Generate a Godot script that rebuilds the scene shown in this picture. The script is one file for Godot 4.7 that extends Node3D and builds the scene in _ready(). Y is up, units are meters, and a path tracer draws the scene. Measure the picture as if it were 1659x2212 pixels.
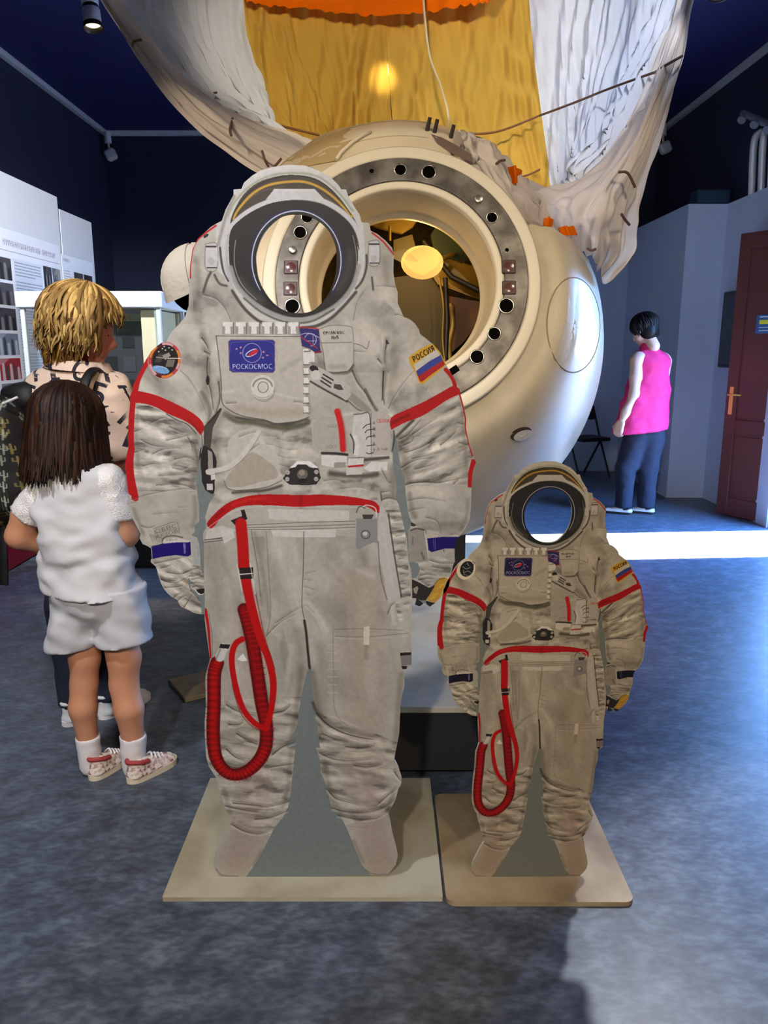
extends Node3D
# Museum hall: two flat printed spacesuit standees with face holes in front of a descent capsule with its parachute, visitors around.

# ---------- where things stand: the lens of the photograph (1659 x 2212), used to measure real positions ----------
const F := 1662.0
const CX := 829.5
const CY := 1106.0
const EYE := Vector3(0, 1.45, 0)
var tilt := Basis(Vector3.RIGHT, deg_to_rad(-12.0))
var M := {}
var taken := {}

func ray(x: float, y: float) -> Vector3:
	return tilt * Vector3((x - CX) / F, (CY - y) / F, -1.0)

func at(x: float, y: float, z: float) -> Vector3:      # point on the upright plane at depth z
	var d := ray(x, y)
	return EYE + d * (z / d.z)

func on_floor(x: float, y: float, h := 0.0) -> Vector3:
	var d := ray(x, y)
	return EYE + d * ((h - EYE.y) / d.y)

# ---------- mesh buffer ----------
class Buf:
	var v := PackedVector3Array()
	var n := PackedVector3Array()
	var uv := PackedVector2Array()
	var c := PackedColorArray()
	var i := PackedInt32Array()
	var col := Color.WHITE

	func add(p: Vector3, nn: Vector3, t := Vector2.ZERO) -> int:
		v.append(p); n.append(nn); uv.append(t); c.append(col)
		return v.size() - 1

	func face(a: int, b: int, d: int) -> void:      # front faces run clockwise
		var g := (v[d] - v[a]).cross(v[b] - v[a])
		if g.dot(n[a] + n[b] + n[d]) < 0.0:
			i.append(a); i.append(d); i.append(b)
		else:
			i.append(a); i.append(b); i.append(d)

	func tri(a: Vector3, b: Vector3, d: Vector3, nn := Vector3.ZERO) -> void:
		if nn == Vector3.ZERO:
			nn = (d - a).cross(b - a).normalized()
		face(add(a, nn), add(b, nn), add(d, nn))

	func quad(a: Vector3, b: Vector3, d: Vector3, e: Vector3, out := Vector3.ZERO) -> void:
		var nn := (d - a).cross(b - a).normalized()
		if out != Vector3.ZERO and nn.dot(out) < 0.0:
			nn = -nn
		var k := [add(a, nn, Vector2(0, 0)), add(b, nn, Vector2(1, 0)), add(d, nn, Vector2(1, 1)), add(e, nn, Vector2(0, 1))]
		face(k[0], k[1], k[2])
		face(k[0], k[2], k[3])

	# rows of points; wu joins the last row to the first, wv the last column to the first
	func grid(P: Array, wu := false, wv := false, sgn := 1.0, us := 1.0, vs := 1.0) -> void:
		var R := P.size()
		var C: int = P[0].size()
		var base := v.size()
		for r in R:
			var row: PackedVector3Array = P[r]
			var up: PackedVector3Array = P[(r - 1 + R) % R] if wu else P[maxi(r - 1, 0)]
			var dn: PackedVector3Array = P[(r + 1) % R] if wu else P[mini(r + 1, R - 1)]
			for k in C:
				var l := (k - 1 + C) % C if wv else maxi(k - 1, 0)
				var q := (k + 1) % C if wv else mini(k + 1, C - 1)
				var nn := (dn[k] - up[k]).cross(row[q] - row[l])
				if nn.length_squared() < 1e-16:
					var o := R / 2
					var alt: PackedVector3Array = P[1] if r == 0 else P[R - 2]
					nn = (alt[k] - row[k]) if r == 0 else (row[k] - alt[k])
					nn = nn.cross(alt[q] - alt[l]) if r == 0 else nn.cross(alt[q] - alt[l])
				add(row[k], nn.normalized() * sgn, Vector2(float(k) / maxf(C - 1, 1) * us, float(r) / maxf(R - 1, 1) * vs))
		for r in (R if wu else R - 1):
			var r2 := (r + 1) % R
			for k in (C if wv else C - 1):
				var k2 := (k + 1) % C
				var a := base + r * C + k
				var b := base + r * C + k2
				var d := base + r2 * C + k2
				var e := base + r2 * C + k
				face(a, b, d)
				face(a, d, e)

	# profile points (radius, height) turned round xf's y axis
	func lathe(prof: Array, seg: int, xf := Transform3D(), from := 0.0, to := TAU) -> void:
		var P := []
		var whole := absf(to - from - TAU) < 1e-4
		for p in prof:
			var row := PackedVector3Array()
			for k in (seg if whole else seg + 1):
				var t := from + (to - from) * k / seg
				row.append(xf * Vector3(cos(t) * p[0], p[1], sin(t) * p[0]))
			P.append(row)
		grid(P, false, whole)

	func tube(path: Array, rad: Array, sides := 8, caps := true, flat := 1.0, hint := Vector3.UP) -> void:
		var P := []
		var m := path.size()
		var ref := hint
		for k in m:
			var d: Vector3 = (path[mini(k + 1, m - 1)] - path[maxi(k - 1, 0)]).normalized()
			if absf(d.dot(ref)) > 0.95:
				ref = Vector3.RIGHT if absf(d.x) < 0.8 else Vector3.BACK
			var s := d.cross(ref).normalized()
			var u := s.cross(d).normalized()
			ref = u
			var r: float = rad[mini(k, rad.size() - 1)]
			var row := PackedVector3Array()
			for j in sides:
				var t := TAU * j / sides
				row.append(path[k] + s * cos(t) * r + u * sin(t) * r * flat)
			P.append(row)
		grid(P, false, true)
		if caps:
			for e in [0, m - 1]:
				var d: Vector3 = (path[1] - path[0]).normalized() * -1.0 if e == 0 else (path[m - 1] - path[m - 2]).normalized()
				var mid := add(path[e], d)
				var ring := []
				for j in sides:
					ring.append(add(P[e][j], d))
				for j in sides:
					face(mid, ring[j], ring[(j + 1) % sides])

	# chamfered box
	func box(at_: Vector3, size: Vector3, bev := 0.0, b := Basis()) -> void:
		var h := size * 0.5
		bev = minf(bev, minf(h.x, minf(h.y, h.z)) * 0.9)
		var axes := [Vector3.RIGHT, Vector3.UP, Vector3.BACK]
		for a in 3:
			var u: Vector3 = axes[(a + 1) % 3]
			var w: Vector3 = axes[(a + 2) % 3]
			var hu := h[(a + 1) % 3] - bev
			var hw := h[(a + 2) % 3] - bev
			for s in [-1.0, 1.0]:
				var o: Vector3 = axes[a] * s * h[a]
				quad(at_ + b * (o - u * hu - w * hw), at_ + b * (o + u * hu - w * hw), at_ + b * (o + u * hu + w * hw), at_ + b * (o - u * hu + w * hw), b * (axes[a] * s))
		if bev <= 0.0:
			return
		for a in 3:
			var e: Vector3 = axes[a] * (h[a] - bev)
			var u: Vector3 = axes[(a + 1) % 3]
			var w: Vector3 = axes[(a + 2) % 3]
			var hu := h[(a + 1) % 3]
			var hw := h[(a + 2) % 3]
			for s in [-1.0, 1.0]:
				for t in [-1.0, 1.0]:
					var p1: Vector3 = u * s * hu + w * t * (hw - bev)
					var p2: Vector3 = u * s * (hu - bev) + w * t * hw
					quad(at_ + b * (p1 - e), at_ + b * (p1 + e), at_ + b * (p2 + e), at_ + b * (p2 - e), b * (u * s + w * t))
		for sx in [-1.0, 1.0]:
			for sy in [-1.0, 1.0]:
				for sz in [-1.0, 1.0]:
					var q := Vector3(sx, sy, sz)
					var nn := b * q.normalized()
					tri(at_ + b * (q * Vector3(h.x, h.y - bev, h.z - bev)), at_ + b * (q * Vector3(h.x - bev, h.y, h.z - bev)), at_ + b * (q * Vector3(h.x - bev, h.y - bev, h.z)), nn)

	func ball(at_: Vector3, r: Vector3, seg := 12, rings := 8, b := Basis()) -> void:
		var P := []
		for k in rings + 1:
			var f := PI * k / rings
			var row := PackedVector3Array()
			for j in seg:
				var t := TAU * j / seg
				row.append(at_ + b * (Vector3(sin(f) * cos(t), cos(f), sin(f) * sin(t)) * r))
			P.append(row)
		var s0 := n.size()
		grid(P, false, true)
		for k in range(s0, n.size()):
			n[k] = (b * ((b.inverse() * (v[k] - at_)) / (r * r))).normalized()

	# flat polygon (x, y) given a thickness; xf places it; the print's uv runs over rect
	func plate(polys: Array, xf: Transform3D, depth: float, rect: Rect2, front_only := false) -> void:
		for s in ([1.0] if front_only else [1.0, -1.0]):
			for pl in polys:
				var t := Geometry2D.triangulate_polygon(pl)
				var k0 := v.size()
				for p in pl:
					add(xf * Vector3(p.x, p.y, depth * 0.5 * s), xf.basis * Vector3(0, 0, s), Vector2((p.x - rect.position.x) / rect.size.x, (rect.end.y - p.y) / rect.size.y))
				for k in range(0, t.size(), 3):
					face(k0 + t[k], k0 + t[k + 1], k0 + t[k + 2])

	func rim(pl: PackedVector2Array, xf: Transform3D, depth: float) -> void:
		var cw := Geometry2D.is_polygon_clockwise(pl)
		for k in pl.size():
			var a := pl[k]
			var b := pl[(k + 1) % pl.size()]
			var o := Vector3(b.y - a.y, a.x - b.x, 0) * (-1.0 if cw else 1.0)
			quad(xf * Vector3(a.x, a.y, -depth / 2), xf * Vector3(b.x, b.y, -depth / 2), xf * Vector3(b.x, b.y, depth / 2), xf * Vector3(a.x, a.y, depth / 2), xf.basis * o)

	func slab(pl: PackedVector2Array, xf: Transform3D, depth: float) -> void:
		plate([pl], xf, depth, Rect2(0, 0, 1, 1))
		rim(pl, xf, depth)

	func mesh(m: Material) -> ArrayMesh:
		var arr := []
		arr.resize(Mesh.ARRAY_MAX)
		arr[Mesh.ARRAY_VERTEX] = v
		arr[Mesh.ARRAY_NORMAL] = n
		arr[Mesh.ARRAY_TEX_UV] = uv
		arr[Mesh.ARRAY_COLOR] = c
		arr[Mesh.ARRAY_INDEX] = i
		var am := ArrayMesh.new()
		am.add_surface_from_arrays(Mesh.PRIMITIVE_TRIANGLES, arr)
		if m:
			am.surface_set_material(0, m)
		return am

func obj(called: String, b: Buf, m: Material, parent: Node = self) -> MeshInstance3D:
	var o := MeshInstance3D.new()
	o.name = numbered(called) if parent == self else called
	o.mesh = b.mesh(m)
	o.cast_shadow = GeometryInstance3D.SHADOW_CASTING_SETTING_ON
	parent.add_child(o, true)
	return o

func numbered(called: String) -> String:
	var k: int = taken.get(called, 0)
	taken[called] = k + 1
	return called if k == 0 else "%s_%03d" % [called, k]

func tag(o: Node, label: String, category: String, group := "") -> Node:
	o.set_meta("label", label)
	o.set_meta("category", category)
	if group:
		o.set_meta("group", group)
	return o

func thing(called: String, label: String, category: String, where := Vector3.ZERO, turn := 0.0, group := "") -> Node3D:
	var o := Node3D.new()
	o.name = numbered(called)
	add_child(o)
	o.position = where
	o.rotation.y = turn
	tag(o, label, category, group)
	return o

func struct(called: String, b: Buf, m: Material, label := "", category := "") -> MeshInstance3D:
	var o := obj(called, b, m)
	o.set_meta("kind", "structure")
	if label:
		tag(o, label, category)
	return o

func rgb8(r: float, g: float, b: float) -> Color:
	return Color(r / 255.0, g / 255.0, b / 255.0)

func mat(c: Color, rough := 0.7, metal := 0.0, spec := 0.5) -> StandardMaterial3D:
	var m := StandardMaterial3D.new()
	m.albedo_color = c
	m.roughness = rough
	m.metallic = metal
	m.metallic_specular = spec
	return m

func noise_tex(freq: float, oct: int, colors: Array, stops: Array, sd := 1, size := 512, kind := FastNoiseLite.TYPE_SIMPLEX_SMOOTH) -> NoiseTexture2D:
	var f := FastNoiseLite.new()
	f.noise_type = kind
	f.seed = sd
	f.frequency = freq
	f.fractal_octaves = oct
	var t := NoiseTexture2D.new()
	t.width = size
	t.height = size
	t.seamless = true
	t.noise = f
	if colors.size():
		var g := Gradient.new()
		g.offsets = PackedFloat32Array(stops)
		g.colors = PackedColorArray(colors)
		t.color_ramp = g
	return t

func bump_tex(freq: float, oct: int, strength: float, sd := 3, size := 512) -> NoiseTexture2D:
	var t := noise_tex(freq, oct, [], [], sd, size)
	t.as_normal_map = true
	t.bump_strength = strength
	return t

func tri_uv(m: StandardMaterial3D, s: float, world := false) -> StandardMaterial3D:
	m.uv1_triplanar = true
	m.uv1_world_triplanar = world
	m.uv1_scale = Vector3(s, s, s)
	return m

func with_bump(m: StandardMaterial3D, t: Texture2D, k: float, s: float) -> StandardMaterial3D:
	m.normal_enabled = true
	m.normal_texture = t
	m.normal_scale = k
	return tri_uv(m, s)

func smooth(pts: Array, per := 6, closed := false) -> Array:      # Catmull-Rom through the points
	var out := []
	var m := pts.size()
	for k in (m if closed else m - 1):
		var a = pts[(k - 1 + m) % m] if closed else pts[maxi(k - 1, 0)]
		var b = pts[k]
		var c = pts[(k + 1) % m]
		var d = pts[(k + 2) % m] if closed else pts[mini(k + 2, m - 1)]
		for j in per:
			out.append(b.cubic_interpolate(c, a, d, float(j) / per))
	if not closed:
		out.append(pts[m - 1])
	return out

# ---------- the printed photograph on the standees: flat print, drawn in the board's own metres ----------
const BOARD_Z := -1.885
const PX0 := -0.66       # left edge of the print sheet, metres
const PY1 := 1.90        # its top edge
const PW := 0.92
const PH := 1.90
# reading windows on the photograph: left, top, photograph pixels per step
const ZOOM := {"A": [440.0, 350.0, 0.26522], "B": [420.0, 670.0, 0.27728], "C": [420.0, 860.0, 0.27728], "D": [260.0, 700.0, 0.16272], "E": [820.0, 640.0, 0.18982], "G": [280.0, 1040.0, 0.13559], "H": [840.0, 1040.0, 0.13559], "L": [430.0, 1470.0, 0.2833], "T": [400.0, 1050.0, 0.31344], "P": [270.0, 340.0, 0.46414], "Q": [270.0, 800.0, 0.46414]}

class Print:
	var w: int
	var h: int
	var d := PackedByteArray()
	var mask := PackedFloat32Array()
	var k: float

	func _init(w_: int, h_: int, per_metre: float, c: Color) -> void:
		w = w_; h = h_; k = per_metre
		d.resize(w * h * 3)
		mask.resize(w * h)
		for j in w * h:
			d[j * 3] = c.r8; d[j * 3 + 1] = c.g8; d[j * 3 + 2] = c.b8

	func fill(p: PackedVector2Array, c: Color, alpha := 1.0) -> void:
		var y0 := h; var y1 := 0
		for q in p:
			y0 = mini(y0, floori(q.y)); y1 = maxi(y1, ceili(q.y))
		y0 = maxi(y0, 0); y1 = mini(y1, h - 1)
		var m := p.size()
		var cr := c.r8; var cg := c.g8; var cb := c.b8
		for y in range(y0, y1 + 1):
			var xs := PackedFloat32Array()
			var yy := y + 0.5
			for a in m:
				var q := p[a]; var r := p[(a + 1) % m]
				if (q.y <= yy) != (r.y <= yy):
					xs.append(q.x + (yy - q.y) / (r.y - q.y) * (r.x - q.x))
			xs.sort()
			for a in range(0, xs.size() - 1, 2):
				for x in range(maxi(0, roundi(xs[a])), mini(w, roundi(xs[a + 1]))):
					var o := (y * w + x) * 3
					if alpha >= 1.0:
						d[o] = cr; d[o + 1] = cg; d[o + 2] = cb
					else:
						d[o] = int(d[o] + (cr - d[o]) * alpha); d[o + 1] = int(d[o + 1] + (cg - d[o + 1]) * alpha); d[o + 2] = int(d[o + 2] + (cb - d[o + 2]) * alpha)

	func stroke(p: PackedVector2Array, w0: float, w1: float, c: Color, alpha := 1.0, soft := 0.2) -> void:
		var hit := PackedInt32Array()
		var m := p.size()
		for a in m - 1:
			var q := p[a]; var e := p[a + 1] - q
			var ra := lerpf(w0, w1, float(a) / (m - 1)) * 0.5
			var rb := lerpf(w0, w1, float(a + 1) / (m - 1)) * 0.5
			var rm := maxf(ra, rb) + 1.0
			var l2 := maxf(e.length_squared(), 1e-6)
			for y in range(maxi(0, floori(minf(q.y, q.y + e.y) - rm)), mini(h - 1, ceili(maxf(q.y, q.y + e.y) + rm)) + 1):
				for x in range(maxi(0, floori(minf(q.x, q.x + e.x) - rm)), mini(w - 1, ceili(maxf(q.x, q.x + e.x) + rm)) + 1):
					var dx := x + 0.5 - q.x; var dy := y + 0.5 - q.y
					var t := clampf((dx * e.x + dy * e.y) / l2, 0.0, 1.0)
					dx -= t * e.x; dy -= t * e.y
					var r := ra + (rb - ra) * t
					var cov := (r + 0.5 - sqrt(dx * dx + dy * dy)) / (r * soft + 1.0)
					if cov > 0.0:
						if cov > 1.0: cov = 1.0
						var j := y * w + x
						if mask[j] == 0.0: hit.append(j)
						if cov > mask[j]: mask[j] = cov
		var cr := c.r8; var cg := c.g8; var cb := c.b8
		for j in hit:
			var f := mask[j]
			f = f * f * (3.0 - 2.0 * f) * alpha
			mask[j] = 0.0
			var o := j * 3
			d[o] = int(d[o] + (cr - d[o]) * f); d[o + 1] = int(d[o + 1] + (cg - d[o + 1]) * f); d[o + 2] = int(d[o + 2] + (cb - d[o + 2]) * f)

	# lettering: the outlines of the text laid over the slanted box p0 (top left), p1 (top right), p3 (bottom left)
	func text(said: String, p0: Vector2, p1: Vector2, p3: Vector2, c: Color, bold := false) -> void:
		var f := SystemFont.new()
		f.font_names = PackedStringArray(["Droid Sans"])
		f.font_weight = 700 if bold else 400
		var tm := TextMesh.new()
		tm.font = f; tm.text = said; tm.font_size = 48; tm.pixel_size = 1.0; tm.depth = 0.0; tm.curve_step = 2.0
		if tm.get_surface_count() == 0:
			return
		var arr := tm.surface_get_arrays(0)
		var vs: PackedVector3Array = arr[Mesh.ARRAY_VERTEX]
		var ix: PackedInt32Array = arr[Mesh.ARRAY_INDEX] if arr[Mesh.ARRAY_INDEX] != null else PackedInt32Array(range(vs.size()))
		if vs.is_empty():
			return
		var lo := Vector2(vs[0].x, vs[0].y); var hi := lo
		for q in vs:
			lo = lo.min(Vector2(q.x, q.y)); hi = hi.max(Vector2(q.x, q.y))
		for a in range(0, ix.size() - 2, 3):
			var t := PackedVector2Array()
			for b in 3:
				var q := vs[ix[a + b]]
				t.append(p0 + (p1 - p0) * ((q.x - lo.x) / (hi.x - lo.x)) + (p3 - p0) * ((hi.y - q.y) / (hi.y - lo.y)))
			fill(t, c)

	func grain(sd: int, freq: float, amount: float) -> void:
		var f := FastNoiseLite.new()
		f.seed = sd; f.frequency = freq; f.fractal_octaves = 4
		var g := f.get_image(w, h, false, false, false).get_data()
		for j in w * h:
			var m := 1.0 + (g[j] - 127.0) / 127.0 * amount
			var o := j * 3
			d[o] = mini(255, int(d[o] * m)); d[o + 1] = mini(255, int(d[o + 1] * m)); d[o + 2] = mini(255, int(d[o + 2] * m))

	# crumpled cloth in the photographed suit: stretched ridged noise over a polygon
	func crumple(p: PackedVector2Array, ang: float, across: float, along: float, amount: float, sd: int) -> void:
		var f := FastNoiseLite.new()
		f.seed = sd; f.frequency = 1.0; f.fractal_octaves = 3; f.fractal_type = FastNoiseLite.FRACTAL_FBM
		f.domain_warp_enabled = true; f.domain_warp_amplitude = 0.6; f.domain_warp_frequency = 0.7
		var ca := cos(ang); var sa := sin(ang)
		var y0 := h; var y1 := 0
		for q in p:
			y0 = mini(y0, floori(q.y)); y1 = maxi(y1, ceili(q.y))
		var m := p.size()
		for y in range(maxi(y0, 0), mini(y1, h - 1) + 1):
			var xs := PackedFloat32Array()
			for a in m:
				var q := p[a]; var r := p[(a + 1) % m]
				if (q.y <= y + 0.5) != (r.y <= y + 0.5):
					xs.append(q.x + (y + 0.5 - q.y) / (r.y - q.y) * (r.x - q.x))
			xs.sort()
			for a in range(0, xs.size() - 1, 2):
				for x in range(maxi(0, int(xs[a])), mini(w, int(xs[a + 1]))):
					var u := (x * ca + y * sa) / k * along
					var v := (y * ca - x * sa) / k * across
					var n := f.get_noise_2d(u, v)
					var n2 := f.get_noise_2d(u, v - 0.35)
					var g := 1.0 + amount * (n * 0.7 + (n - n2) * 1.6)
					if n < -0.32: g -= amount * 1.2 * minf(1.0, (-0.32 - n) * 6.0)
					g = clampf(g, 0.35, 1.28)
					var o := (y * w + x) * 3
					d[o] = mini(255, int(d[o] * g)); d[o + 1] = mini(255, int(d[o + 1] * g)); d[o + 2] = mini(255, int(d[o + 2] * g))

	func texture() -> ImageTexture:
		return ImageTexture.create_from_image(Image.create_from_data(w, h, false, Image.FORMAT_RGB8, d))

var pr: Print

func zp(win: String, a: Array) -> Array:                    # reading-window numbers -> metres on the upright board
	var z: Array = ZOOM[win]
	var out := []
	for k in range(0, a.size() - 1, 2):
		var p := at(z[0] + a[k] * z[2], z[1] + a[k + 1] * z[2], BOARD_Z)
		out.append(Vector2(p.x, p.y))
	return out

func tx(m: Array) -> PackedVector2Array:                    # board metres -> print pixels
	var out := PackedVector2Array()
	for p in m:
		out.append(Vector2((p.x - PX0) * pr.k, (PY1 - p.y) * pr.k))
	return out

func fl(win: String, c: Color, a: Array, curved := 0, alpha := 1.0) -> void:
	pr.fill(tx(smooth(zp(win, a), curved, true) if curved else zp(win, a)), c, alpha)

func sk(win: String, c: Color, wd: float, a: Array, alpha := 1.0, soft := 0.3, wd2 := -1.0) -> void:
	var u: float = ZOOM[win][2] / 862.0 * pr.k               # about 862 photograph pixels to the metre here
	pr.stroke(tx(smooth(zp(win, a), 5)), maxf(wd * u, 1.0), maxf((wd2 if wd2 >= 0.0 else wd) * u, 0.6), c, alpha, soft)

# a crease in the photographed cloth: a dark line with a paler ridge beside it
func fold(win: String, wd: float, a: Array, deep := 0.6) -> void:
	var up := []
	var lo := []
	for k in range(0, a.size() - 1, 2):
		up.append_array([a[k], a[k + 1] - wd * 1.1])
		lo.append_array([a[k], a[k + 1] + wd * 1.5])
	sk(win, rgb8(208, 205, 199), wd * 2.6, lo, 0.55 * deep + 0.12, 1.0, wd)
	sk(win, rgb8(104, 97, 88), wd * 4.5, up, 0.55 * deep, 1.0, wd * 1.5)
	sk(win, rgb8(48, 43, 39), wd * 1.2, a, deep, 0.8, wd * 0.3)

func oval(c: Vector2, rx: float, ry: float, turn := 0.0, from := 0.0, to := TAU, n := 32) -> Array:
	var out := []
	var whole := to - from > 6.28
	for k in (n if whole else n + 1):
		var t := from + (to - from) * k / n
		var q := Vector2(cos(t) * rx, sin(t) * ry).rotated(turn) + c
		out.append_array([q.x, q.y])
	return out

const CLOTH := Color(0.675, 0.657, 0.628)
const BACKING := Color(0.455, 0.490, 0.494)

func outline() -> PackedVector2Array:
	var p := []
	p.append_array(zp("A", [730, 25, 830, 32, 930, 70, 1030, 120, 1100, 190, 1120, 225, 1160, 225, 1180, 285, 1230, 370, 1270, 430, 1285, 490, 1350, 500, 1360, 560, 1410, 585, 1480, 640, 1535, 700, 1550, 760, 1545, 900, 1560, 1000, 1580, 1060, 1580, 1150]))
	p.append_array(zp("E", [275, 235, 340, 260, 400, 310, 445, 375, 460, 430, 520, 475, 580, 525, 610, 545, 690, 640, 750, 770, 800, 850, 870, 980, 910, 1060, 920, 1120, 950, 1230, 985, 1400, 980, 1490, 1000, 1600, 1025, 1700, 1060, 1810, 1095, 1890, 1070, 1950, 1055, 2020, 1045, 2170]))
	p.append_array(zp("H", [1310, 330, 1290, 600, 1200, 780, 1105, 885, 1065, 930, 1045, 1060, 1045, 1190, 1050, 1270, 1020, 1330, 1000, 1420, 970, 1530, 960, 1650, 900, 1760, 800, 1860, 735, 1930, 650, 1990, 560, 1935, 490, 1985, 420, 1960, 400, 1890, 375, 1880, 365, 2050, 345, 2205]))
	p.append_array(zp("T", [1556, 1120, 1560, 1160, 1560, 1230, 1530, 1260, 1510, 1262, 1510, 1380, 1485, 1480, 1475, 1700, 1440, 1880]))
	p.append_array(zp("L", [1520, 660, 1545, 740, 1540, 790, 1520, 820, 1500, 900, 1440, 1010, 1460, 1080, 1470, 1150, 1500, 1250, 1515, 1330, 1500, 1400, 1460, 1450, 1430, 1480, 360, 1496, 150, 1487, 125, 1440, 115, 1370, 130, 1300, 170, 1210, 210, 1120, 240, 1070, 225, 1030, 195, 950, 165, 850, 135, 780, 130, 735, 75, 650, 55, 570, 45, 400, 45, 300, 55, 180, 50, 10]))
	p.append_array(zp("T", [143, 1300, 172, 1190, 160, 1100, 143, 980, 134, 880]))
	p.append_array(zp("G", [1190, 2110, 1150, 2110, 1080, 2100, 1020, 2085, 930, 2040, 820, 1990, 790, 1940, 760, 1880, 700, 1850, 620, 1790, 560, 1720, 510, 1630, 470, 1520, 440, 1400, 420, 1350, 345, 1285, 340, 1250, 360, 1220, 345, 1060, 300, 1030, 210, 990, 165, 900, 180, 830, 130, 730, 60, 600, 10, 470, 0, 330]))
	p.append_array(zp("D", [90, 2130, 80, 1990, 70, 1850, 85, 1750, 110, 1650, 110, 1500, 115, 1250, 135, 1050, 130, 960, 165, 880, 180, 800, 230, 700, 330, 500, 415, 360, 480, 300, 550, 250, 620, 230, 640, 170, 720, 60, 780, 5]))
	p.append_array(zp("P", [280, 745, 298, 690, 300, 600, 305, 500, 315, 430, 340, 380, 400, 325, 425, 310]))
	p.append_array(zp("A", [150, 480, 180, 390, 245, 270, 245, 225, 310, 220, 330, 170, 400, 110, 480, 65, 560, 45, 640, 30]))
	return PackedVector2Array(p)

func hole() -> PackedVector2Array:
	return PackedVector2Array(smooth(zp("A", [760, 425, 650, 440, 550, 510, 475, 610, 430, 740, 430, 850, 450, 960, 500, 1060, 570, 1150, 660, 1210, 770, 1232, 880, 1215, 960, 1150, 1030, 1050, 1070, 930, 1083, 800, 1075, 690, 1030, 580, 960, 500, 870, 445]), 3, true))

func draw_suit(per_metre: float, small: bool) -> ImageTexture:
	pr = Print.new(int(PW * per_metre), int(PH * per_metre), per_metre, CLOTH)
	var dark := rgb8(58, 53, 48)
	var mid := rgb8(132, 126, 117)
	var pale := rgb8(205, 202, 197)
	var red := rgb8(176, 14, 20)
	var black := rgb8(34, 31, 31)
	var white := rgb8(214, 212, 209)
	var warm := rgb8(160, 148, 136)
	pr.grain(5, 0.006 * 1060.0 / per_metre, 0.10)
	# tones of the photographed cloth
	sk("T", warm, 620, [1200, 700, 1230, 1300, 1220, 1900], 0.6, 0.9)
	sk("T", warm, 420, [420, 900, 500, 1400, 480, 1900], 0.5, 0.9)
	sk("L", rgb8(158, 142, 134), 420, [1250, 700, 1330, 1100, 1380, 1400], 0.8, 0.8)
	sk("L", rgb8(158, 142, 134), 420, [420, 800, 380, 1100, 280, 1380], 0.8, 0.8)
	sk("T", mid, 140, [780, 1000, 800, 1300], 0.5, 1.0)
	sk("T", mid, 160, [930, 1100, 960, 1700], 0.45, 1.0)
	sk("T", mid, 200, [200, 450, 250, 900], 0.35, 1.0)
	sk("P", mid, 70, [330, 700, 380, 900, 400, 1100], 0.5, 1.0)
	sk("P", pale, 160, [250, 750, 200, 950], 0.35, 1.0)
	sk("P", pale, 130, [1200, 620, 1330, 900], 0.3, 1.0)
	sk("Q", pale, 200, [180, 350, 200, 600], 0.3, 1.0)
	sk("Q", pale, 180, [1450, 350, 1480, 620], 0.25, 1.0)
	sk("T", pale, 60, [980, 1000, 880, 830, 830, 800], 0.6, 1.0)
	sk("T", pale, 90, [1100, 480, 1180, 560, 1290, 620], 0.45, 1.0)
	sk("T", mid, 100, [1230, 470, 1240, 520], 0.5, 1.0)
	sk("T", pale, 70, [600, 1000, 720, 1100, 700, 1350], 0.35, 1.0)
	# broad tones and crumples
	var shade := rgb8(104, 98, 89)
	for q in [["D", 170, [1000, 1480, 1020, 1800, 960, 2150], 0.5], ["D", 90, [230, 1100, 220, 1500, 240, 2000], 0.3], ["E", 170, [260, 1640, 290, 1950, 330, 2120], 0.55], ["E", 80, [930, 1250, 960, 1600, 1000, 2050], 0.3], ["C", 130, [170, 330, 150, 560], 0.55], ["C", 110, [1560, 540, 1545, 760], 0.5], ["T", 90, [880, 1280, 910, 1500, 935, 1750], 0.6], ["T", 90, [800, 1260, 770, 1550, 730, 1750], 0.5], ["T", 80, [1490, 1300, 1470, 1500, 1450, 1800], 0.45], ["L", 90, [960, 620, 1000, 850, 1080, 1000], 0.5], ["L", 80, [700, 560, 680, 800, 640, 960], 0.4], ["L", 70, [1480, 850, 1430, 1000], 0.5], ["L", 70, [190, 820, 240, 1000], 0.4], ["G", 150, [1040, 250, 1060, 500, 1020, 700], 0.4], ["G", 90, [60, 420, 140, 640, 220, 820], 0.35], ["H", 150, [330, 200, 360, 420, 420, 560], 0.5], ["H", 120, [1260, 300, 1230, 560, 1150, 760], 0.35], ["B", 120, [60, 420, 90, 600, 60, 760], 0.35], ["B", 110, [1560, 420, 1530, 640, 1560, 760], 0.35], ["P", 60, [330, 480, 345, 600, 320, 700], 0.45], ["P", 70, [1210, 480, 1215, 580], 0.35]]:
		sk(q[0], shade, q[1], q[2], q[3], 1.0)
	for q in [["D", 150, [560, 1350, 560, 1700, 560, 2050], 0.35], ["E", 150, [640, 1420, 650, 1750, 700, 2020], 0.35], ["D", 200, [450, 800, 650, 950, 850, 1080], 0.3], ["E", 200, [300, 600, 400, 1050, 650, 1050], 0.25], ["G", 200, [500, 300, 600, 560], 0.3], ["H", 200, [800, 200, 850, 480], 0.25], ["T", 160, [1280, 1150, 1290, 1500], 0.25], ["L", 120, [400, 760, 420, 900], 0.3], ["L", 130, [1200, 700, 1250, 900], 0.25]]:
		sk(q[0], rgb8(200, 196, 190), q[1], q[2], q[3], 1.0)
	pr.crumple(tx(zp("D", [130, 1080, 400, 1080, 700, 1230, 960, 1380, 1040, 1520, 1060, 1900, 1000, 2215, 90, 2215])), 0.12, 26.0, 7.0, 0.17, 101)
	pr.crumple(tx(zp("E", [200, 1600, 420, 1400, 900, 1130, 985, 1420, 1060, 1820, 1040, 2140, 300, 2110, 220, 1800])), -0.45, 26.0, 7.0, 0.17, 102)
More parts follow.
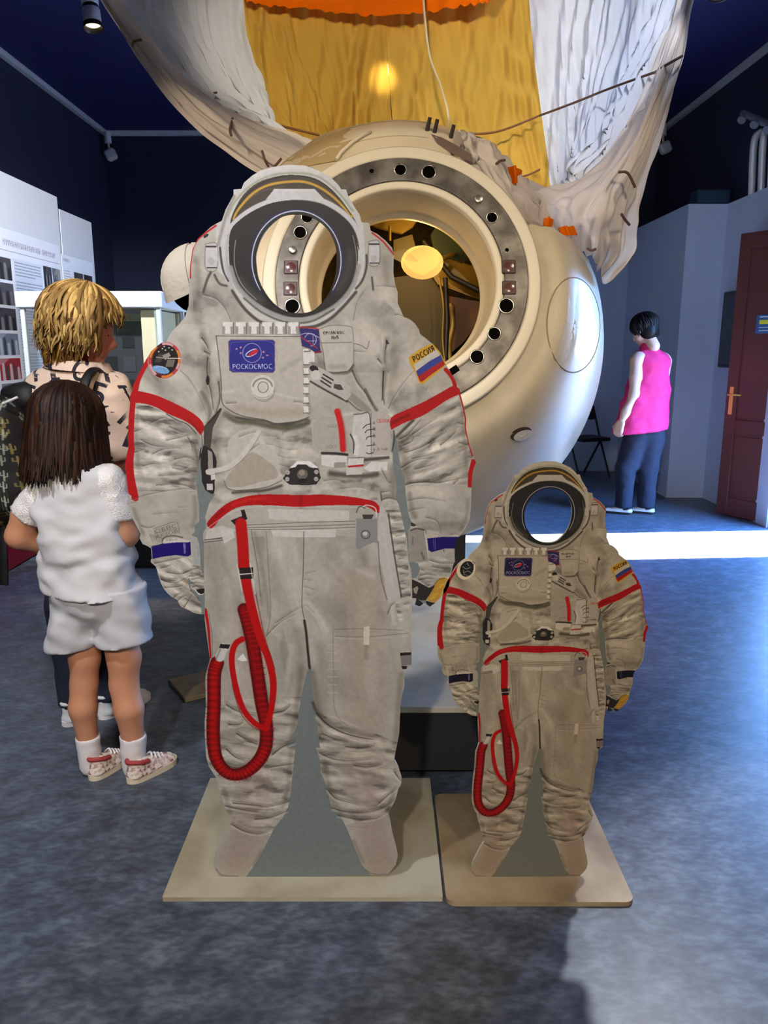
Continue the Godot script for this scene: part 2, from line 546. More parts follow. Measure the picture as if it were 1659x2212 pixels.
	pr.crumple(tx(zp("D", [180, 880, 420, 370, 640, 180, 800, 0, 1180, 0, 1230, 1250, 1110, 1300, 720, 1040, 300, 890])), 0.9, 9.0, 5.0, 0.09, 103)
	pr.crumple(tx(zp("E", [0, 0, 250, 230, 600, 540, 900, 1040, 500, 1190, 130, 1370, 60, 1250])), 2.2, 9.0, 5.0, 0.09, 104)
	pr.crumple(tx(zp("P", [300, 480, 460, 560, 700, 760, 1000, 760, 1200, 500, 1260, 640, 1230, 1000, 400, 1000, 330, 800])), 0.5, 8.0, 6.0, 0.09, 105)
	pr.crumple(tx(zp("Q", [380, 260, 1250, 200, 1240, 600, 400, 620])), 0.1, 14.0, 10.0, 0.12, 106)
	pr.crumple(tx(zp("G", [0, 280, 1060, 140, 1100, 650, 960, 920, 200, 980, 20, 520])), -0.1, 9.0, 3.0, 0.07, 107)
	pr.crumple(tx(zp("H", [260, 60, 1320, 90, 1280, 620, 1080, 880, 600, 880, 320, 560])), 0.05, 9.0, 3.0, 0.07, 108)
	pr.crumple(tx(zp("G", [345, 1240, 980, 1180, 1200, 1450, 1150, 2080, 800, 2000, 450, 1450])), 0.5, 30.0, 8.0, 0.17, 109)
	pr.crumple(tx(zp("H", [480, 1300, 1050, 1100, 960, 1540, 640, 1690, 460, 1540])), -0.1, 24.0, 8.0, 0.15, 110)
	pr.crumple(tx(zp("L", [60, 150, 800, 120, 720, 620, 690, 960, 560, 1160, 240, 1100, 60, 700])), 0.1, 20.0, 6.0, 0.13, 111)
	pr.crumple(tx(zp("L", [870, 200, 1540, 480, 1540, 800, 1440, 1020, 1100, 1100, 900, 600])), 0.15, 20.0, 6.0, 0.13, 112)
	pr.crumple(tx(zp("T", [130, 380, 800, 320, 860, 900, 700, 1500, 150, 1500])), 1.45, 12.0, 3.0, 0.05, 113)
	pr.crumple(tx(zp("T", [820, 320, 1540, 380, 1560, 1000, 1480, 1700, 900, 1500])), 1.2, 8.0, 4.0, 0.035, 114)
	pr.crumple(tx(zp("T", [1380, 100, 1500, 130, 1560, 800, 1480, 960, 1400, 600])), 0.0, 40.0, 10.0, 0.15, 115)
	# board between the limbs
	var back := BACKING
	pr.fill(tx(zp("T", [840, 1270, 868, 1235, 880, 1400, 905, 1600, 930, 1800, 700, 1800, 770, 1650, 800, 1450])), back)
	fl("L", back, [812, 0, 850, 0, 865, 150, 888, 300, 890, 500, 920, 600, 930, 700, 970, 800, 1010, 960, 1080, 1030, 1130, 1130, 1190, 1280, 1240, 1400, 1310, 1480, 1310, 1560, 340, 1560, 360, 1490, 440, 1380, 500, 1270, 580, 1110, 640, 1040, 680, 960, 700, 850, 730, 560, 755, 370, 780, 200, 805, 100])
	# helmet hood, backpack and shoulders
	fl("A", rgb8(188, 187, 187), [103, 505, 150, 480, 180, 390, 245, 270, 245, 225, 310, 220, 330, 150, 400, 90, 480, 45, 560, 25, 640, 10, 730, 5, 830, 12, 930, 50, 1050, 110, 1120, 190, 1160, 215, 1190, 285, 1240, 370, 1280, 430, 1300, 520, 1310, 640, 1310, 800, 1290, 930, 1240, 1030, 1160, 1150, 1050, 1260, 900, 1330, 780, 1345, 620, 1310, 450, 1280, 330, 1180, 230, 1040, 190, 960, 110, 880, 100, 650])
	sk("A", pale, 70, [420, 100, 600, 50, 780, 40, 950, 85], 0.6, 1.0)
	sk("A", mid, 40, [250, 280, 190, 420, 150, 560, 120, 680], 0.7, 0.9)
	sk("A", rgb8(150, 155, 135), 22, [200, 440, 260, 320, 390, 190, 560, 110, 740, 92, 900, 110, 1010, 170, 1120, 275, 1215, 400], 0.9, 0.6)
	fl("A", rgb8(66, 58, 48), [215, 540, 235, 430, 320, 275, 440, 172, 600, 118, 740, 108, 880, 128, 1000, 190, 1100, 290, 1190, 410, 1250, 510, 1278, 640, 1262, 720, 1225, 560, 1130, 450, 1000, 370, 850, 330, 700, 325, 520, 360, 380, 430, 270, 520, 225, 620], 4)
	sk("A", rgb8(104, 92, 80), 26, [330, 330, 470, 240, 650, 205], 0.5, 1.0)
	sk("A", rgb8(104, 92, 80), 26, [960, 260, 1080, 360, 1160, 460], 0.5, 1.0)
	sk("A", rgb8(186, 146, 52), 24, [240, 465, 290, 380, 400, 260, 530, 190, 700, 162, 830, 166, 950, 212, 1060, 290, 1150, 380, 1210, 445], 1.0, 0.5)
	sk("A", rgb8(34, 30, 26), 12, [228, 480, 260, 400, 350, 270, 470, 180, 620, 125, 760, 114, 900, 138, 1010, 205, 1110, 305, 1200, 430], 0.7, 0.6)
	fl("A", rgb8(186, 186, 189), [575, 222, 905, 222, 945, 265, 990, 310, 505, 310, 545, 260])
	sk("A", pale, 20, [590, 232, 895, 232], 0.6, 0.8)
	sk("A", rgb8(188, 188, 190), 46, [205, 620, 220, 540, 300, 455, 410, 380, 540, 325, 700, 290, 850, 293, 990, 328, 1120, 405, 1225, 510, 1278, 640, 1290, 800, 1275, 930], 1.0, 0.3)
	sk("A", rgb8(170, 170, 172), 30, [205, 600, 190, 720, 195, 850, 215, 980, 240, 1030], 1.0, 0.4)
	fl("A", rgb8(36, 36, 36), [222, 560, 300, 470, 420, 392, 560, 334, 720, 314, 880, 327, 1020, 373, 1140, 452, 1220, 550, 1252, 680, 1252, 850, 1215, 1000, 1140, 1110, 1020, 1200, 880, 1255, 740, 1268, 600, 1242, 460, 1172, 340, 1082, 260, 980, 215, 850, 207, 700], 3)
	sk("A", rgb8(88, 88, 86), 110, [300, 960, 380, 1060, 470, 1130], 0.45, 1.0)
	sk("A", rgb8(84, 84, 82), 120, [1200, 740, 1170, 900, 1100, 1030], 0.45, 1.0)
	sk("A", rgb8(150, 150, 148), 46, [222, 860, 262, 985, 345, 1090, 470, 1188, 620, 1258, 760, 1285, 900, 1262, 1050, 1188, 1150, 1100, 1222, 990, 1262, 850], 0.9, 0.5)
	sk("A", rgb8(88, 88, 84), 22, [330, 1110, 460, 1215, 620, 1290, 760, 1312, 900, 1290, 1060, 1200], 0.9, 0.6)
	sk("A", rgb8(196, 196, 196), 10, [262, 640, 250, 760, 262, 880, 320, 1010, 430, 1120], 0.7, 0.8)
	sk("A", rgb8(196, 196, 196), 9, [1215, 600, 1240, 720, 1245, 860], 0.7, 0.8)
	sk("A", rgb8(38, 34, 100), 26, oval(Vector2(757, 805), 372, 412, 0.0, PI * 0.78, PI * 2.22), 0.75, 0.9)
	sk("A", rgb8(206, 212, 226), 11, oval(Vector2(757, 805), 362, 405, 0.0, PI * 0.80, PI * 2.20), 1.0, 0.6)
	fl("A", rgb8(22, 22, 24), oval(Vector2(757, 826), 346, 412))
	sk("A", dark, 34, [235, 1050, 330, 1190, 450, 1295, 560, 1325], 0.85, 0.7)
	sk("A", dark, 34, [1240, 1060, 1150, 1165, 1040, 1270, 920, 1335, 800, 1350], 0.85, 0.7)
	for lx in [[18, 670, 108, 870], [1345, 650, 1428, 832]]:
		fl("A", rgb8(188, 188, 192), [lx[0], lx[1], lx[2], lx[1], lx[2], lx[3], lx[0], lx[3]])
		sk("A", rgb8(90, 90, 92), 6, [lx[0], lx[1], lx[2], lx[1], lx[2], lx[3], lx[0], lx[3], lx[0], lx[1]], 0.8, 0.5)
		sk("A", rgb8(52, 34, 44), 14, [lx[0] + 6, lx[1] + 20, lx[2] - 4, lx[1] + 20], 1.0, 0.4)
		sk("A", black, 9, [lx[0] + 10, lx[3] - 8, lx[2], lx[3] - 8], 1.0, 0.4)
		fl("A", rgb8(170, 170, 174), oval(Vector2((lx[0] + lx[2]) * 0.5, lx[1] + 140), 26, 30))
	sk("A", black, 22, [135, 700, 145, 800, 165, 900, 200, 970], 0.8, 0.6)
	sk("A", rgb8(196, 196, 198), 12, [110, 690, 115, 780, 150, 890, 195, 980], 0.8, 0.6)
	sk("A", black, 24, [1325, 760, 1325, 860, 1290, 970, 1240, 1030], 0.75, 0.7)
	sk("A", rgb8(196, 196, 198), 12, [1310, 700, 1305, 820, 1290, 930], 0.8, 0.6)
	sk("A", dark, 30, [60, 900, 30, 960, 0, 1060], 0.8, 0.8)
	sk("A", dark, 26, [90, 920, 130, 990, 190, 1010], 0.8, 0.8)
	sk("A", dark, 24, [1370, 940, 1380, 1040], 0.8, 0.8)
	fold("A", 9, [0, 1080, 100, 1110, 180, 1200, 225, 1310], 0.5)
	fold("A", 8, [1560, 1020, 1480, 1010, 1400, 1015], 0.4)
	fold("A", 8, [1220, 1290, 1250, 1150, 1320, 1040], 0.35)
	sk("P", red, 9, [305, 560, 306, 500, 316, 430, 345, 378, 425, 318], 1.0, 0.4)
	sk("P", red, 8, [1150, 352, 1200, 392, 1250, 452], 1.0, 0.4)
	fl("P", black, oval(Vector2(378, 366), 14, 7, -0.6))
	# shoulder joints
	for s in [[60, 215, 85, 250, 110, 300], [80, 320, 130, 345], [105, 370, 100, 470, 110, 560, 130, 640, 150, 780], [190, 560, 200, 700, 160, 820]]:
		fold("B", 15, s, 0.75)
	fl("B", black, oval(Vector2(106, 545), 14, 38))
	sk("B", dark, 60, [60, 640, 120, 760, 110, 900], 0.4, 1.0)
	for s in [[1500, 240, 1485, 330, 1480, 420], [1475, 480, 1465, 620, 1480, 740], [1230, 470, 1270, 560, 1330, 640, 1390, 740], [1430, 380, 1460, 420]]:
		fold("B", 15, s, 0.75)
	fl("B", rgb8(40, 30, 50), [1490, 225, 1520, 262, 1490, 262])
	sk("B", dark, 40, [1330, 620, 1380, 720, 1420, 780], 0.6, 0.9)
	# chest
	for k in 6:
		var x := 218.0 + 102.0 * k
		fl("B", rgb8(150, 147, 143), [x, 100, x + 96, 100, x + 96, 190, x, 190])
		fl("B", white, [x + 4, 92, x + 82, 92, x + 82, 125, x + 62, 130, x + 66, 186, x + 22, 186, x + 24, 130, x + 4, 122])
		sk("B", dark, 6, [x + 88, 100, x + 90, 185], 0.7, 0.5)
	sk("B", dark, 46, [240, 800, 370, 850, 540, 880, 640, 905, 890, 880], 0.55, 1.0)
	fl("B", rgb8(180, 175, 166), [170, 200, 820, 205, 840, 300, 845, 560, 880, 740, 895, 830, 800, 862, 640, 880, 540, 850, 370, 820, 250, 760, 215, 700, 210, 560, 190, 350])
	sk("B", rgb8(160, 152, 140), 130, [330, 760, 560, 800, 820, 790], 0.7, 1.0)
	sk("B", pale, 40, [215, 640, 300, 630], 0.6, 1.0)
	sk("B", pale, 40, [600, 640, 800, 690], 0.45, 1.0)
	sk("B", mid, 60, [680, 470, 820, 380], 0.3, 1.0)
	sk("B", dark, 7, [170, 200, 500, 203, 820, 206], 0.8, 0.5)
	sk("B", dark, 9, [170, 200, 190, 350, 210, 560, 215, 700, 250, 760, 370, 822, 540, 852, 640, 882, 800, 864, 895, 830], 0.75, 0.6)
	fold("B", 8, [250, 725, 330, 720], 0.6)
	fold("B", 8, [780, 712, 860, 720], 0.5)
	fl("B", rgb8(96, 74, 110), [266, 244, 282, 228, 612, 228, 629, 244, 629, 470, 614, 488, 300, 486, 272, 466])
	fl("B", rgb8(40, 38, 132) if not small else rgb8(30, 28, 78), [274, 248, 288, 236, 610, 236, 622, 248, 622, 466, 610, 480, 300, 478, 278, 462])
	sk("B", rgb8(132, 132, 196), 4, [288, 252, 606, 252, 608, 462, 292, 464, 288, 252], 0.7, 0.5)
	sk("B", rgb8(186, 190, 222), 6, oval(Vector2(450, 333), 72, 74) + [522, 333], 0.9, 0.5)
	sk("B", rgb8(226, 228, 240), 9, oval(Vector2(450, 332), 52, 20, -0.45, 0.9, 5.6), 1.0, 0.5)
	fl("B", rgb8(188, 32, 52), [415, 352, 452, 318, 490, 300, 500, 322, 478, 340, 440, 358])
	for s in [[330, 302], [362, 290], [362, 334], [540, 325], [570, 352], [535, 370]]:
		fl("B", rgb8(178, 132, 150), oval(Vector2(s[0], s[1]), 9, 7))
	var q := tx(zp("B", [300, 420, 606, 418, 300, 458]))
	pr.text("РОСКОСМОС", q[0], q[1], q[2], rgb8(196, 204, 232))
	fl("B", rgb8(158, 152, 143), oval(Vector2(540, 625), 92, 90))
	fl("B", rgb8(204, 201, 196), oval(Vector2(532, 592), 92, 88))
	sk("B", rgb8(120, 113, 104), 15, oval(Vector2(532, 606), 76, 74, 0.0, PI * 1.06, PI * 1.94), 0.9, 0.6)
	sk("B", rgb8(230, 228, 224), 8, oval(Vector2(532, 600), 92, 90, 0.0, PI * 0.15, PI * 0.85), 0.7, 0.6)
	fl("B", rgb8(196, 192, 186), oval(Vector2(536, 600), 42, 44))
	sk("B", rgb8(92, 86, 80), 7, oval(Vector2(536, 600), 40, 42) + [576, 600], 0.9, 0.5)
	sk("B", mid, 50, [868, 300, 870, 560, 895, 800], 0.6, 0.8)
	for k in 7:
		fl("B", white, [850, 300 + k * 75, 888, 300 + k * 75, 892, 345 + k * 75, 854, 345 + k * 75])
		sk("B", dark, 7, [850, 352 + k * 75, 896, 350 + k * 75], 0.7, 0.5)
	fl("B", rgb8(210, 208, 205), [845, 310, 936, 315, 936, 405, 848, 402])
	sk("B", dark, 10, [856, 322, 904, 320], 0.8, 0.5)
	fl("B", rgb8(44, 38, 104), [820, 140, 970, 152, 980, 300, 985, 332, 945, 336, 900, 300, 838, 280])
	sk("B", rgb8(170, 30, 48), 12, [818, 136, 900, 136, 968, 150], 0.9, 0.5)
	sk("B", rgb8(212, 212, 228), 6, [830, 190, 890, 180, 975, 215], 0.9, 0.5)
	sk("B", rgb8(212, 212, 228), 6, oval(Vector2(905, 230), 46, 48, 0.0, PI * 1.1, PI * 2.5), 0.9, 0.5)
	sk("B", rgb8(212, 212, 228), 5, [870, 240, 950, 240], 0.9, 0.5)
	sk("B", rgb8(212, 212, 228), 5, [925, 200, 925, 262], 0.9, 0.5)
	sk("B", rgb8(196, 40, 54), 9, [825, 205, 890, 250, 960, 298], 0.9, 0.5)
	sk("B", rgb8(150, 24, 40), 16, [942, 330, 985, 322], 0.9, 0.5)
	sk("B", dark, 40, [1040, 490, 1190, 485, 1235, 430], 0.6, 1.0)
	fl("B", rgb8(180, 175, 168), [970, 150, 1060, 120, 1200, 125, 1235, 170, 1240, 400, 1230, 430, 1190, 472, 1110, 480, 1030, 474, 1005, 330, 975, 200])
	sk("B", pale, 70, [1080, 330, 1180, 300], 0.4, 1.0)
	sk("B", mid, 70, [1060, 440, 1170, 440], 0.45, 1.0)
	sk("B", dark, 6, [970, 150, 1060, 120, 1200, 125, 1235, 170, 1240, 400, 1230, 430, 1190, 475, 1030, 478, 1005, 330, 975, 200, 970, 150], 0.6, 0.6)
	sk("B", dark, 5, [986, 256, 1110, 253, 1226, 250], 0.75, 0.5)
	q = tx(zp("B", [1004, 166, 1168, 162, 1006, 190]))
	pr.text("ОРЛАН МКС", q[0], q[1], q[2], rgb8(40, 36, 36), true)
	q = tx(zp("B", [1068, 200, 1122, 198, 1070, 226]))
	pr.text("№5", q[0], q[1], q[2], rgb8(40, 36, 36), true)
	fl("B", rgb8(186, 181, 174), [1240, 192, 1310, 185, 1362, 240, 1340, 298, 1240, 256])
	sk("B", dark, 7, [1240, 258, 1300, 275, 1342, 300, 1362, 240], 0.6, 0.6)
	fold("B", 7, [1250, 318, 1340, 326], 0.4)
	sk("B", black, 20, [905, 555, 1000, 610, 1100, 665, 1190, 712], 0.8, 0.7)
	sk("B", rgb8(140, 132, 124), 70, [1190, 650, 1280, 720, 1350, 790], 0.9, 0.4)
	sk("B", dark, 10, [1190, 700, 1270, 770, 1340, 800], 0.8, 0.6)
	fl("B", rgb8(176, 173, 169), [905, 450, 960, 440, 1060, 490, 1150, 545, 1215, 600, 1220, 660, 1180, 705, 1120, 660, 1000, 590, 905, 540])
	fl("B", black, oval(Vector2(932, 455), 34, 24, 0.3))
	fl("B", rgb8(196, 193, 188), oval(Vector2(945, 505), 36, 38))
	for s in [[1005, 500, 1080, 545], [995, 525, 1065, 570], [985, 550, 1060, 598]]:
		sk("B", black, 13, s, 0.95, 0.4)
	fl("B", rgb8(70, 64, 60), [1090, 575, 1140, 580, 1160, 620, 1120, 620, 1085, 605])
	# waist
	sk("C", rgb8(84, 84, 66), 60, [240, 130, 330, 180, 440, 190, 560, 215, 700, 235, 830, 215, 890, 180], 0.85, 0.9)
	sk("C", dark, 24, [330, 150, 440, 165, 560, 180, 630, 205, 760, 195, 880, 165], 0.7, 0.8)
	sk("C", mid, 120, [150, 250, 200, 180, 250, 110], 0.5, 1.0)
	for k in 14:
		fold("C", 7, [560.0 + (k % 3) * 85, 290.0 + k * 22, 640.0 + (k % 3) * 85, 300.0 + k * 22 + 14 * sin(k * 2.1)], 0.28)
	fl("C", rgb8(186, 182, 174), [232, 640, 250, 480, 270, 330, 320, 275, 420, 235, 520, 250, 500, 330, 580, 380, 650, 440, 665, 560, 690, 620, 560, 690, 370, 715, 260, 700], 3)
	fl("C", rgb8(166, 158, 147), [240, 640, 330, 520, 440, 420, 560, 480, 645, 560, 640, 620, 520, 650, 370, 690, 262, 690], 3)
	sk("C", dark, 34, [300, 735, 420, 725, 560, 715, 680, 680], 0.7, 0.8)
	sk("C", dark, 8, [232, 640, 262, 702, 370, 716, 560, 692, 680, 640], 0.7, 0.6)
	fold("C", 8, [350, 300, 430, 270, 500, 262], 0.4)
	fold("C", 8, [410, 425, 470, 380, 505, 360], 0.5)
	fl("C", rgb8(40, 35, 36), [50, 385, 90, 368, 140, 400, 175, 490, 160, 600, 155, 740, 100, 735, 55, 650, 40, 500], 3)
	fl("C", rgb8(150, 147, 143), [105, 400, 140, 420, 150, 560, 110, 560])
	fl("C", rgb8(206, 206, 208), [90, 560, 160, 570, 165, 630, 130, 640, 130, 600, 92, 590])
	fl("C", rgb8(196, 196, 198), [98, 665, 145, 665, 145, 715, 98, 715])
	sk("C", rgb8(200, 196, 190), 46, [110, 570, 260, 538, 370, 450, 440, 360, 500, 265], 1.0, 0.35)
	sk("C", rgb8(122, 116, 108), 6, [118, 598, 270, 560, 385, 470, 460, 370, 515, 275], 0.7, 0.6)
	fl("C", rgb8(224, 224, 224), [745, 540, 800, 490, 900, 490, 965, 540, 930, 545, 880, 520, 820, 520, 770, 550])
	fl("C", rgb8(46, 44, 45), [690, 625, 745, 545, 790, 535, 805, 515, 870, 515, 900, 540, 965, 545, 985, 620, 950, 670, 880, 678, 740, 672])
	fl("C", rgb8(104, 98, 92), oval(Vector2(842, 592), 42, 40))
	fl("C", rgb8(146, 138, 130), oval(Vector2(838, 580), 24, 20))
	fl("C", rgb8(26, 24, 24), oval(Vector2(846, 640), 30, 16))
	for s in [[728, 578], [724, 630], [950, 574], [948, 628]]:
		fl("C", rgb8(176, 174, 170), oval(Vector2(s[0], s[1]), 17, 17))
		sk("C", rgb8(80, 78, 76), 4, [s[0] - 10, s[1], s[0] + 10, s[1]], 0.9, 0.4)
	sk("C", pale, 60, [700, 700, 860, 705, 1100, 690, 1350, 700], 0.4, 1.0)
	sk("C", dark, 70, [1060, 585, 1200, 600, 1330, 605, 1420, 590], 0.75, 0.9)
	sk("C", dark, 40, [1150, 650, 1300, 640], 0.4, 1.0)
	fl("C", rgb8(176, 171, 165), [912, 200, 1000, 135, 1130, 130, 1240, 100, 1480, 105, 1530, 150, 1520, 440, 1220, 460, 990, 425, 920, 380])
	fl("C", rgb8(168, 163, 157), [925, 190, 1000, 140, 1110, 150, 1190, 250, 1220, 415, 985, 412, 930, 360])
	sk("C", pale, 40, [1150, 130, 1230, 120], 0.6, 1.0)
	fl("C", rgb8(194, 193, 193), [1245, 122, 1362, 120, 1372, 300, 1375, 455, 1255, 458, 1225, 300])
	sk("C", black, 7, [1240, 128, 1300, 122, 1362, 120, 1374, 300], 0.85, 0.5)
	sk("C", black, 14, [1215, 280, 1240, 340, 1240, 430], 0.8, 0.6)
	fl("C", rgb8(206, 205, 204), [1225, 265, 1270, 290, 1285, 380, 1270, 450, 1240, 440, 1250, 350])
	fl("C", rgb8(178, 172, 168), [1376, 112, 1490, 112, 1528, 155, 1520, 442, 1376, 440])
	sk("C", dark, 5, [1376, 112, 1376, 440], 0.7, 0.5)
	for s in [[1312, 234, 1340, 208, 1372, 200], [1328, 268, 1350, 248, 1404, 240], [1338, 320, 1350, 302, 1404, 292], [1344, 370, 1398, 364], [1340, 424, 1360, 432, 1392, 424]]:
		sk("C", black, 8, s, 0.9, 0.5)
	for s in [["4", 1388, 178], ["8", 1392, 224], ["5", 1392, 278], ["6", 1390, 342], ["7", 1388, 395]]:
		q = tx(zp("C", [s[1], s[2], s[1] + 18, s[2], s[1], s[2] + 26]))
		pr.text(s[0], q[0], q[1], q[2], rgb8(66, 60, 58))
	q = tx(zp("C", [1420, 164, 1522, 162, 1420, 192]))
	pr.text("СБЛИЖ", q[0], q[1], q[2], rgb8(196, 66, 60))
	q = tx(zp("C", [1422, 386, 1512, 384, 1422, 414]))
	pr.text("ДИНАМ", q[0], q[1], q[2], rgb8(90, 84, 82))
	q = tx(zp("C", [1040, 208, 1110, 206, 1040, 232]))
	pr.text("НАЗ", q[0], q[1], q[2], rgb8(126, 120, 114))
	q = tx(zp("C", [1030, 366, 1108, 364, 1030, 392]))
	pr.text("НОСЛ", q[0], q[1], q[2], rgb8(120, 114, 108))
	sk("C", rgb8(120, 22, 24), 60, [1122, 100, 1148, 200, 1160, 300, 1165, 402], 0.5, 0.8)
	sk("C", rgb8(196, 24, 30), 48, [1112, 102, 1138, 200, 1150, 300, 1156, 398], 1.0, 0.25)
	sk("C", black, 26, [995, 428, 1100, 430, 1190, 440], 0.9, 0.5)
	fl("C", rgb8(208, 205, 203), [988, 440, 1190, 450, 1188, 520, 1090, 540, 990, 520])
	fl("C", rgb8(150, 146, 142), [1088, 500, 1180, 498, 1178, 540, 1088, 542])
	fl("C", rgb8(206, 203, 200), [1200, 470, 1320, 466, 1316, 520, 1196, 525])
	fl("C", rgb8(196, 192, 189), [1185, 535, 1312, 540, 1306, 592, 1180, 598])
	sk("C", rgb8(176, 24, 32), 16, [1202, 532, 1312, 522], 1.0, 0.3)
	fl("C", rgb8(210, 208, 206), [1318, 545, 1380, 492, 1504, 496, 1502, 562, 1360, 572])
	sk("C", rgb8(60, 56, 54), 30, [1330, 480, 1420, 470, 1510, 462], 0.8, 0.6)
	sk("C", rgb8(206, 204, 202), 8, [1385, 450, 1500, 446], 0.9, 0.5)
	fold("C", 9, [1460, 560, 1500, 640, 1530, 660], 0.5)
	fold("C", 9, [1450, 730, 1520, 722], 0.6)
	sk("C", dark, 16, [1452, 740, 1460, 800], 0.8, 0.7)
	fold("C", 10, [1010, 640, 1100, 630, 1180, 660], 0.35)
	fold("C", 10, [1130, 700, 1280, 690, 1400, 720], 0.3)
	# belt line
	fl("C", red, [100, 985, 130, 930, 250, 822, 400, 766, 560, 748, 830, 753, 1000, 750, 1200, 765, 1330, 786, 1400, 803, 1440, 846, 1432, 895, 1340, 842, 1200, 832, 1000, 834, 820, 846, 640, 836, 450, 832, 330, 852, 220, 922, 140, 1010], 3)
	sk("C", rgb8(212, 52, 36), 40, [300, 830, 420, 790, 560, 780], 0.5, 1.0)
	sk("C", rgb8(120, 8, 14), 60, [830, 770, 830, 840], 0.45, 1.0)
	sk("C", rgb8(112, 8, 14), 40, [110, 985, 160, 930, 230, 870], 0.5, 1.0)
	sk("T", pale, 9, [160, 285, 260, 215, 370, 160, 560, 135, 760, 143, 1000, 140, 1180, 145], 0.7, 0.8)
	# trousers: waistband
	fl("T", rgb8(196, 192, 188), [570, 156, 800, 160, 1130, 168, 1130, 236, 800, 240, 580, 226])
	fl("T", rgb8(200, 196, 193), [590, 294, 800, 298, 1040, 294, 1035, 350, 820, 352, 605, 344])
	for s in [[410, 268, 800, 250, 1170, 240], [410, 286, 800, 276, 1172, 262], [412, 298, 800, 296, 1172, 282]]:
		sk("T", dark, 6, s, 0.6, 0.6)
		sk("T", pale, 6, [s[0], s[1] + 7, s[2], s[3] + 7, s[4], s[5] + 7], 0.6, 0.6)
	fl("T", rgb8(190, 186, 182), [150, 300, 250, 270, 360, 300, 250, 350, 140, 370])
	sk("T", black, 7, [135, 368, 250, 356, 300, 340], 0.8, 0.6)
	sk("T", black, 7, [135, 386, 250, 372, 300, 356], 0.6, 0.6)
	fl("T", rgb8(198, 196, 194), [245, 305, 330, 290, 345, 350, 270, 395])
	fl("T", black, [315, 235, 395, 205, 385, 165, 410, 160, 430, 225, 400, 240, 345, 268])
	fl("T", rgb8(136, 136, 138), [1180, 222, 1322, 226, 1326, 392, 1300, 385, 1195, 432, 1176, 420])
	sk("T", rgb8(70, 68, 68), 8, oval(Vector2(1243, 332), 30, 28) + [1273, 332], 0.9, 0.5)
	fl("T", rgb8(196, 194, 192), oval(Vector2(1240, 326), 16, 14))
	fl("T", rgb8(60, 58, 58), [1220, 195, 1300, 195, 1285, 224, 1228, 224])
	sk("T", rgb8(206, 206, 208), 12, [1215, 150, 1250, 130, 1310, 150, 1318, 210], 0.9, 0.5)
	sk("T", black, 8, [1180, 180, 1200, 140, 1240, 150], 0.8, 0.6)
	fl("T", rgb8(184, 180, 179), [1340, 150, 1390, 190, 1425, 420, 1470, 640, 1480, 760, 1470, 790, 1400, 795, 1372, 640, 1330, 420], 3)
	sk("T", pale, 40, [1360, 260, 1395, 480, 1430, 680], 0.4, 1.0)
	sk("T", rgb8(70, 52, 54), 13, [1400, 190, 1430, 400, 1462, 600, 1490, 760], 0.85, 0.6)
	sk("T", dark, 10, [1330, 380, 1345, 600, 1390, 780], 0.6, 0.8)
	for k in 12:
		fold("T", 7, [1440.0 + k * 6, 240.0 + k * 52, 1490.0 + k * 5, 232.0 + k * 52], 0.45)
	fold("T", 10, [1360, 90, 1400, 80, 1450, 90, 1490, 130], 0.7)
	sk("T", pale, 50, [1420, 830, 1440, 940], 0.6, 0.9)
	fold("T", 9, [1395, 880, 1420, 820, 1450, 800], 0.5)
	# seams, creases
	sk("T", dark, 7, [818, 312, 815, 560, 805, 800, 822, 920], 0.7, 0.6)
	sk("T", black, 26, [822, 925, 835, 1010, 845, 1120, 858, 1250], 0.9, 0.7)
	fold("T", 8, [400, 620, 400, 760], 0.3)
	sk("T", mid, 40, [480, 320, 540, 600, 580, 900], 0.55, 1.0)
	sk("T", dark, 6, [560, 310, 575, 560, 590, 860, 560, 1040], 0.4, 0.8)
	sk("T", dark, 8, [455, 300, 500, 560, 520, 760], 0.5, 0.8)
	fold("T", 9, [560, 1030, 660, 930, 760, 880], 0.4)
	fold("T", 8, [620, 940, 730, 870, 800, 830], 0.35)
	for s in [[830, 600, 900, 585], [825, 640, 880, 650], [820, 690, 920, 720], [840, 745, 880, 752]]:
		fold("T", 6, s, 0.25)
	sk("T", pale, 26, [830, 830, 900, 900, 950, 1000], 0.6, 1.0)
	sk("T", dark, 5, [1025, 985, 1250, 980, 1500, 992], 0.5, 0.6)
	sk("T", dark, 5, [1030, 1030, 1240, 1036, 1540, 1010], 0.5, 0.6)
	sk("T", pale, 8, [1035, 1042, 1240, 1050, 1540, 1030], 0.5, 0.8)
	sk("T", dark, 4, [1020, 990, 1022, 1300, 1034, 1550, 1120, 1650], 0.5, 0.7)
	for k in 7:
		sk("T", pale, 12, [985, 1090.0 + k * 55, 1050, 1092.0 + k * 55], 0.55, 1.0)
	sk("T", rgb8(140, 128, 112), 44, [1248, 1090, 1246, 1180], 0.6, 0.7)
	fl("T", rgb8(208, 196, 184), [1230, 966, 1272, 964, 1268, 1092, 1228, 1090])
	fl("T", rgb8(122, 118, 117), [1482, 1160, 1560, 1150, 1560, 1228, 1490, 1235])
	fl("T", black, [1480, 1146, 1556, 1142, 1556, 1160, 1482, 1166])
	fl("T", black, [1490, 1238, 1530, 1236, 1525, 1256, 1498, 1258])
	sk("T", red, 26, [140, 850, 160, 960, 170, 1080, 178, 1180], 1.0, 0.3, 14)
	sk("T", dark, 8, [165, 880, 185, 1020, 190, 1170], 0.5, 0.8)
	# knees and shins
	fold("L", 13, [570, 242, 640, 228, 695, 190], 0.9)
	for s in [[350, 455, 450, 478], [290, 400, 340, 430, 440, 480], [210, 520, 280, 580, 350, 602], [205, 640, 290, 662, 350, 640], [560, 560, 640, 500, 740, 458], [210, 180, 300, 230, 430, 262], [230, 330, 300, 330, 340, 310]]:
		fold("L", 14, s, 0.75)
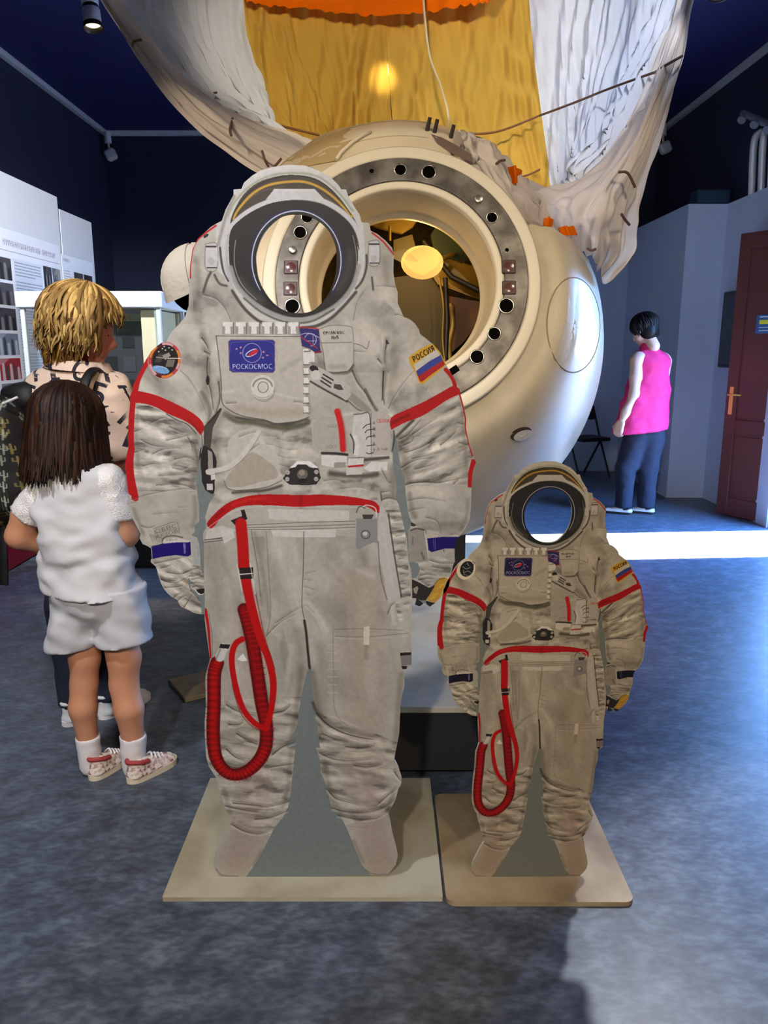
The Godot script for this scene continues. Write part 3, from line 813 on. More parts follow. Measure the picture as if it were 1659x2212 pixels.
	fold("L", 7, [540, 656, 640, 642, 722, 632], 0.85)
	for s in [[200, 950, 300, 972, 420, 992, 480, 990], [260, 930, 400, 942, 520, 956, 640, 930, 690, 914], [430, 1052, 540, 1040, 640, 1002, 680, 978], [250, 1090, 340, 1140, 450, 1162, 540, 1142]]:
		fold("L", 11, s, 0.75)
	for s in [[620, 768], [590, 860], [450, 1098], [510, 990]]:
		sk("L", pale, 34, [s[0] - 50, s[1], s[0] + 50, s[1] + 4], 0.55, 1.0)
	sk("L", dark, 44, [870, 165, 900, 240, 960, 280], 0.7, 0.9)
	fold("L", 22, [900, 250, 980, 330, 1100, 395, 1230, 430, 1330, 446], 0.75)
	fold("L", 15, [940, 400, 1040, 440, 1140, 462], 0.55)
	for s in [[1120, 500, 1230, 508, 1340, 490], [920, 545, 1020, 592, 1150, 606, 1320, 590], [975, 820, 1040, 892, 1140, 922, 1220, 942], [1015, 965, 1100, 990, 1250, 1000, 1380, 972, 1500, 900], [1060, 1020, 1200, 1052, 1330, 1046, 1420, 1010], [1370, 930, 1440, 870, 1500, 822], [1490, 690, 1520, 740, 1545, 760], [1180, 640, 1280, 655, 1400, 630]]:
		fold("L", 12, s, 0.65)
	fold("L", 8, [1000, 1240, 1150, 1250, 1290, 1230], 0.0)
	sk("L", rgb8(122, 112, 106), 5, [1130, 1106, 1250, 1112, 1340, 1096], 0.6, 0.7)
	sk("L", rgb8(100, 92, 88), 22, [130, 1430, 180, 1480, 300, 1486], 0.6, 1.0)
	sk("L", rgb8(100, 92, 88), 22, [1270, 1440, 1340, 1474, 1430, 1470], 0.6, 1.0)
	sk("L", rgb8(112, 104, 98), 60, [480, 1290, 420, 1400], 0.4, 1.0)
	sk("L", rgb8(112, 104, 98), 60, [1180, 1220, 1250, 1380], 0.4, 1.0)
	# left sleeve
	sk("D", mid, 120, [330, 700, 450, 780, 560, 900], 0.3, 1.0)
	sk("D", dark, 22, [620, 1195, 760, 1275, 900, 1335, 1010, 1450], 0.8, 0.8)
	fl("D", rgb8(70, 65, 61), [1110, 1360, 1330, 1110, 1352, 1130, 1230, 1380, 1200, 1660, 1110, 1600])
	sk("D", black, 24, [1165, 1320, 1230, 1260, 1340, 1120], 0.7, 0.9)
	for s in [[660, 1360, 800, 1420, 930, 1440], [280, 1530, 420, 1600, 600, 1622, 720, 1612], [620, 1540, 800, 1500, 940, 1465], [430, 1722, 560, 1662, 720, 1640, 800, 1650], [720, 1790, 880, 1760, 990, 1800], [700, 1905, 820, 1925, 920, 1880], [520, 2005, 700, 2000, 880, 1990], [480, 2135, 700, 2105, 900, 2150, 1000, 2190], [190, 1420, 300, 1390], [180, 1700, 260, 1680, 340, 1640], [420, 1300, 560, 1240, 640, 1250], [900, 1500, 950, 1620, 960, 1700], [300, 1880, 430, 1850, 560, 1860]]:
		fold("D", 15, s, 0.5)
	sk("D", dark, 70, [960, 1560, 1030, 1760, 1040, 1900], 0.35, 1.0)
	sk("D", mid, 90, [230, 1600, 260, 1900, 330, 2100], 0.35, 1.0)
	fold("D", 10, [800, 620, 920, 740, 1050, 960, 1150, 1220], 0.4)
	sk("D", red, 84, [450, 345, 400, 430, 320, 560, 240, 720, 205, 860, 195, 960], 1.0, 0.2)
	sk("D", red, 90, [165, 1030, 150, 1250, 142, 1500, 152, 1650], 1.0, 0.2)
	sk("D", red, 118, [140, 1650, 125, 1800, 130, 1950, 160, 2220], 1.0, 0.2)
	sk("G", red, 120, [35, -30, 60, 100, 95, 255], 1.0, 0.15)
	fl("D", red, [125, 960, 175, 885, 300, 900, 480, 945, 720, 1050, 930, 1160, 1060, 1260, 1115, 1360, 1085, 1460, 1060, 1460, 960, 1350, 830, 1270, 640, 1190, 470, 1100, 300, 1050, 140, 1035], 3)
	sk("D", rgb8(120, 10, 16), 40, [900, 1260, 1000, 1360, 1070, 1440], 0.6, 1.0)
	sk("D", rgb8(118, 8, 14), 12, [150, 1600, 130, 1660], 0.6, 0.9)
	sk("D", rgb8(118, 8, 14), 12, [80, 1880, 190, 1900], 0.6, 0.9)
	if not small:
		fl("D", rgb8(196, 150, 150), oval(Vector2(592, 480), 222, 252, 0.25))
		fl("D", rgb8(110, 30, 38), oval(Vector2(592, 480), 212, 242, 0.25))
		for k in 16:
			var a0 := TAU * k / 16.0
			var cols := [rgb8(208, 168, 170), rgb8(70, 24, 30), rgb8(214, 132, 52), rgb8(186, 60, 66)]
			sk("D", cols[(k * 7 + k / 3) % 4], 34, oval(Vector2(592, 480), 192, 222, 0.25, a0, a0 + 0.3, 5), 0.95, 0.2)
		fl("D", rgb8(24, 20, 21), oval(Vector2(600, 475), 168, 198, 0.25))
		fl("D", rgb8(112, 158, 208), oval(Vector2(540, 605), 118, 50, 0.25))
		sk("D", rgb8(206, 222, 236), 12, [460, 580, 540, 562, 620, 590], 0.8, 0.8)
		sk("D", rgb8(224, 218, 206), 15, [485, 440, 600, 452, 800, 456], 1.0, 0.4)
		for k in 4:
			sk("D", rgb8(128, 120, 110), 26, [640 + k * 26, 480, 616 + k * 26, 560], 0.9, 0.3)
			sk("D", rgb8(96, 90, 84), 26, [520 + k * 24, 400, 470 + k * 20, 500], 0.5, 0.3)
		fl("D", rgb8(150, 144, 136), [560, 420, 650, 375, 672, 420, 600, 480])
		for s in [[515, 366], [562, 326], [604, 346], [650, 316], [690, 344], [586, 300]]:
			fl("D", rgb8(214, 206, 200), oval(Vector2(s[0], s[1]), 11, 9))
	else:
		fl("D", rgb8(226, 222, 210), oval(Vector2(592, 480), 205, 245, 0.2))
		fl("D", rgb8(28, 30, 40), oval(Vector2(610, 470), 150, 185, 0.2))
		for s in [[520, 420, 600, 470, 690, 430], [560, 560, 640, 520, 700, 560], [600, 330, 650, 400], [540, 500, 560, 600, 640, 620]]:
			sk("D", rgb8(186, 190, 186), 20, s, 0.85, 0.5)
		sk("D", rgb8(60, 62, 66), 16, [720, 300, 770, 330, 740, 390], 0.9, 0.5)
	# left forearm and glove
	fold("G", 9, [40, 285, 300, 205, 600, 148, 900, 112, 1065, 135], 0.55)
	fold("G", 12, [500, 60, 700, 40, 900, 60, 1040, 130], 0.5)
	fold("G", 14, [190, 700, 300, 735, 415, 705], 0.6)
	for s in [[780, 410, 940, 400], [380, 520, 560, 500, 760, 490], [30, 340, 120, 330]]:
		fold("G", 12, s, 0.25)
	sk("G", mid, 110, [80, 450, 160, 650, 230, 850], 0.4, 1.0)
	fl("G", rgb8(166, 160, 152), [380, 745, 750, 645, 800, 815, 560, 880, 470, 990, 400, 900])
	sk("G", dark, 8, [380, 745, 560, 690, 750, 645, 800, 820], 0.8, 0.6)
	sk("G", dark, 6, [395, 830, 600, 780, 775, 735], 0.7, 0.6)
	q = tx(zp("G", [400, 765, 740, 668, 412, 822]))
	pr.text("ОБВС", q[0], q[1], q[2], rgb8(108, 102, 96))
	q = tx(zp("G", [410, 850, 760, 752, 425, 905]))
	pr.text("АКЗОВ", q[0], q[1], q[2], rgb8(112, 106, 100))
	for k in 6:
		fold("G", 11, [330.0 + k * 34, 850.0 + 8 * k, 380.0 + k * 36, 970.0 - 4 * k], 0.55)
	sk("G", dark, 30, [520, 960, 560, 890, 700, 860, 850, 890], 0.75, 0.8)
	fl("G", rgb8(200, 197, 193), [545, 920, 760, 890, 860, 920, 960, 935, 965, 965, 540, 992])
	q = tx(zp("G", [580, 918, 760, 898, 582, 950]))
	pr.text("ОДОД", q[0], q[1], q[2], rgb8(110, 104, 98))
	sk("G", black, 26, [360, 1030, 470, 1010, 540, 985], 0.8, 0.7)
	fl("G", rgb8(26, 12, 106) if not small else rgb8(18, 16, 40), [355, 1040, 540, 988, 740, 968, 975, 962, 986, 1160, 930, 1190, 740, 1168, 520, 1195, 370, 1232])
	fl("G", rgb8(110, 108, 170), [855, 985, 895, 980, 900, 1140, 870, 1145])
	fl("G", rgb8(164, 166, 164), [985, 880, 1070, 880, 1110, 1000, 1135, 1200, 1135, 1350, 1015, 1335, 995, 1200])
	sk("G", rgb8(90, 92, 90), 16, [1095, 1040, 1100, 1200], 0.5, 0.9)
	sk("G", dark, 9, [1020, 1340, 1080, 1345, 1135, 1352], 0.8, 0.6)
	sk("G", rgb8(206, 204, 200), 8, [975, 960, 985, 1060, 1010, 1330], 0.8, 0.6)
	for s in [[400, 1300, 600, 1262, 900, 1195], [500, 1375, 660, 1335], [560, 1685, 750, 1672, 850, 1652], [710, 1850, 760, 1800, 820, 1782], [770, 1892, 850, 1830, 920, 1810], [870, 2000, 940, 1900, 1000, 1805], [600, 1440, 800, 1470, 950, 1430], [860, 1460, 1000, 1400, 1100, 1380]]:
		fold("G", 13, s, 0.75)
	fold("G", 24, [510, 1552, 600, 1582, 760, 1562], 0.95)
	sk("G", dark, 10, [620, 1600, 760, 1600, 880, 1540, 960, 1500], 0.7, 0.7)
	sk("G", rgb8(176, 132, 92), 50, [915, 1540, 915, 1640], 0.6, 0.8)
	for s in [[990, 1560, 1100, 1540, 1190, 1560], [980, 1620, 1080, 1610, 1190, 1630], [1000, 1680, 1100, 1660, 1190, 1690], [960, 1505, 1080, 1490, 1150, 1450]]:
		fold("G", 12, s, 0.6)
	fl("G", black, [1060, 1715, 1130, 1705, 1195, 1700, 1192, 1770, 1140, 1792, 1085, 1755])
	sk("G", rgb8(60, 52, 46), 40, [985, 1730, 1060, 1800, 1120, 1880], 0.9, 0.5)
	# left gap between sleeve and hip
	var gap := []
	for s in [[436, 930], [440, 960], [433, 990], [428, 1012], [424, 1040], [426, 1058], [430, 1090], [431, 1125], [421, 1135], [422, 1148], [414, 1156], [426, 1160], [431, 1176], [434, 1222], [437, 1238], [441, 1240], [441, 1176], [439, 1150], [446, 1140], [444, 1115], [452, 1088], [466, 1066], [456, 1066], [444, 1058], [437, 1040], [434, 1000]]:
		var p := at(s[0], s[1], BOARD_Z)
		gap.append(Vector2(p.x, p.y))
	pr.fill(tx(gap), back)
	fl("G", back, [930, 1530, 965, 1540, 975, 1690, 1050, 1740, 1100, 1800, 1160, 1800, 1200, 1780, 1205, 2130, 1150, 2110, 1140, 1960, 1100, 1850, 1000, 1760, 960, 1690, 935, 1620])
	# right sleeve
	fl("E", rgb8(44, 32, 44), [65, 495, 85, 505, 108, 545, 80, 545])
	sk("E", mid, 50, [60, 620, 70, 900, 40, 1150], 0.7, 0.9)
	sk("E", black, 20, [40, 850, 40, 1000, 30, 1180], 0.7, 0.8)
	fold("E", 8, [175, 215, 215, 208, 270, 235], 0.6)
	fold("E", 8, [100, 1280, 180, 1120, 300, 950, 395, 850], 0.45)
	sk("E", mid, 110, [120, 300, 200, 420], 0.3, 1.0)
	sk("E", dark, 50, [190, 1600, 260, 1530, 380, 1410], 0.8, 0.8)
	for s in [[220, 1620, 330, 1560, 470, 1400], [270, 1692, 370, 1642, 375, 1570], [380, 1560, 470, 1500, 650, 1385], [290, 1775, 450, 1722, 640, 1612, 760, 1540], [370, 1842, 560, 1802, 750, 1752], [240, 1952, 400, 1862, 600, 1832], [400, 1962, 560, 1922, 650, 1890], [690, 1692, 800, 1602, 870, 1530], [890, 1440, 960, 1452], [900, 1660, 1000, 1690], [620, 2120, 760, 2100, 900, 2070, 990, 2060], [840, 2130, 900, 2080]]:
		fold("E", 14, s, 0.55)
	fold("E", 12, [330, 2122, 480, 2112, 570, 2105], 0.9)
	sk("E", mid, 90, [950, 1500, 970, 1750, 960, 2050], 0.3, 1.0)
	sk("E", red, 46, [750, 835, 800, 890, 840, 960, 855, 1020], 1.0, 0.2)
	sk("E", red, 22, [905, 1100, 950, 1250, 978, 1400, 978, 1500, 1000, 1600, 1030, 1720, 1055, 1810], 1.0, 0.2)
	fl("E", red, [1045, 1850, 1080, 1850, 1110, 1890, 1075, 1960, 1060, 2020, 1055, 2175, 1000, 2170, 1005, 2010, 1020, 1950])
	fl("E", red, [130, 1380, 300, 1292, 500, 1200, 700, 1092, 830, 1020, 890, 1040, 930, 1080, 905, 1112, 760, 1182, 600, 1290, 460, 1370, 300, 1430, 180, 1490, 130, 1512], 3)
	sk("E", rgb8(96, 6, 12), 60, [140, 1440, 240, 1390, 330, 1350], 0.6, 1.0)
	fl("E", rgb8(204, 158, 44), [330, 692, 440, 610, 560, 548, 612, 540, 690, 640, 755, 780, 620, 900, 490, 998, 452, 992, 430, 930, 400, 860, 342, 760])
	fl("E", rgb8(196, 192, 186), [385, 780, 640, 602, 690, 668, 415, 850])
	fl("E", rgb8(52, 66, 148), [415, 850, 560, 742, 694, 668, 718, 728, 435, 910])
	fl("E", rgb8(172, 26, 36), [435, 910, 560, 830, 720, 728, 742, 778, 600, 880, 482, 972, 458, 968])
	q = tx(zp("E", [366, 690, 600, 556, 392, 752]))
	pr.text("РОССИЯ", q[0], q[1], q[2], rgb8(36, 26, 20), true)
	# right forearm and glove
	fl("E", back, [165, 1560, 200, 1650, 212, 1800, 240, 1950, 280, 2050, 290, 2215, 195, 2215, 160, 1950, 140, 1720, 150, 1600])
	fl("H", back, [130, -20, 250, -20, 265, 180, 300, 450, 330, 580, 350, 620, 345, 720, 310, 780, 316, 1000, 322, 1270, 450, 1290, 500, 1390, 440, 1530, 365, 1540, 350, 1400, 312, 1240, 280, 900, 205, 560, 150, 360, 110, 270])
	sk("E", black, 26, [160, 1530, 165, 1640, 140, 1760], 0.7, 0.9)
	fold("H", 12, [265, 50, 400, 20, 560, 12], 0.85)
	for s in [[300, 300, 560, 262, 900, 312], [320, 470, 400, 440, 560, 420], [590, 570, 740, 610, 800, 700, 830, 830], [980, 840, 1060, 830, 1120, 850]]:
		fold("H", 14, s, 0.5)
	sk("H", mid, 110, [330, 200, 360, 450, 420, 560], 0.5, 1.0)
	fl("H", dark, [350, 640, 440, 690, 400, 712, 348, 705])
	fl("H", rgb8(146, 140, 133), [320, 790, 380, 750, 560, 765, 590, 1000, 625, 1270, 322, 1282])
	sk("H", dark, 40, [345, 775, 440, 745, 560, 770], 0.8, 0.8)
	sk("H", dark, 36, [380, 880, 375, 990], 0.45, 1.0)
	sk("H", dark, 60, [520, 1130, 560, 1230], 0.5, 1.0)
	sk("H", rgb8(206, 202, 198), 14, [565, 780, 600, 1000, 630, 1240], 0.9, 0.5)
	fl("H", rgb8(180, 172, 164), [600, 765, 770, 790, 815, 830, 760, 880, 620, 900])
	fl("H", rgb8(24, 10, 96) if not small else rgb8(18, 16, 40), [610, 905, 880, 876, 1120, 882, 1065, 935, 1045, 1062, 880, 1066, 680, 1122, 630, 1090])
	sk("H", rgb8(150, 150, 206), 8, [705, 912, 712, 1000, 722, 1065, 738, 1060, 736, 912], 0.9, 0.5)
	for s in [[640, 1245, 780, 1285, 900, 1298, 1040, 1300], [500, 1490, 620, 1470, 760, 1500], [470, 1560, 600, 1540, 700, 1550], [520, 1400, 560, 1420], [870, 1090, 880, 1140], [700, 1350, 860, 1380]]:
		fold("H", 15, s, 0.7)
	fl("H", rgb8(42, 40, 39), [365, 1550, 450, 1590, 640, 1690, 730, 1640, 760, 1560, 700, 1730, 590, 1880, 540, 1905, 430, 1855, 372, 1850])
	fl("H", rgb8(150, 138, 130), [385, 1700, 450, 1660, 470, 1700, 440, 1790, 400, 1770])
	fl("H", rgb8(182, 140, 52), [700, 1710, 790, 1540, 880, 1520, 965, 1550, 955, 1660, 900, 1760, 790, 1880, 735, 1930, 600, 1880])
	sk("H", rgb8(96, 70, 30), 30, [720, 1640, 790, 1560, 880, 1540], 0.6, 0.9)
	for s in [[790, 1690], [730, 1800], [690, 1850], [850, 1640]]:
		sk("H", rgb8(216, 180, 80), 44, [s[0] - 30, s[1] + 10, s[0] + 30, s[1] - 10], 0.7, 1.0)
	sk("H", rgb8(178, 164, 148), 60, [900, 1580, 900, 1700, 820, 1820], 0.6, 0.9)
	fl("H", rgb8(36, 38, 36), [415, 1962, 440, 1855, 500, 1895, 552, 1942, 485, 1988])
	fl("H", rgb8(36, 38, 36), [590, 1890, 660, 1915, 738, 1930, 655, 1992, 590, 1940])
	fl("H", back, [500, 1890, 590, 1885, 590, 1930, 556, 1940])
	# umbilical hose and straps
	var rd := rgb8(184, 10, 14)
	var rd2 := rgb8(118, 6, 10)
	var hose := [410, 850, 440, 960, 470, 1100, 500, 1300, 530, 1500, 560, 1650, 552, 1800, 490, 1910, 390, 1978, 290, 1970, 215, 1870, 195, 1700, 200, 1500, 202, 1300, 222, 1215]
	sk("T", dark, 130, [430, 1000, 490, 1250, 540, 1500, 570, 1680, 560, 1820], 0.45, 0.9)
	sk("T", rgb8(90, 4, 8), 106, hose, 1.0, 0.15)
	sk("T", rd, 84, hose, 0.85, 0.7)
	sk("T", rd2, 90, [410, 850, 440, 960, 470, 1100, 500, 1300, 530, 1500, 560, 1650, 556, 1790], 0.55, 0.8)
	var hp := smooth(zp("T", hose), 9)
	var rr := RandomNumberGenerator.new()
	rr.seed = 11
	for k in range(2, hp.size() - 2):
		var dv: Vector2 = (hp[k + 1] - hp[k - 1]).normalized().orthogonal()
		var o: Vector2 = hp[k] + dv * rr.randf_range(-0.006, 0.006)
		pr.stroke(tx([o - dv * 0.017, o + dv * rr.randf_range(0.004, 0.017)]), 0.004 * pr.k, 0.002 * pr.k, rgb8(84, 2, 6) if k % 2 else rgb8(206, 24, 26), 0.6, 0.8)
	sk("T", rgb8(198, 196, 196), 74, [268, 1110, 240, 1180], 1.0, 0.3)
	sk("T", rgb8(110, 106, 106), 14, [245, 1120, 215, 1190], 0.7, 0.7)
	fl("T", black, [245, 1085, 312, 1090, 300, 1118, 235, 1112])
	fl("T", rgb8(222, 220, 220), [360, 1190, 400, 1150, 430, 1200, 390, 1205])
	sk("T", rd, 46, [560, 1672, 480, 1630, 400, 1530, 345, 1360, 322, 1190, 345, 1090, 395, 1052], 1.0, 0.2)
	sk("T", rd2, 12, [545, 1690, 460, 1650, 380, 1550, 325, 1370], 0.6, 0.9)
	sk("T", rd, 84, [385, 255, 398, 400, 405, 550], 1.0, 0.15)
	sk("T", rd, 74, [420, 645, 450, 800, 490, 950, 530, 1080], 1.0, 0.15, 62)
	sk("T", rd, 60, [530, 1080, 575, 1190, 608, 1350, 596, 1520, 562, 1665], 1.0, 0.2, 44)
	sk("T", rd2, 12, [480, 700, 520, 900, 556, 1060, 620, 1260], 0.6, 0.9)
	fl("T", rgb8(40, 26, 28), [372, 562, 468, 556, 472, 636, 384, 640])
	sk("T", rgb8(222, 220, 220), 9, [380, 606, 465, 600], 1.0, 0.3)
	sk("T", rgb8(210, 208, 206), 9, [358, 540, 378, 640, 392, 720], 0.9, 0.5)
	sk("T", rgb8(210, 208, 206), 9, [448, 530, 468, 640, 486, 740], 0.9, 0.5)
	pr.grain(9, 0.05 * 1060.0 / per_metre, 0.05)
	return pr.texture()

# one standee: printed board with the face hole, standing on a plywood base
func standee(called: String, label: String, k: float, dx: float, foot: float, base: PackedVector2Array, round_: float, print_: Texture2D, tint: Color) -> Node3D:
	var t := thing(called, label, "standee", Vector3(0, 0, BOARD_Z))
	var ol := PackedVector2Array()
	for p in outline():
		ol.append(Vector2(p.x * k + dx, (p.y - FOOT) * k + foot))
	var hl := PackedVector2Array()
	for p in hole():
		hl.append(Vector2(p.x * k + dx, (p.y - FOOT) * k + foot))
	var rect := Rect2(PX0 * k + dx, (PY1 - PH - FOOT) * k + foot, PW * k, PH * k)
	var mid := 0.0
	for p in hl:
		mid += p.x / hl.size()
	var halves := []
	for s in [[-9.0, mid], [mid, 9.0]]:
		for a in Geometry2D.intersect_polygons(ol, PackedVector2Array([Vector2(s[0], -1), Vector2(s[1], -1), Vector2(s[1], 4), Vector2(s[0], 4)])):
			halves.append_array(Geometry2D.clip_polygons(a, hl))
	var face := mat(tint, 0.55, 0.0, 0.4)
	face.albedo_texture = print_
	face.texture_repeat = false
	var b := Buf.new()
	b.plate(halves, Transform3D(Basis(), Vector3(0, 0, 0)), 0.006, rect, true)
	var o := obj("printed_face", b, face, t)
	o.set_meta("label", "flat printed photograph of a spacesuit with an open round face hole")
	var c := Buf.new()
	c.plate(halves, Transform3D(Basis(), Vector3(0, 0, -0.002)), 0.009, rect)
	c.rim(ol, Transform3D(Basis(), Vector3(0, 0, -0.0016)), 0.0092)
	c.rim(hl, Transform3D(Basis(), Vector3(0, 0, -0.0016)), 0.0092)
	obj("backing_board", c, M.board_edge, t)
	# base board: rounded rectangle in plan
	var xf := Transform3D(Basis(Vector3.RIGHT, -PI / 2), Vector3(0, 0.0065, -BOARD_Z))
	var pts := PackedVector2Array()
	var r := round_
	var lo := base[0]
	var hi := base[1]
	for cn in [[hi.x - r, hi.y - r, 0.0], [lo.x + r, hi.y - r, PI / 2], [lo.x + r, lo.y + r, PI], [hi.x - r, lo.y + r, PI * 1.5]]:
		for q in 6:
			var a: float = cn[2] + PI / 2 * q / 5.0
			pts.append(Vector2(cn[0] + cos(a) * r, cn[1] + sin(a) * r))
	var d := Buf.new()
	d.slab(pts, xf, 0.013)
	obj("base_board", d, M.plywood if round_ < 0.01 else M.plywood_brown, t)
	# plywood prop behind the board
	for s in [-1.0, 1.0]:
		var e := Buf.new()
		e.slab(PackedVector2Array([Vector2(0, 0), Vector2(0.26 * k, 0), Vector2(0, 0.62 * k)]), Transform3D(Basis(Vector3.UP, PI / 2), Vector3(mid + s * 0.17 * k, 0.0132, -0.0075)), 0.012)
		obj("prop", e, M.board_edge, t)
	return t

const FOOT := 0.0138

# ---------- materials ----------
func materials() -> void:
	M.board_edge = mat(rgb8(206, 196, 178), 0.8)
	M.plywood = tri_uv(mat(Color.WHITE, 0.6), 0.9)
	M.plywood.albedo_texture = noise_tex(0.006, 5, [rgb8(158, 148, 122), rgb8(176, 168, 144), rgb8(188, 181, 160)], [0.2, 0.5, 0.85], 4)
	M.plywood_brown = tri_uv(mat(Color.WHITE, 0.6), 0.9)
	M.plywood_brown.albedo_texture = noise_tex(0.006, 5, [rgb8(136, 114, 84), rgb8(158, 138, 106), rgb8(174, 156, 126)], [0.2, 0.5, 0.85], 8)
	M.deck = tri_uv(mat(Color.WHITE, 0.5), 0.9)
	M.deck.albedo_texture = noise_tex(0.006, 5, [rgb8(202, 188, 158), rgb8(216, 204, 178), rgb8(226, 216, 194)], [0.2, 0.5, 0.85], 14)
	M.floor = mat(Color.WHITE, 0.42, 0.0, 0.5)
	M.floor.albedo_texture = noise_tex(0.012, 7, [rgb8(74, 81, 92), rgb8(85, 93, 106), rgb8(93, 102, 116), rgb8(110, 119, 131)], [0.2, 0.45, 0.62, 0.9], 21, 1024)
	M.floor.uv1_triplanar = true
	M.floor.uv1_world_triplanar = true
	M.floor.uv1_scale = Vector3(0.5, 0.5, 0.8)
	M.floor.detail_enabled = true
	M.floor.detail_blend_mode = BaseMaterial3D.BLEND_MODE_MUL
	M.floor.detail_uv_layer = BaseMaterial3D.DETAIL_UV_2
	M.floor.detail_albedo = noise_tex(0.03, 6, [rgb8(196, 198, 204), rgb8(255, 255, 255)], [0.25, 0.75], 5)
	M.floor.uv2_triplanar = true
	M.floor.uv2_world_triplanar = true
	M.floor.uv2_scale = Vector3(1.3, 1.3, 2.6)
	M.navy = mat(rgb8(28, 32, 58), 0.8)
	M.ceiling = mat(rgb8(24, 28, 84), 0.8)
	M.panel = mat(rgb8(208, 210, 214), 0.7)
	M.partition = mat(rgb8(188, 202, 226), 0.75)
	M.white_metal = mat(rgb8(214, 218, 222), 0.4, 0.2)
	M.black = mat(rgb8(16, 16, 18), 0.45)
	M.silver = mat(rgb8(196, 198, 200), 0.3, 0.85)
	M.red_plinth = mat(rgb8(150, 22, 52), 0.55)
	M.brown_door = mat(rgb8(92, 46, 42), 0.45)
	M.brass = mat(rgb8(226, 186, 92), 0.25, 0.5)
	M.dark_box = mat(rgb8(44, 43, 42), 0.7)

func wallbox(called: String, lo: Vector3, hi: Vector3, m: Material, label := "", category := "") -> MeshInstance3D:
	var b := Buf.new()
	b.box((lo + hi) / 2, hi - lo)
	return struct(called, b, m, label, category)

func spot(at_: Vector3, to: Vector3, e: float, ang: float, c: Color, size: float, blend: float, parent: Node3D) -> void:
	var l := SpotLight3D.new()
	l.name = "light"
	parent.add_child(l)
	l.look_at_from_position(at_, to, Vector3.UP if absf((to - at_).normalized().y) < 0.97 else Vector3.BACK)
	l.light_energy = e
	l.spot_angle = ang
	l.spot_angle_attenuation = blend
	l.spot_range = 14.0
	l.spot_attenuation = 2.0
	l.light_color = c
	l.light_size = size
	l.shadow_enabled = true

# ---------- the scene ----------
func _ready() -> void:
	var cam := Camera3D.new()
	cam.name = "camera"
	add_child(cam)
	cam.position = EYE
	cam.rotation_degrees = Vector3(-12, 0, 0)
	cam.fov = rad_to_deg(2.0 * atan(CY / F))
	cam.near = 0.05
	cam.far = 200.0
	cam.current = true

	var env := Environment.new()
	env.background_mode = Environment.BG_SKY
	var sky := ProceduralSkyMaterial.new()
	sky.sky_top_color = rgb8(84, 142, 224)
	sky.sky_horizon_color = rgb8(138, 186, 236)
	sky.ground_bottom_color = rgb8(120, 118, 112)
	sky.ground_horizon_color = rgb8(150, 160, 170)
	sky.sky_energy_multiplier = 1.0
	sky.sun_angle_max = 10.0
	env.sky = Sky.new()
	env.sky.sky_material = sky
	env.background_energy_multiplier = 95.0
	env.tonemap_mode = Environment.TONE_MAPPER_LINEAR
	env.tonemap_exposure = 1.0
	env.sdfgi_enabled = true
	env.ssao_enabled = true
	env.ssil_enabled = true
	var we := WorldEnvironment.new()
	we.name = "environment"
	we.environment = env
	add_child(we)

	var sun := DirectionalLight3D.new()
	sun.name = "sun"
	add_child(sun)
	sun.look_at_from_position(Vector3.ZERO, Vector3(-1.0, -0.62, 0.07))
	sun.light_energy = 40.0
	sun.light_color = rgb8(255, 248, 236)
	sun.light_angular_distance = 0.6
	sun.shadow_enabled = true

	materials()
	lamps()
	room()
	people()
	capsule()
	parachute()
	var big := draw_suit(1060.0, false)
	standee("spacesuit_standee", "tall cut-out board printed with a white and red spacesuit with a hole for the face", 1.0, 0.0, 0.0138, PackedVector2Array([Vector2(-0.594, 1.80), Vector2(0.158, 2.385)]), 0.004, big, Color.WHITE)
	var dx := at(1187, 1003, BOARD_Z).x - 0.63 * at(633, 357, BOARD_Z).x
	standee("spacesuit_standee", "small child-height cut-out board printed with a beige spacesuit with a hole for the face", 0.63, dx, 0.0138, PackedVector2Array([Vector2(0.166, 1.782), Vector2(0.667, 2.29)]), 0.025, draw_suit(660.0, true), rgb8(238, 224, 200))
	details()

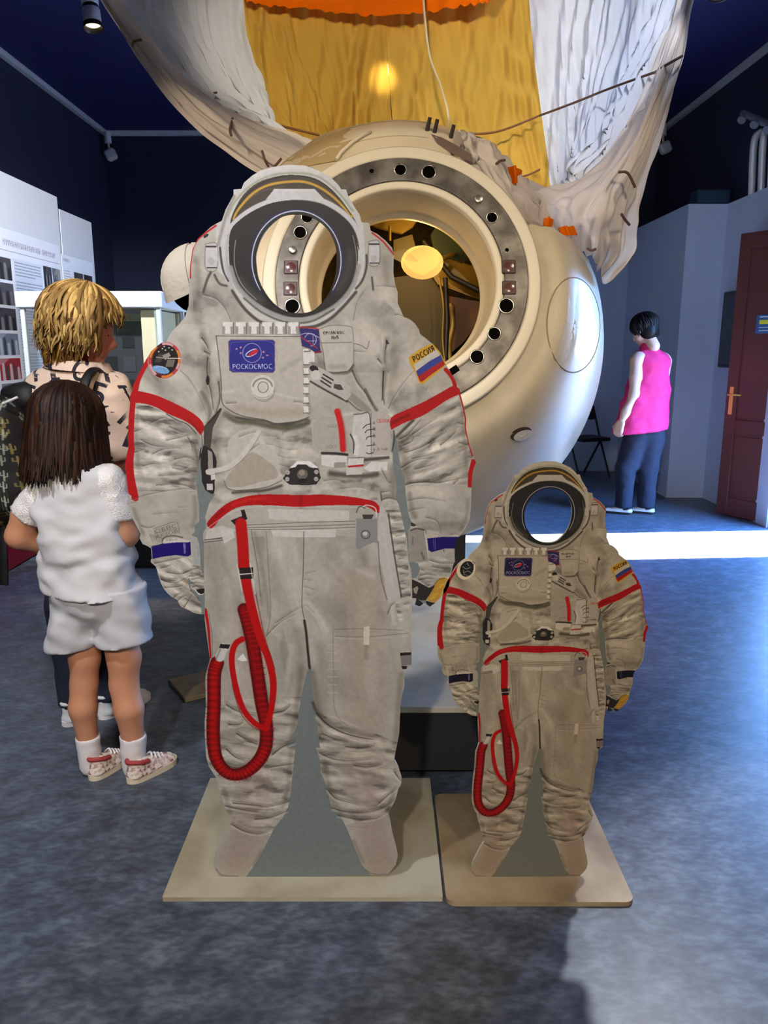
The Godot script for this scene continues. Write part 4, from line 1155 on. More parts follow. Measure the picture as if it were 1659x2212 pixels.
# the hall's track spotlights, some added to brighten the parachute: each a fitting with its own light
func lamps() -> void:
	var warmc := rgb8(255, 232, 200)
	var cool := rgb8(240, 244, 255)
	track_spot("ceiling spotlight aimed at the tall standee", Vector3(-0.8, 3.45, 2.3), Vector3(-0.25, 1.1, -2.0), 9.5, 22, rgb8(255, 246, 236), 0.1)
	track_spot("ceiling spotlight aimed at the small standee", Vector3(1.2, 3.45, 2.2), Vector3(0.3, 0.75, -2.0), 6.5, 20, warmc, 0.1)
	track_spot("white track spotlight beside the bright right edge of the parachute", at(1545, -70, -3.6), Vector3(1.5, 0.0, -1.3), 10.0, 22, cool, 0.07)
	track_spot("added unseen ceiling spotlight shining on the right half of the parachute", Vector3(1.25, 3.7, -3.0), at(1340, 110, -4.6), 2.0, 38, cool, 0.07)  # unseen fitting, added so the white cloth comes out brighter
	track_spot("added unseen ceiling spotlight shining on the gold cloth of the parachute", Vector3(-0.2, 3.7, -1.9), Vector3(0.05, 3.1, -4.9), 6.0, 26, rgb8(255, 240, 214), 0.07)  # added wall-washer to brighten the gold gores, no such fitting known
	track_spot("ceiling spotlight aimed at the capsule from the left", Vector3(-2.2, 3.6, -1.2), Vector3(0.1, 1.6, -3.6), 5.5, 22, warmc, 0.07)
	track_spot("ceiling spotlight aimed at the capsule from the right", Vector3(1.9, 3.6, -1.0), Vector3(0.4, 1.5, -3.8), 3.6, 22, warmc, 0.07)
	track_spot("ceiling spotlight aimed at the white display boards", Vector3(-1.7, 3.7, -2.7), Vector3(-2.5, 1.7, -5.7), 22.0, 28, cool, 0.07)
	track_spot("ceiling spotlight above the girl and the blonde visitor", Vector3(-1.4, 3.6, -0.6), Vector3(-1.0, 0.8, -2.6), 6.0, 30, cool, 0.07)
	track_spot("white track spotlight with a glowing front above the display boards", at(196, 18, -5.6), at(196, 18, -5.6) + Vector3(0.12, -1.0, 0.16), 8.0, 17, rgb8(255, 226, 160), 0.05)
	track_spot("track spotlight behind the gold cloth of the parachute", at(828, 150, -5.9), at(828, 172, -4.9), 6.0, 6, rgb8(255, 236, 200), 0.03, 0.4)

func atx(x: float, y: float, wx: float) -> Vector3:         # point on the upright plane x = wx
	var d := ray(x, y)
	return EYE + d * (wx / d.x)

func slab_part(called: String, lo: Vector3, hi: Vector3, m: Material, parent: Node, bev := 0.0) -> MeshInstance3D:
	var b := Buf.new()
	b.box((lo + hi) / 2, hi - lo, bev)
	return obj(called, b, m, parent)

func setting(called: String, label: String) -> Node3D:
	var o := Node3D.new()
	o.name = called
	add_child(o)
	o.set_meta("kind", "structure")
	o.set_meta("label", label)
	return o

func room() -> void:
	wallbox("floor", Vector3(-3.5, -0.2, -10.0), Vector3(3.45, 0.0, 3.2), M.floor)
	wallbox("ceiling", Vector3(-3.5, 3.95, -10.0), Vector3(3.45, 4.1, 3.2), M.ceiling)
	wallbox("wall_left", Vector3(-3.5, 0, -10.0), Vector3(-3.3, 3.95, 3.2), M.navy)
	wallbox("wall_back", Vector3(-3.3, 0, -10.0), Vector3(3.25, 3.95, -9.8), M.navy)
	wallbox("wall_front", Vector3(-3.3, 0, 3.0), Vector3(3.25, 3.95, 3.2), M.navy)
	var b := Buf.new()
	for s in [[-10.0, -6.16, 0.0, 3.95], [-5.28, 3.2, 0.0, 3.95], [-6.16, -5.28, 2.45, 3.95]]:
		b.box(Vector3(3.35, (s[2] + s[3]) / 2, (s[0] + s[1]) / 2), Vector3(0.2, s[3] - s[2], s[1] - s[0]))
	struct("wall_right", b, M.navy)
	wallbox("ground", Vector3(3.45, -0.2, -16.0), Vector3(14.0, -0.02, 8.0), mat(rgb8(150, 148, 142), 0.9), "pale paving outside the doorway", "ground")
	# door frame
	b = Buf.new()
	for s in [[-6.19, -6.12], [-5.32, -5.25]]:
		b.box(Vector3(3.33, 1.225, (s[0] + s[1]) / 2), Vector3(0.26, 2.45, s[1] - s[0]), 0.004)
	b.box(Vector3(3.33, 2.46, -5.72), Vector3(0.26, 0.07, 0.94), 0.004)
	struct("trim_1", b, M.brown_door)
	# cable duct round the top of the walls
	for s in [["trim_2", Vector3(-3.3, 3.90, -9.8), Vector3(-3.25, 3.95, 3.0)], ["trim_3", Vector3(-3.25, 3.90, -9.8), Vector3(3.20, 3.95, -9.75)], ["trim_4", Vector3(3.20, 3.90, -9.8), Vector3(3.25, 3.95, 3.0)]]:
		wallbox(s[0], s[1], s[2], M.white_metal)
	# light partition along the right side: four panels at angles
	for q in [["wall_screen_rear", Vector3(0.9, 0, -9.26), Vector3(2.80, 2.75, -9.2)], ["wall_screen_side", Vector3(2.80, 0, -9.26), Vector3(2.86, 2.75, -7.5)], ["wall_screen_face", Vector3(2.86, 0, -7.56), Vector3(3.16, 2.75, -7.5)], ["wall_screen_return", Vector3(3.16, 0, -7.56), Vector3(3.25, 2.75, -6.2)], ["wall_screen_right", Vector3(3.17, 0, -5.24), Vector3(3.25, 2.75, -2.0)]]:
		wallbox(q[0], q[1], q[2], M.partition)
	showcase()
	display_boards()
	door()
	# monitor on the partition
	var tv := thing("wall_monitor", "black flat monitor on the pale partition behind the open brown door", "monitor", Vector3(3.15, 1.0, -6.9))
	slab_part("housing", Vector3(-0.06, 0.28, -0.36), Vector3(-0.02, 0.95, 0.22), M.black, tv, 0.008)
	slab_part("screen", Vector3(-0.063, 0.31, -0.33), Vector3(-0.059, 0.92, 0.19), mat(rgb8(20, 26, 36), 0.12), tv)
	slab_part("bracket", Vector3(-0.02, 0.5, -0.15), Vector3(0.008, 0.75, 0.05), M.black, tv)
	tag(wallmount(at(1503, 433, -7.53)), "dark blue box lying on top of the pale partition", "box")
	pipes()
	rail_lamp(Vector3(-3.2, 3.9, -9.62), "small white lamp hanging from the duct in the dark left corner")
	rail_lamp(Vector3(3.12, 3.9, -9.3), "small white lamp hanging from the duct behind the parachute")

func wallmount(p: Vector3) -> Node3D:
	var b := Buf.new()
	b.box(Vector3(p.x + 0.16, 2.815, p.z - 0.08), Vector3(0.30, 0.13, 0.2), 0.01)
	return obj("storage_box", b, mat(rgb8(34, 60, 84), 0.6))

func pipes() -> void:
	var t := thing("lamp_stand", "silver clamp rail with three white curved lamp arms above the partition", "lamp", Vector3(3.05, 2.755, -6.9))
	for k in 3:
		var b := Buf.new()
		var z := -0.18 + k * 0.17
		b.tube(smooth([Vector3(0.13, -0.005, z), Vector3(0.11, 0.34, z), Vector3(0.12, 0.46, z), Vector3(0.17, 0.50, z)], 6), [0.03], 10)
		obj("arm", b, M.white_metal, t)
	var c := Buf.new()
	c.tube([Vector3(0.04, 0.68, -0.3), Vector3(0.11, 0.54, -0.05), Vector3(0.17, 0.43, 0.22)], [0.026, 0.03, 0.026], 10)
	obj("rail", c, M.silver, t)
	for k in 3:
		var d := Buf.new()
		d.tube([Vector3(0.05 + k * 0.04, 0.66 - k * 0.08, -0.26 + k * 0.16), Vector3(0.0 + k * 0.04, 0.60 - k * 0.08, -0.22 + k * 0.16)], [0.03, 0.036], 10)
		obj("lamp_head", d, M.silver, t)

func rail_lamp(p: Vector3, label: String) -> void:
	var t := thing("duct_lamp", label, "lamp", p)
	var b := Buf.new()
	b.tube([Vector3(0, 0.0, 0), Vector3(0, -0.12, 0)], [0.035, 0.04], 10)
	obj("holder", b, M.white_metal, t)
	b = Buf.new()
	b.tube([Vector3(0, -0.1, 0), Vector3(0.01, -0.2, 0.01)], [0.012], 6)
	obj("stem", b, M.white_metal, t)
	b = Buf.new()
	b.box(Vector3(0.03, -0.25, 0.02), Vector3(0.12, 0.12, 0.1), 0.02, Basis(Vector3.BACK, 0.4))
	obj("head", b, M.white_metal, t)

func track_spot(label: String, p: Vector3, to: Vector3, e: float, ang: float, c: Color, size := 0.05, blend := 0.5) -> void:
	var t := thing("track_spotlight", label, "lamp", p, 0.0, "ceiling track spotlights")
	var aim := (to - p).normalized()
	var xf := Transform3D(Basis(Quaternion(Vector3.DOWN, aim)), Vector3.ZERO)
	var b := Buf.new()
	b.lathe([[0.0005, 0.22], [0.05, 0.22], [0.055, 0.21], [0.055, 0.02], [0.05, 0.015]], 20, xf)
	obj("housing", b, M.white_metal, t)
	b = Buf.new()
	b.lathe([[0.0005, 0.02], [0.051, 0.02], [0.051, -0.02], [0.0005, -0.02]], 20, xf)
	obj("collar", b, M.black, t)
	b = Buf.new()
	b.lathe([[0.0005, -0.01], [0.057, -0.01], [0.057, -0.10], [0.053, -0.10], [0.045, -0.06], [0.0005, -0.06]], 20, xf)
	obj("head", b, M.white_metal, t)
	b = Buf.new()
	b.lathe([[0.05, -0.1], [0.062, -0.1], [0.066, -0.13], [0.060, -0.13], [0.05, -0.1]], 20, xf)
	obj("snoot", b, M.black, t)
	b = Buf.new()
	b.lathe([[0.0005, -0.088], [0.05, -0.092], [0.05, -0.096], [0.0005, -0.1]], 20, xf)
	var g := mat(rgb8(255, 236, 190), 0.5)
	g.emission_enabled = true
	g.emission = c
	g.emission_energy_multiplier = 3.0
	obj("lamp_lens", b, g, t)
	b = Buf.new()
	b.tube([xf * Vector3(0, 0.1, 0), xf * Vector3(0, 0.1, 0) + Vector3(0, 0.08, 0), Vector3(xf.basis.y.x * 0.1, 3.95 - p.y, xf.basis.y.z * 0.1)], [0.012], 8)
	obj("stem", b, M.black, t)
	spot(p + aim * 0.14, to, e, ang, c, size, blend, t)

func showcase() -> void:
	var t := thing("glass_showcase", "white framed glass showcase with a dark display inside behind the visitors", "showcase", Vector3(-1.85, 0, -5.3))
	var w := 0.44
	var dp := 0.3
	slab_part("plinth", Vector3(-w, 0, -dp), Vector3(w, 0.42, dp), M.black, t, 0.01)
	slab_part("top_beam", Vector3(-w - 0.02, 1.70, -dp - 0.02), Vector3(w + 0.02, 1.80, dp + 0.02), mat(rgb8(206, 212, 216), 0.5), t, 0.006)
	for s in [[-1, 1], [1, 1], [-1, -1], [1, -1]]:
		slab_part("post", Vector3(s[0] * (w - 0.012) - 0.014, 0.42, s[1] * (dp - 0.012) - 0.014), Vector3(s[0] * (w - 0.012) + 0.014, 1.70, s[1] * (dp - 0.012) + 0.014), mat(rgb8(196, 202, 198), 0.4), t, 0.003)
	var cream := mat(rgb8(222, 214, 176), 0.7)
	slab_part("back_panel", Vector3(-w + 0.03, 0.43, -dp + 0.02), Vector3(w - 0.03, 1.69, -dp + 0.04), cream, t)
	slab_part("lining", Vector3(w - 0.14, 0.43, -dp + 0.05), Vector3(w - 0.05, 1.69, dp - 0.05), cream, t, 0.004)
	var gl := StandardMaterial3D.new()
	gl.albedo_color = Color(0.45, 0.55, 0.5, 0.02)
	gl.transparency = BaseMaterial3D.TRANSPARENCY_ALPHA
	gl.roughness = 0.03
	for s in [[-w + 0.028, dp - 0.014, w - 0.028, dp - 0.008], [w - 0.014, -dp + 0.028, w - 0.008, dp - 0.028], [-w + 0.008, -dp + 0.028, -w + 0.014, dp - 0.028]]:
		slab_part("pane", Vector3(s[0], 0.43, s[1]), Vector3(s[2], 1.69, s[3]), gl, t)
	# dark exhibit inside: a board with small windows
	var e := thing("model_tower", "dark panel with rows of grey windows inside the glass showcase", "exhibit", Vector3(-1.80, 0.425, -5.22))
	slab_part("body", Vector3(-0.22, 0, -0.04), Vector3(0.22, 1.2, 0.04), mat(rgb8(38, 38, 42), 0.6), e, 0.01)
	for r in 7:
		for c in 3:
			slab_part("window", Vector3(-0.16 + c * 0.12, 0.10 + r * 0.155, 0.038), Vector3(-0.08 + c * 0.12, 0.20 + r * 0.155, 0.045), mat(rgb8(58, 60, 64), 0.4) if (r + c) % 2 else mat(rgb8(20, 20, 23), 0.4), e)

func photo(x: float, y: float, w: float, h: float, a: Color, b: Color, c: Color, k: int) -> void:
	pr.fill(PackedVector2Array([Vector2(x, y), Vector2(x + w, y), Vector2(x + w, y + h), Vector2(x, y + h)]), a)
	var rg := RandomNumberGenerator.new()
	rg.seed = k * 17 + 3
	for q in 5:
		var px := x + w * (0.1 + 0.18 * q)
		var top := y + h * rg.randf_range(0.2, 0.5)
		pr.fill(PackedVector2Array([Vector2(px, y + h), Vector2(px, top), Vector2(px + w * 0.06, top - h * 0.06), Vector2(px + w * 0.12, top), Vector2(px + w * 0.14, y + h)]), b if q % 2 else c, 0.85)
	pr.fill(PackedVector2Array([Vector2(x, y), Vector2(x + w * 0.5, y), Vector2(x + w * 0.2, y + h * 0.25), Vector2(x, y + h * 0.3)]), c, 0.5)

# a printed heading too small to read: close-set upright and slanted strokes
func scrawl(p: Vector2, wd: float, ht: float, c: Color, rg: RandomNumberGenerator) -> void:
	var x := p.x
	while x < p.x + wd:
		var k := rg.randf_range(-0.4, 0.4) * ht
		pr.stroke(PackedVector2Array([Vector2(x, p.y - ht / 2), Vector2(x + k * 0.5, p.y + ht / 2)]), 4.0, 4.0, c, 0.8, 0.5)
		if rg.randf() > 0.4:
			pr.stroke(PackedVector2Array([Vector2(x, p.y + k), Vector2(x + 8, p.y + k)]), 3.0, 3.0, c, 0.7, 0.5)
		x += rg.randf_range(6, 9)

func poster_print(kind: int) -> ImageTexture:
	pr = Print.new(640 if kind == 0 else 320, 900 if kind == 0 else 420, 600.0, rgb8(232, 233, 238))
	var W := float(pr.w)
	var ink := rgb8(120, 122, 134)
	var rg := RandomNumberGenerator.new()
	rg.seed = 70 + kind
	if kind == 0:
		scrawl(Vector2(150, 46), 300, 18, rgb8(126, 118, 136), rg)
		scrawl(Vector2(466, 46), 120, 18, rgb8(126, 118, 136), rg)
		pr.stroke(PackedVector2Array([Vector2(20, 74), Vector2(W - 14, 74)]), 2.5, 2.5, rgb8(150, 150, 164))
		pr.fill(PackedVector2Array([Vector2(212, 96), Vector2(446, 96), Vector2(446, 890), Vector2(212, 890)]), rgb8(214, 220, 232))
		var y := 108.0
		while y < 880.0:
			var para := rg.randi_range(4, 9)
			for k in para:
				var len_ := 216.0 if k < para - 1 else rg.randf_range(60, 180)
				var x := 222.0
				while x < 222.0 + len_ - 6.0:
					var wd := minf(rg.randf_range(10, 34), 222.0 + len_ - x)
					pr.stroke(PackedVector2Array([Vector2(x, y), Vector2(x + wd, y)]), 4.6, 4.6, ink, 0.8, 0.5)
					x += wd + 5.0
				y += 11.0
			y += 13.0
		var cols := [[rgb8(66, 64, 70), rgb8(140, 138, 140), rgb8(30, 28, 32)], [rgb8(160, 40, 46), rgb8(70, 66, 78), rgb8(214, 206, 206)], [rgb8(180, 190, 206), rgb8(60, 96, 176), rgb8(52, 60, 84)], [rgb8(84, 80, 84), rgb8(46, 42, 46), rgb8(132, 128, 130)], [rgb8(120, 130, 146), rgb8(58, 62, 74), rgb8(196, 200, 208)]]
		for k in 9:
			var q: Array = cols[[0, 3, 0, 4, 1, 2, 3, 4, 0][k]]
			photo(36, 100 + k * 87, 158, 76, q[0], q[1], q[2], k)
		for k in 7:
			var q: Array = cols[[0, 3, 3, 0, 4, 3, 0][k]]
			photo(462, 96 + k * 112, 78, 100, q[0], q[1], q[2], k + 20)
			photo(546, 96 + k * 112, 78, 100, q[1], q[2], q[0], k + 40)
	else:
		scrawl(Vector2(16, 26), 62, 14, rgb8(130, 116, 130), rg)
		for k in 22:
			pr.stroke(PackedVector2Array([Vector2(16, 80 + k * 14), Vector2(16 + rg.randf_range(40, 74), 80 + k * 14)]), 4.0, 4.0, ink, 0.7, 0.5)
		photo(108, 76, 92, 150, rgb8(70, 62, 66), rgb8(130, 122, 124), rgb8(36, 30, 34), 60)
		photo(210, 76, 92, 150, rgb8(52, 46, 50), rgb8(128, 122, 124), rgb8(28, 24, 28), 61)
		photo(108, 236, 194, 140, rgb8(92, 84, 88), rgb8(48, 42, 46), rgb8(150, 142, 144), 62)
	return pr.texture()

func poster(called: String, label: String, z0: float, z1: float, y0: float, y1: float, x: float, tex: Texture2D) -> void:
	var m := mat(Color.WHITE, 0.5)
	m.albedo_texture = tex
	m.texture_repeat = false
	var t := thing(called, label, "poster", Vector3(x, y0, (z0 + z1) / 2))
	var w := absf(z1 - z0)
	var b := Buf.new()
	b.plate([PackedVector2Array([Vector2(-w / 2, 0), Vector2(w / 2, 0), Vector2(w / 2, y1 - y0), Vector2(-w / 2, y1 - y0)])], Transform3D(Basis(Vector3.UP, PI / 2), Vector3(0.0045, 0, 0)), 0.001, Rect2(-w / 2, 0, w, y1 - y0), true)
	obj("print", b, m, t)
	slab_part("sheet", Vector3(0.0005, 0, -w / 2), Vector3(0.0046, y1 - y0, w / 2), M.panel, t)

func display_boards() -> void:
	var x := -2.47
	tag(plinth_red(), "red low plinth under the white display boards", "plinth")
	for s in [[-3.4, -4.79, 2.57, "wide white display board beside the red plinth, the one nearest the entrance"], [-4.80, -6.18, 2.57, "tall white display board carrying the large poster with a text column"], [-6.20, -6.86, 2.49, "narrow white display board with two dark photographs, next to the showcase"]]:
		var b := Buf.new()
		b.box(Vector3(x - 0.02, (0.5 + s[2]) / 2 if s[0] > -6.0 else s[2] / 2, (s[0] + s[1]) / 2), Vector3(0.04, s[2] - (0.5 if s[0] > -6.0 else 0.0), absf(s[1] - s[0])), 0.004)
		tag(obj("display_board", b, M.panel), s[3], "display board", "white display boards")
	var tr := atx(127, 531, x)
	poster("poster", "large poster with a grey text column between two columns of photographs", tr.z + 1.18, tr.z, tr.y - 1.66, tr.y, x, poster_print(0))
	var a := atx(130, 548, x)
	var c := atx(200, 572, x)
	poster("poster", "small poster with two dark photographs on the narrow display board", a.z - 0.01, c.z + 0.01, a.y - 0.62, a.y, x, poster_print(1))

func plinth_red() -> MeshInstance3D:
	var b := Buf.new()
	b.box(Vector3(-2.68, 0.249, -4.79), Vector3(0.38, 0.496, 2.78), 0.01)
	return obj("red_plinth", b, M.red_plinth)

func door() -> void:
	var a := Vector3(2.985, 0, -6.742)
	var b0 := Vector3(3.245, 0, -6.30)
	var dir := (b0 - a).normalized()
	var w := a.distance_to(b0)
	var t := Node3D.new()
	t.name = "door_1"
	add_child(t)
	t.set_meta("kind", "structure")
	t.set_meta("label", "open brown wooden door leaf with raised panels and a gold lever handle")
	t.transform = Transform3D(Basis(dir, Vector3.UP, dir.cross(Vector3.UP)), a + Vector3(0, 0.012, 0))
	var h := 2.37
	var fr: StandardMaterial3D = M.brown_door
	slab_part("leaf", Vector3(0, 0, -0.018), Vector3(w, h, 0.014), fr, t, 0.004)
	for s in [[0.0, 0.105, 0.0, h], [w - 0.10, w, 0.0, h], [0.105, w - 0.10, 0.0, 0.16], [0.105, w - 0.10, 0.72, 0.84], [0.105, w - 0.10, h - 0.12, h]]:
		slab_part("rail", Vector3(s[0], s[2], 0.012), Vector3(s[1], s[3], 0.026), fr, t, 0.005)
	slab_part("door_panel", Vector3(0.125, 0.18, 0.012), Vector3(w - 0.12, 0.70, 0.021), fr, t, 0.006)
	slab_part("door_panel", Vector3(0.125, 0.86, 0.012), Vector3(w - 0.12, h - 0.14, 0.021), fr, t, 0.006)
	var b := Buf.new()
	b.box(Vector3(0.055, 1.0, 0.03), Vector3(0.04, 0.24, 0.008), 0.003)
	var pl := obj("handle_plate", b, M.brass, t)
	b = Buf.new()
	b.tube([Vector3(0.055, 1.05, 0.03), Vector3(0.055, 1.05, 0.075)], [0.009], 8)
	b.tube(smooth([Vector3(0.052, 1.05, 0.072), Vector3(0.10, 1.052, 0.076), Vector3(0.17, 1.05, 0.07)], 4), [0.01, 0.008], 8)
	obj("handle", b, M.brass, pl)
	# sign on the leaf
	var sg := thing("door_sign", "small blue sign with a yellow bar on the brown door", "sign", a + dir * 0.22 + Vector3(0, 1.57, 0))
	sg.transform.basis = Basis(dir, Vector3.UP, dir.cross(Vector3.UP))
	slab_part("plate", Vector3(0, 0, 0.0265), Vector3(0.22, 0.15, 0.0295), mat(rgb8(52, 96, 150), 0.4), sg, 0.001)
	slab_part("bar", Vector3(0.03, 0.075, 0.0295), Vector3(0.20, 0.108, 0.0305), mat(rgb8(222, 226, 60), 0.5), sg)
	for k in 3:
		slab_part("line", Vector3(0.03, [0.128, 0.045, 0.02][k], 0.0295), Vector3(0.19, [0.138, 0.052, 0.028][k], 0.0302), mat(rgb8(196, 220, 230), 0.5), sg)

# ---------- descent capsule ----------
const RING := Vector3(0.073, 1.715, -3.283)
var cap := Transform3D()
var cap_prof := [[0.565, 0.03], [0.62, 0.05], [0.70, 0.09], [0.785, 0.20], [0.87, 0.35], [0.935, 0.48], [0.995, 0.62], [1.045, 0.76], [1.08, 0.90], [1.09, 1.10], [1.07, 1.30]]
var cut_n := Vector3.UP
var cut_p := Vector3.ZERO

func on_ring(x: float, y: float, lift := 0.0) -> Vector3:     # local point on the ring's face
	var n := cap.basis.y
	var d := ray(x, y)
	var p := EYE + d * ((RING - EYE).dot(n) / d.dot(n))
	return cap.affine_inverse() * p + Vector3(0, lift, 0)

func cap_r(s: float) -> float:
	if s <= cap_prof[0][1]:
		return cap_prof[0][0]
	for k in cap_prof.size() - 1:
		if s <= cap_prof[k + 1][1]:
			return lerpf(cap_prof[k][0], cap_prof[k + 1][0], (s - cap_prof[k][1]) / (cap_prof[k + 1][1] - cap_prof[k][1]))
	return cap_prof[-1][0]

func on_body(x: float, y: float, lift := 0.0) -> Vector3:      # local point on the shell's outside
	var d := ray(x, y)
	var inv := cap.affine_inverse()
	var t := 2.6
	var p := Vector3.ZERO
	while t < 4.8:
		p = inv * (EYE + d * t)
		if p.y < -0.03 and Vector2(p.x, p.z).length() < cap_r(-p.y):
			break
		t += 0.004
	var s := -p.y
	var sl := (cap_r(s + 0.02) - cap_r(s - 0.02)) / 0.04
	var rad := Vector3(p.x, 0, p.z).normalized()
	return p + (rad + Vector3(0, sl, 0)).normalized() * lift

func patch(poly: Array, lift: float, rings := 6) -> Array:      # rows from the middle of a traced outline to its edge
	var mid := Vector2.ZERO
	for q in poly:
		mid += q / poly.size()
	var rows := []
	for r in rings + 1:
		var row := PackedVector3Array()
		for q in poly:
			var p: Vector2 = mid.lerp(q, maxf(float(r) / rings, 0.02))
			row.append(on_body(p.x, p.y, lift))
		rows.append(row)
	return rows

func ellipse2(c: Vector2, rx: float, ry: float, turn := 0.0, n := 40) -> Array:
	var out := []
	for k in n:
		out.append(Vector2(cos(TAU * k / n) * rx, sin(TAU * k / n) * ry).rotated(turn) + c)
	return out

func capsule() -> void:
	var ax := Vector3(0, 0.245, 0.9695).normalized()
	cap = Transform3D(Basis(Vector3.RIGHT, ax, Vector3.RIGHT.cross(ax)), RING)
	var t := thing("space_capsule", "cream white bell-shaped space capsule on its side with an open round hatch", "capsule")
	t.transform = cap
	var shell := tri_uv(mat(Color.WHITE, 0.30, 0.0, 0.5), 0.7)
	shell.albedo_texture = noise_tex(0.004, 5, [rgb8(190, 174, 142), rgb8(214, 200, 170), rgb8(224, 212, 186)], [0.2, 0.5, 0.8], 31)
	var cream := mat(rgb8(222, 212, 188), 0.5)
	var metal := tri_uv(mat(Color.WHITE, 0.42, 0.55), 1.6)
	metal.albedo_texture = noise_tex(0.008, 5, [rgb8(82, 77, 71), rgb8(112, 107, 100), rgb8(140, 135, 127)], [0.2, 0.5, 0.8], 33)
	# shell with the parachute bay cut out of its upper right
	var inv := cap.affine_inverse()
	var A := on_body(1092, 484)
	var B := on_body(1255, 537)
	cut_p = A
	cut_n = (B - A).cross(inv.basis * Vector3(0.0, -0.25, -1.0)).normalized()
	if cut_n.dot(inv.basis * Vector3.UP) < 0.0:
		cut_n = -cut_n
	var prof := smooth(cap_prof.map(func(q): return Vector2(q[0], -q[1])), 4)
	prof.append_array([Vector2(0.98, -1.42), Vector2(0.75, -1.52), Vector2(0.4, -1.58), Vector2(0.001, -1.6)])
	var P := []
	var seg := 144
	for q in prof:
		var row := PackedVector3Array()
		for k in seg:
			var a := TAU * k / seg
			var v := Vector3(cos(a) * q.x, q.y, sin(a) * q.x)
			var th := rad_to_deg(atan2(v.x, -v.z))       # from straight up, to the right
			var over := (v - cut_p).dot(cut_n)
			if over > 0.0 and th > 20.0 and th < 120.0 and q.y < -0.035 and q.y > -1.3:
				var rad := Vector3(v.x, 0, v.z).normalized()
				var back := over / maxf(rad.dot(cut_n), 0.25) * smoothstep(20.0, 27.0, th)
				v -= rad * minf(back, q.x - 0.52)
			row.append(v)
		P.append(row)
	var b := Buf.new()
	b.grid(P, false, true)
	obj("shell", b, shell, t)
	# rim, flange, inner ring, tunnel, lining
	b = Buf.new()
	b.lathe([[0.575, -0.035], [0.575, -0.012], [0.565, -0.002], [0.53, 0.0], [0.518, -0.004], [0.518, -0.02]], 120)
	obj("outer_rim", b, cream, t)
	b = Buf.new()
	b.lathe([[0.518, -0.02], [0.518, 0.004], [0.514, 0.008], [0.426, 0.008], [0.422, 0.004], [0.422, -0.02]], 120)
	var fl_ := obj("flange", b, metal, t)
	b = Buf.new()
	b.lathe([[0.422, -0.02], [0.421, 0.002], [0.412, 0.008], [0.394, 0.008], [0.386, 0.0], [0.384, -0.03]], 120)
	obj("seal_ring", b, cream, t)
	b = Buf.new()
	b.lathe([[0.384, -0.02], [0.372, -0.06], [0.362, -0.14], [0.356, -0.17], [0.345, -0.175], [0.345, -0.20], [0.36, -0.22]], 120)
	obj("hatch_tunnel", b, shell, t)
	b = Buf.new()
	b.lathe([[0.36, -0.21], [0.55, -0.30], [0.72, -0.42], [0.82, -0.62], [0.86, -0.85], [0.80, -1.1], [0.5, -1.25], [0.001, -1.3]], 64)
	var lining := tri_uv(mat(Color.WHITE, 0.6), 1.3)
	lining.albedo_texture = noise_tex(0.01, 4, [rgb8(52, 44, 20), rgb8(92, 78, 32), rgb8(122, 104, 48)], [0.2, 0.5, 0.8], 35)
	obj("cabin_lining", b, lining, t)
	for q in [[0.645, -0.062], [0.80, -0.22]]:
		b = Buf.new()
		var ring := []
		for k in 73:
			var a := deg_to_rad(-150.0 + 160.0 * k / 72.0)
			ring.append(Vector3(sin(a) * q[0], q[1], -cos(a) * q[0]))
		b.tube(ring, [0.003], 5, false)
		obj("shell_seam", b, mat(rgb8(164, 146, 112), 0.7), t)
	flange_parts(fl_)
	cabin(t)
	# oval covers and ports on the shell
	b = Buf.new()
	var ov := ellipse2(Vector2(1237, 702), 57, 102)
	b.grid(patch(ov, 0.004, 8), false, true, -1.0)
	obj("oval_cover", b, shell, t)
	b = Buf.new()
	var loop := []
	for q in ov:
		loop.append(on_body(q.x, q.y, 0.003))
	loop.append(loop[0])
	b.tube(loop, [0.0035], 6, false)
	obj("cover_seam", b, mat(rgb8(150, 128, 92), 0.7), t)
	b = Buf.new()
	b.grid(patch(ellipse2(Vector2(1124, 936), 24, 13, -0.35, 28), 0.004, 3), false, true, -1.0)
	var port := obj("thruster_port", b, mat(rgb8(70, 58, 44), 0.7), t)  # recess shade put into the dark colour, showing as a crescent round the plug
	b = Buf.new()
	b.grid(patch(ellipse2(Vector2(1127, 938), 21, 10, -0.35, 28), 0.009, 3), false, true, -1.0)
	obj("plug", b, cream, port)
	# raised lid at the upper left of the shell
	var lid := [Vector2(612, 352), Vector2(640, 324), Vector2(672, 302), Vector2(705, 286), Vector2(740, 276), Vector2(766, 272), Vector2(800, 291), Vector2(782, 299), Vector2(760, 314), Vector2(738, 334), Vector2(728, 350), Vector2(690, 356), Vector2(650, 366), Vector2(618, 372)]
	b = Buf.new()
	b.grid(patch(lid, 0.006, 5), false, true, -1.0)
	var lo := obj("bay_lid", b, mat(rgb8(176, 152, 106), 0.55), t)
	b = Buf.new()
	loop = []
	for q in [lid[4], lid[5], lid[6], lid[7], lid[8], lid[9], lid[10]]:
		loop.append(on_body(q.x, q.y, 0.012))
	b.tube(loop, [0.008], 6)
	obj("lid_edge", b, cream, lo)
	# slot, its dark inside put into the patch colour, and pins at the top where the parachute leaves
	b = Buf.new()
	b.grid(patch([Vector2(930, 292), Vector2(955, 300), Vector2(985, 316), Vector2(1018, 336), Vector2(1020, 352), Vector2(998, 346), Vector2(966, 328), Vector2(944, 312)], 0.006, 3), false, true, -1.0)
	obj("bay_slot_shade", b, mat(rgb8(112, 94, 84), 0.7), t)  # flat brown patch on the shell, shade of the opening in its colour
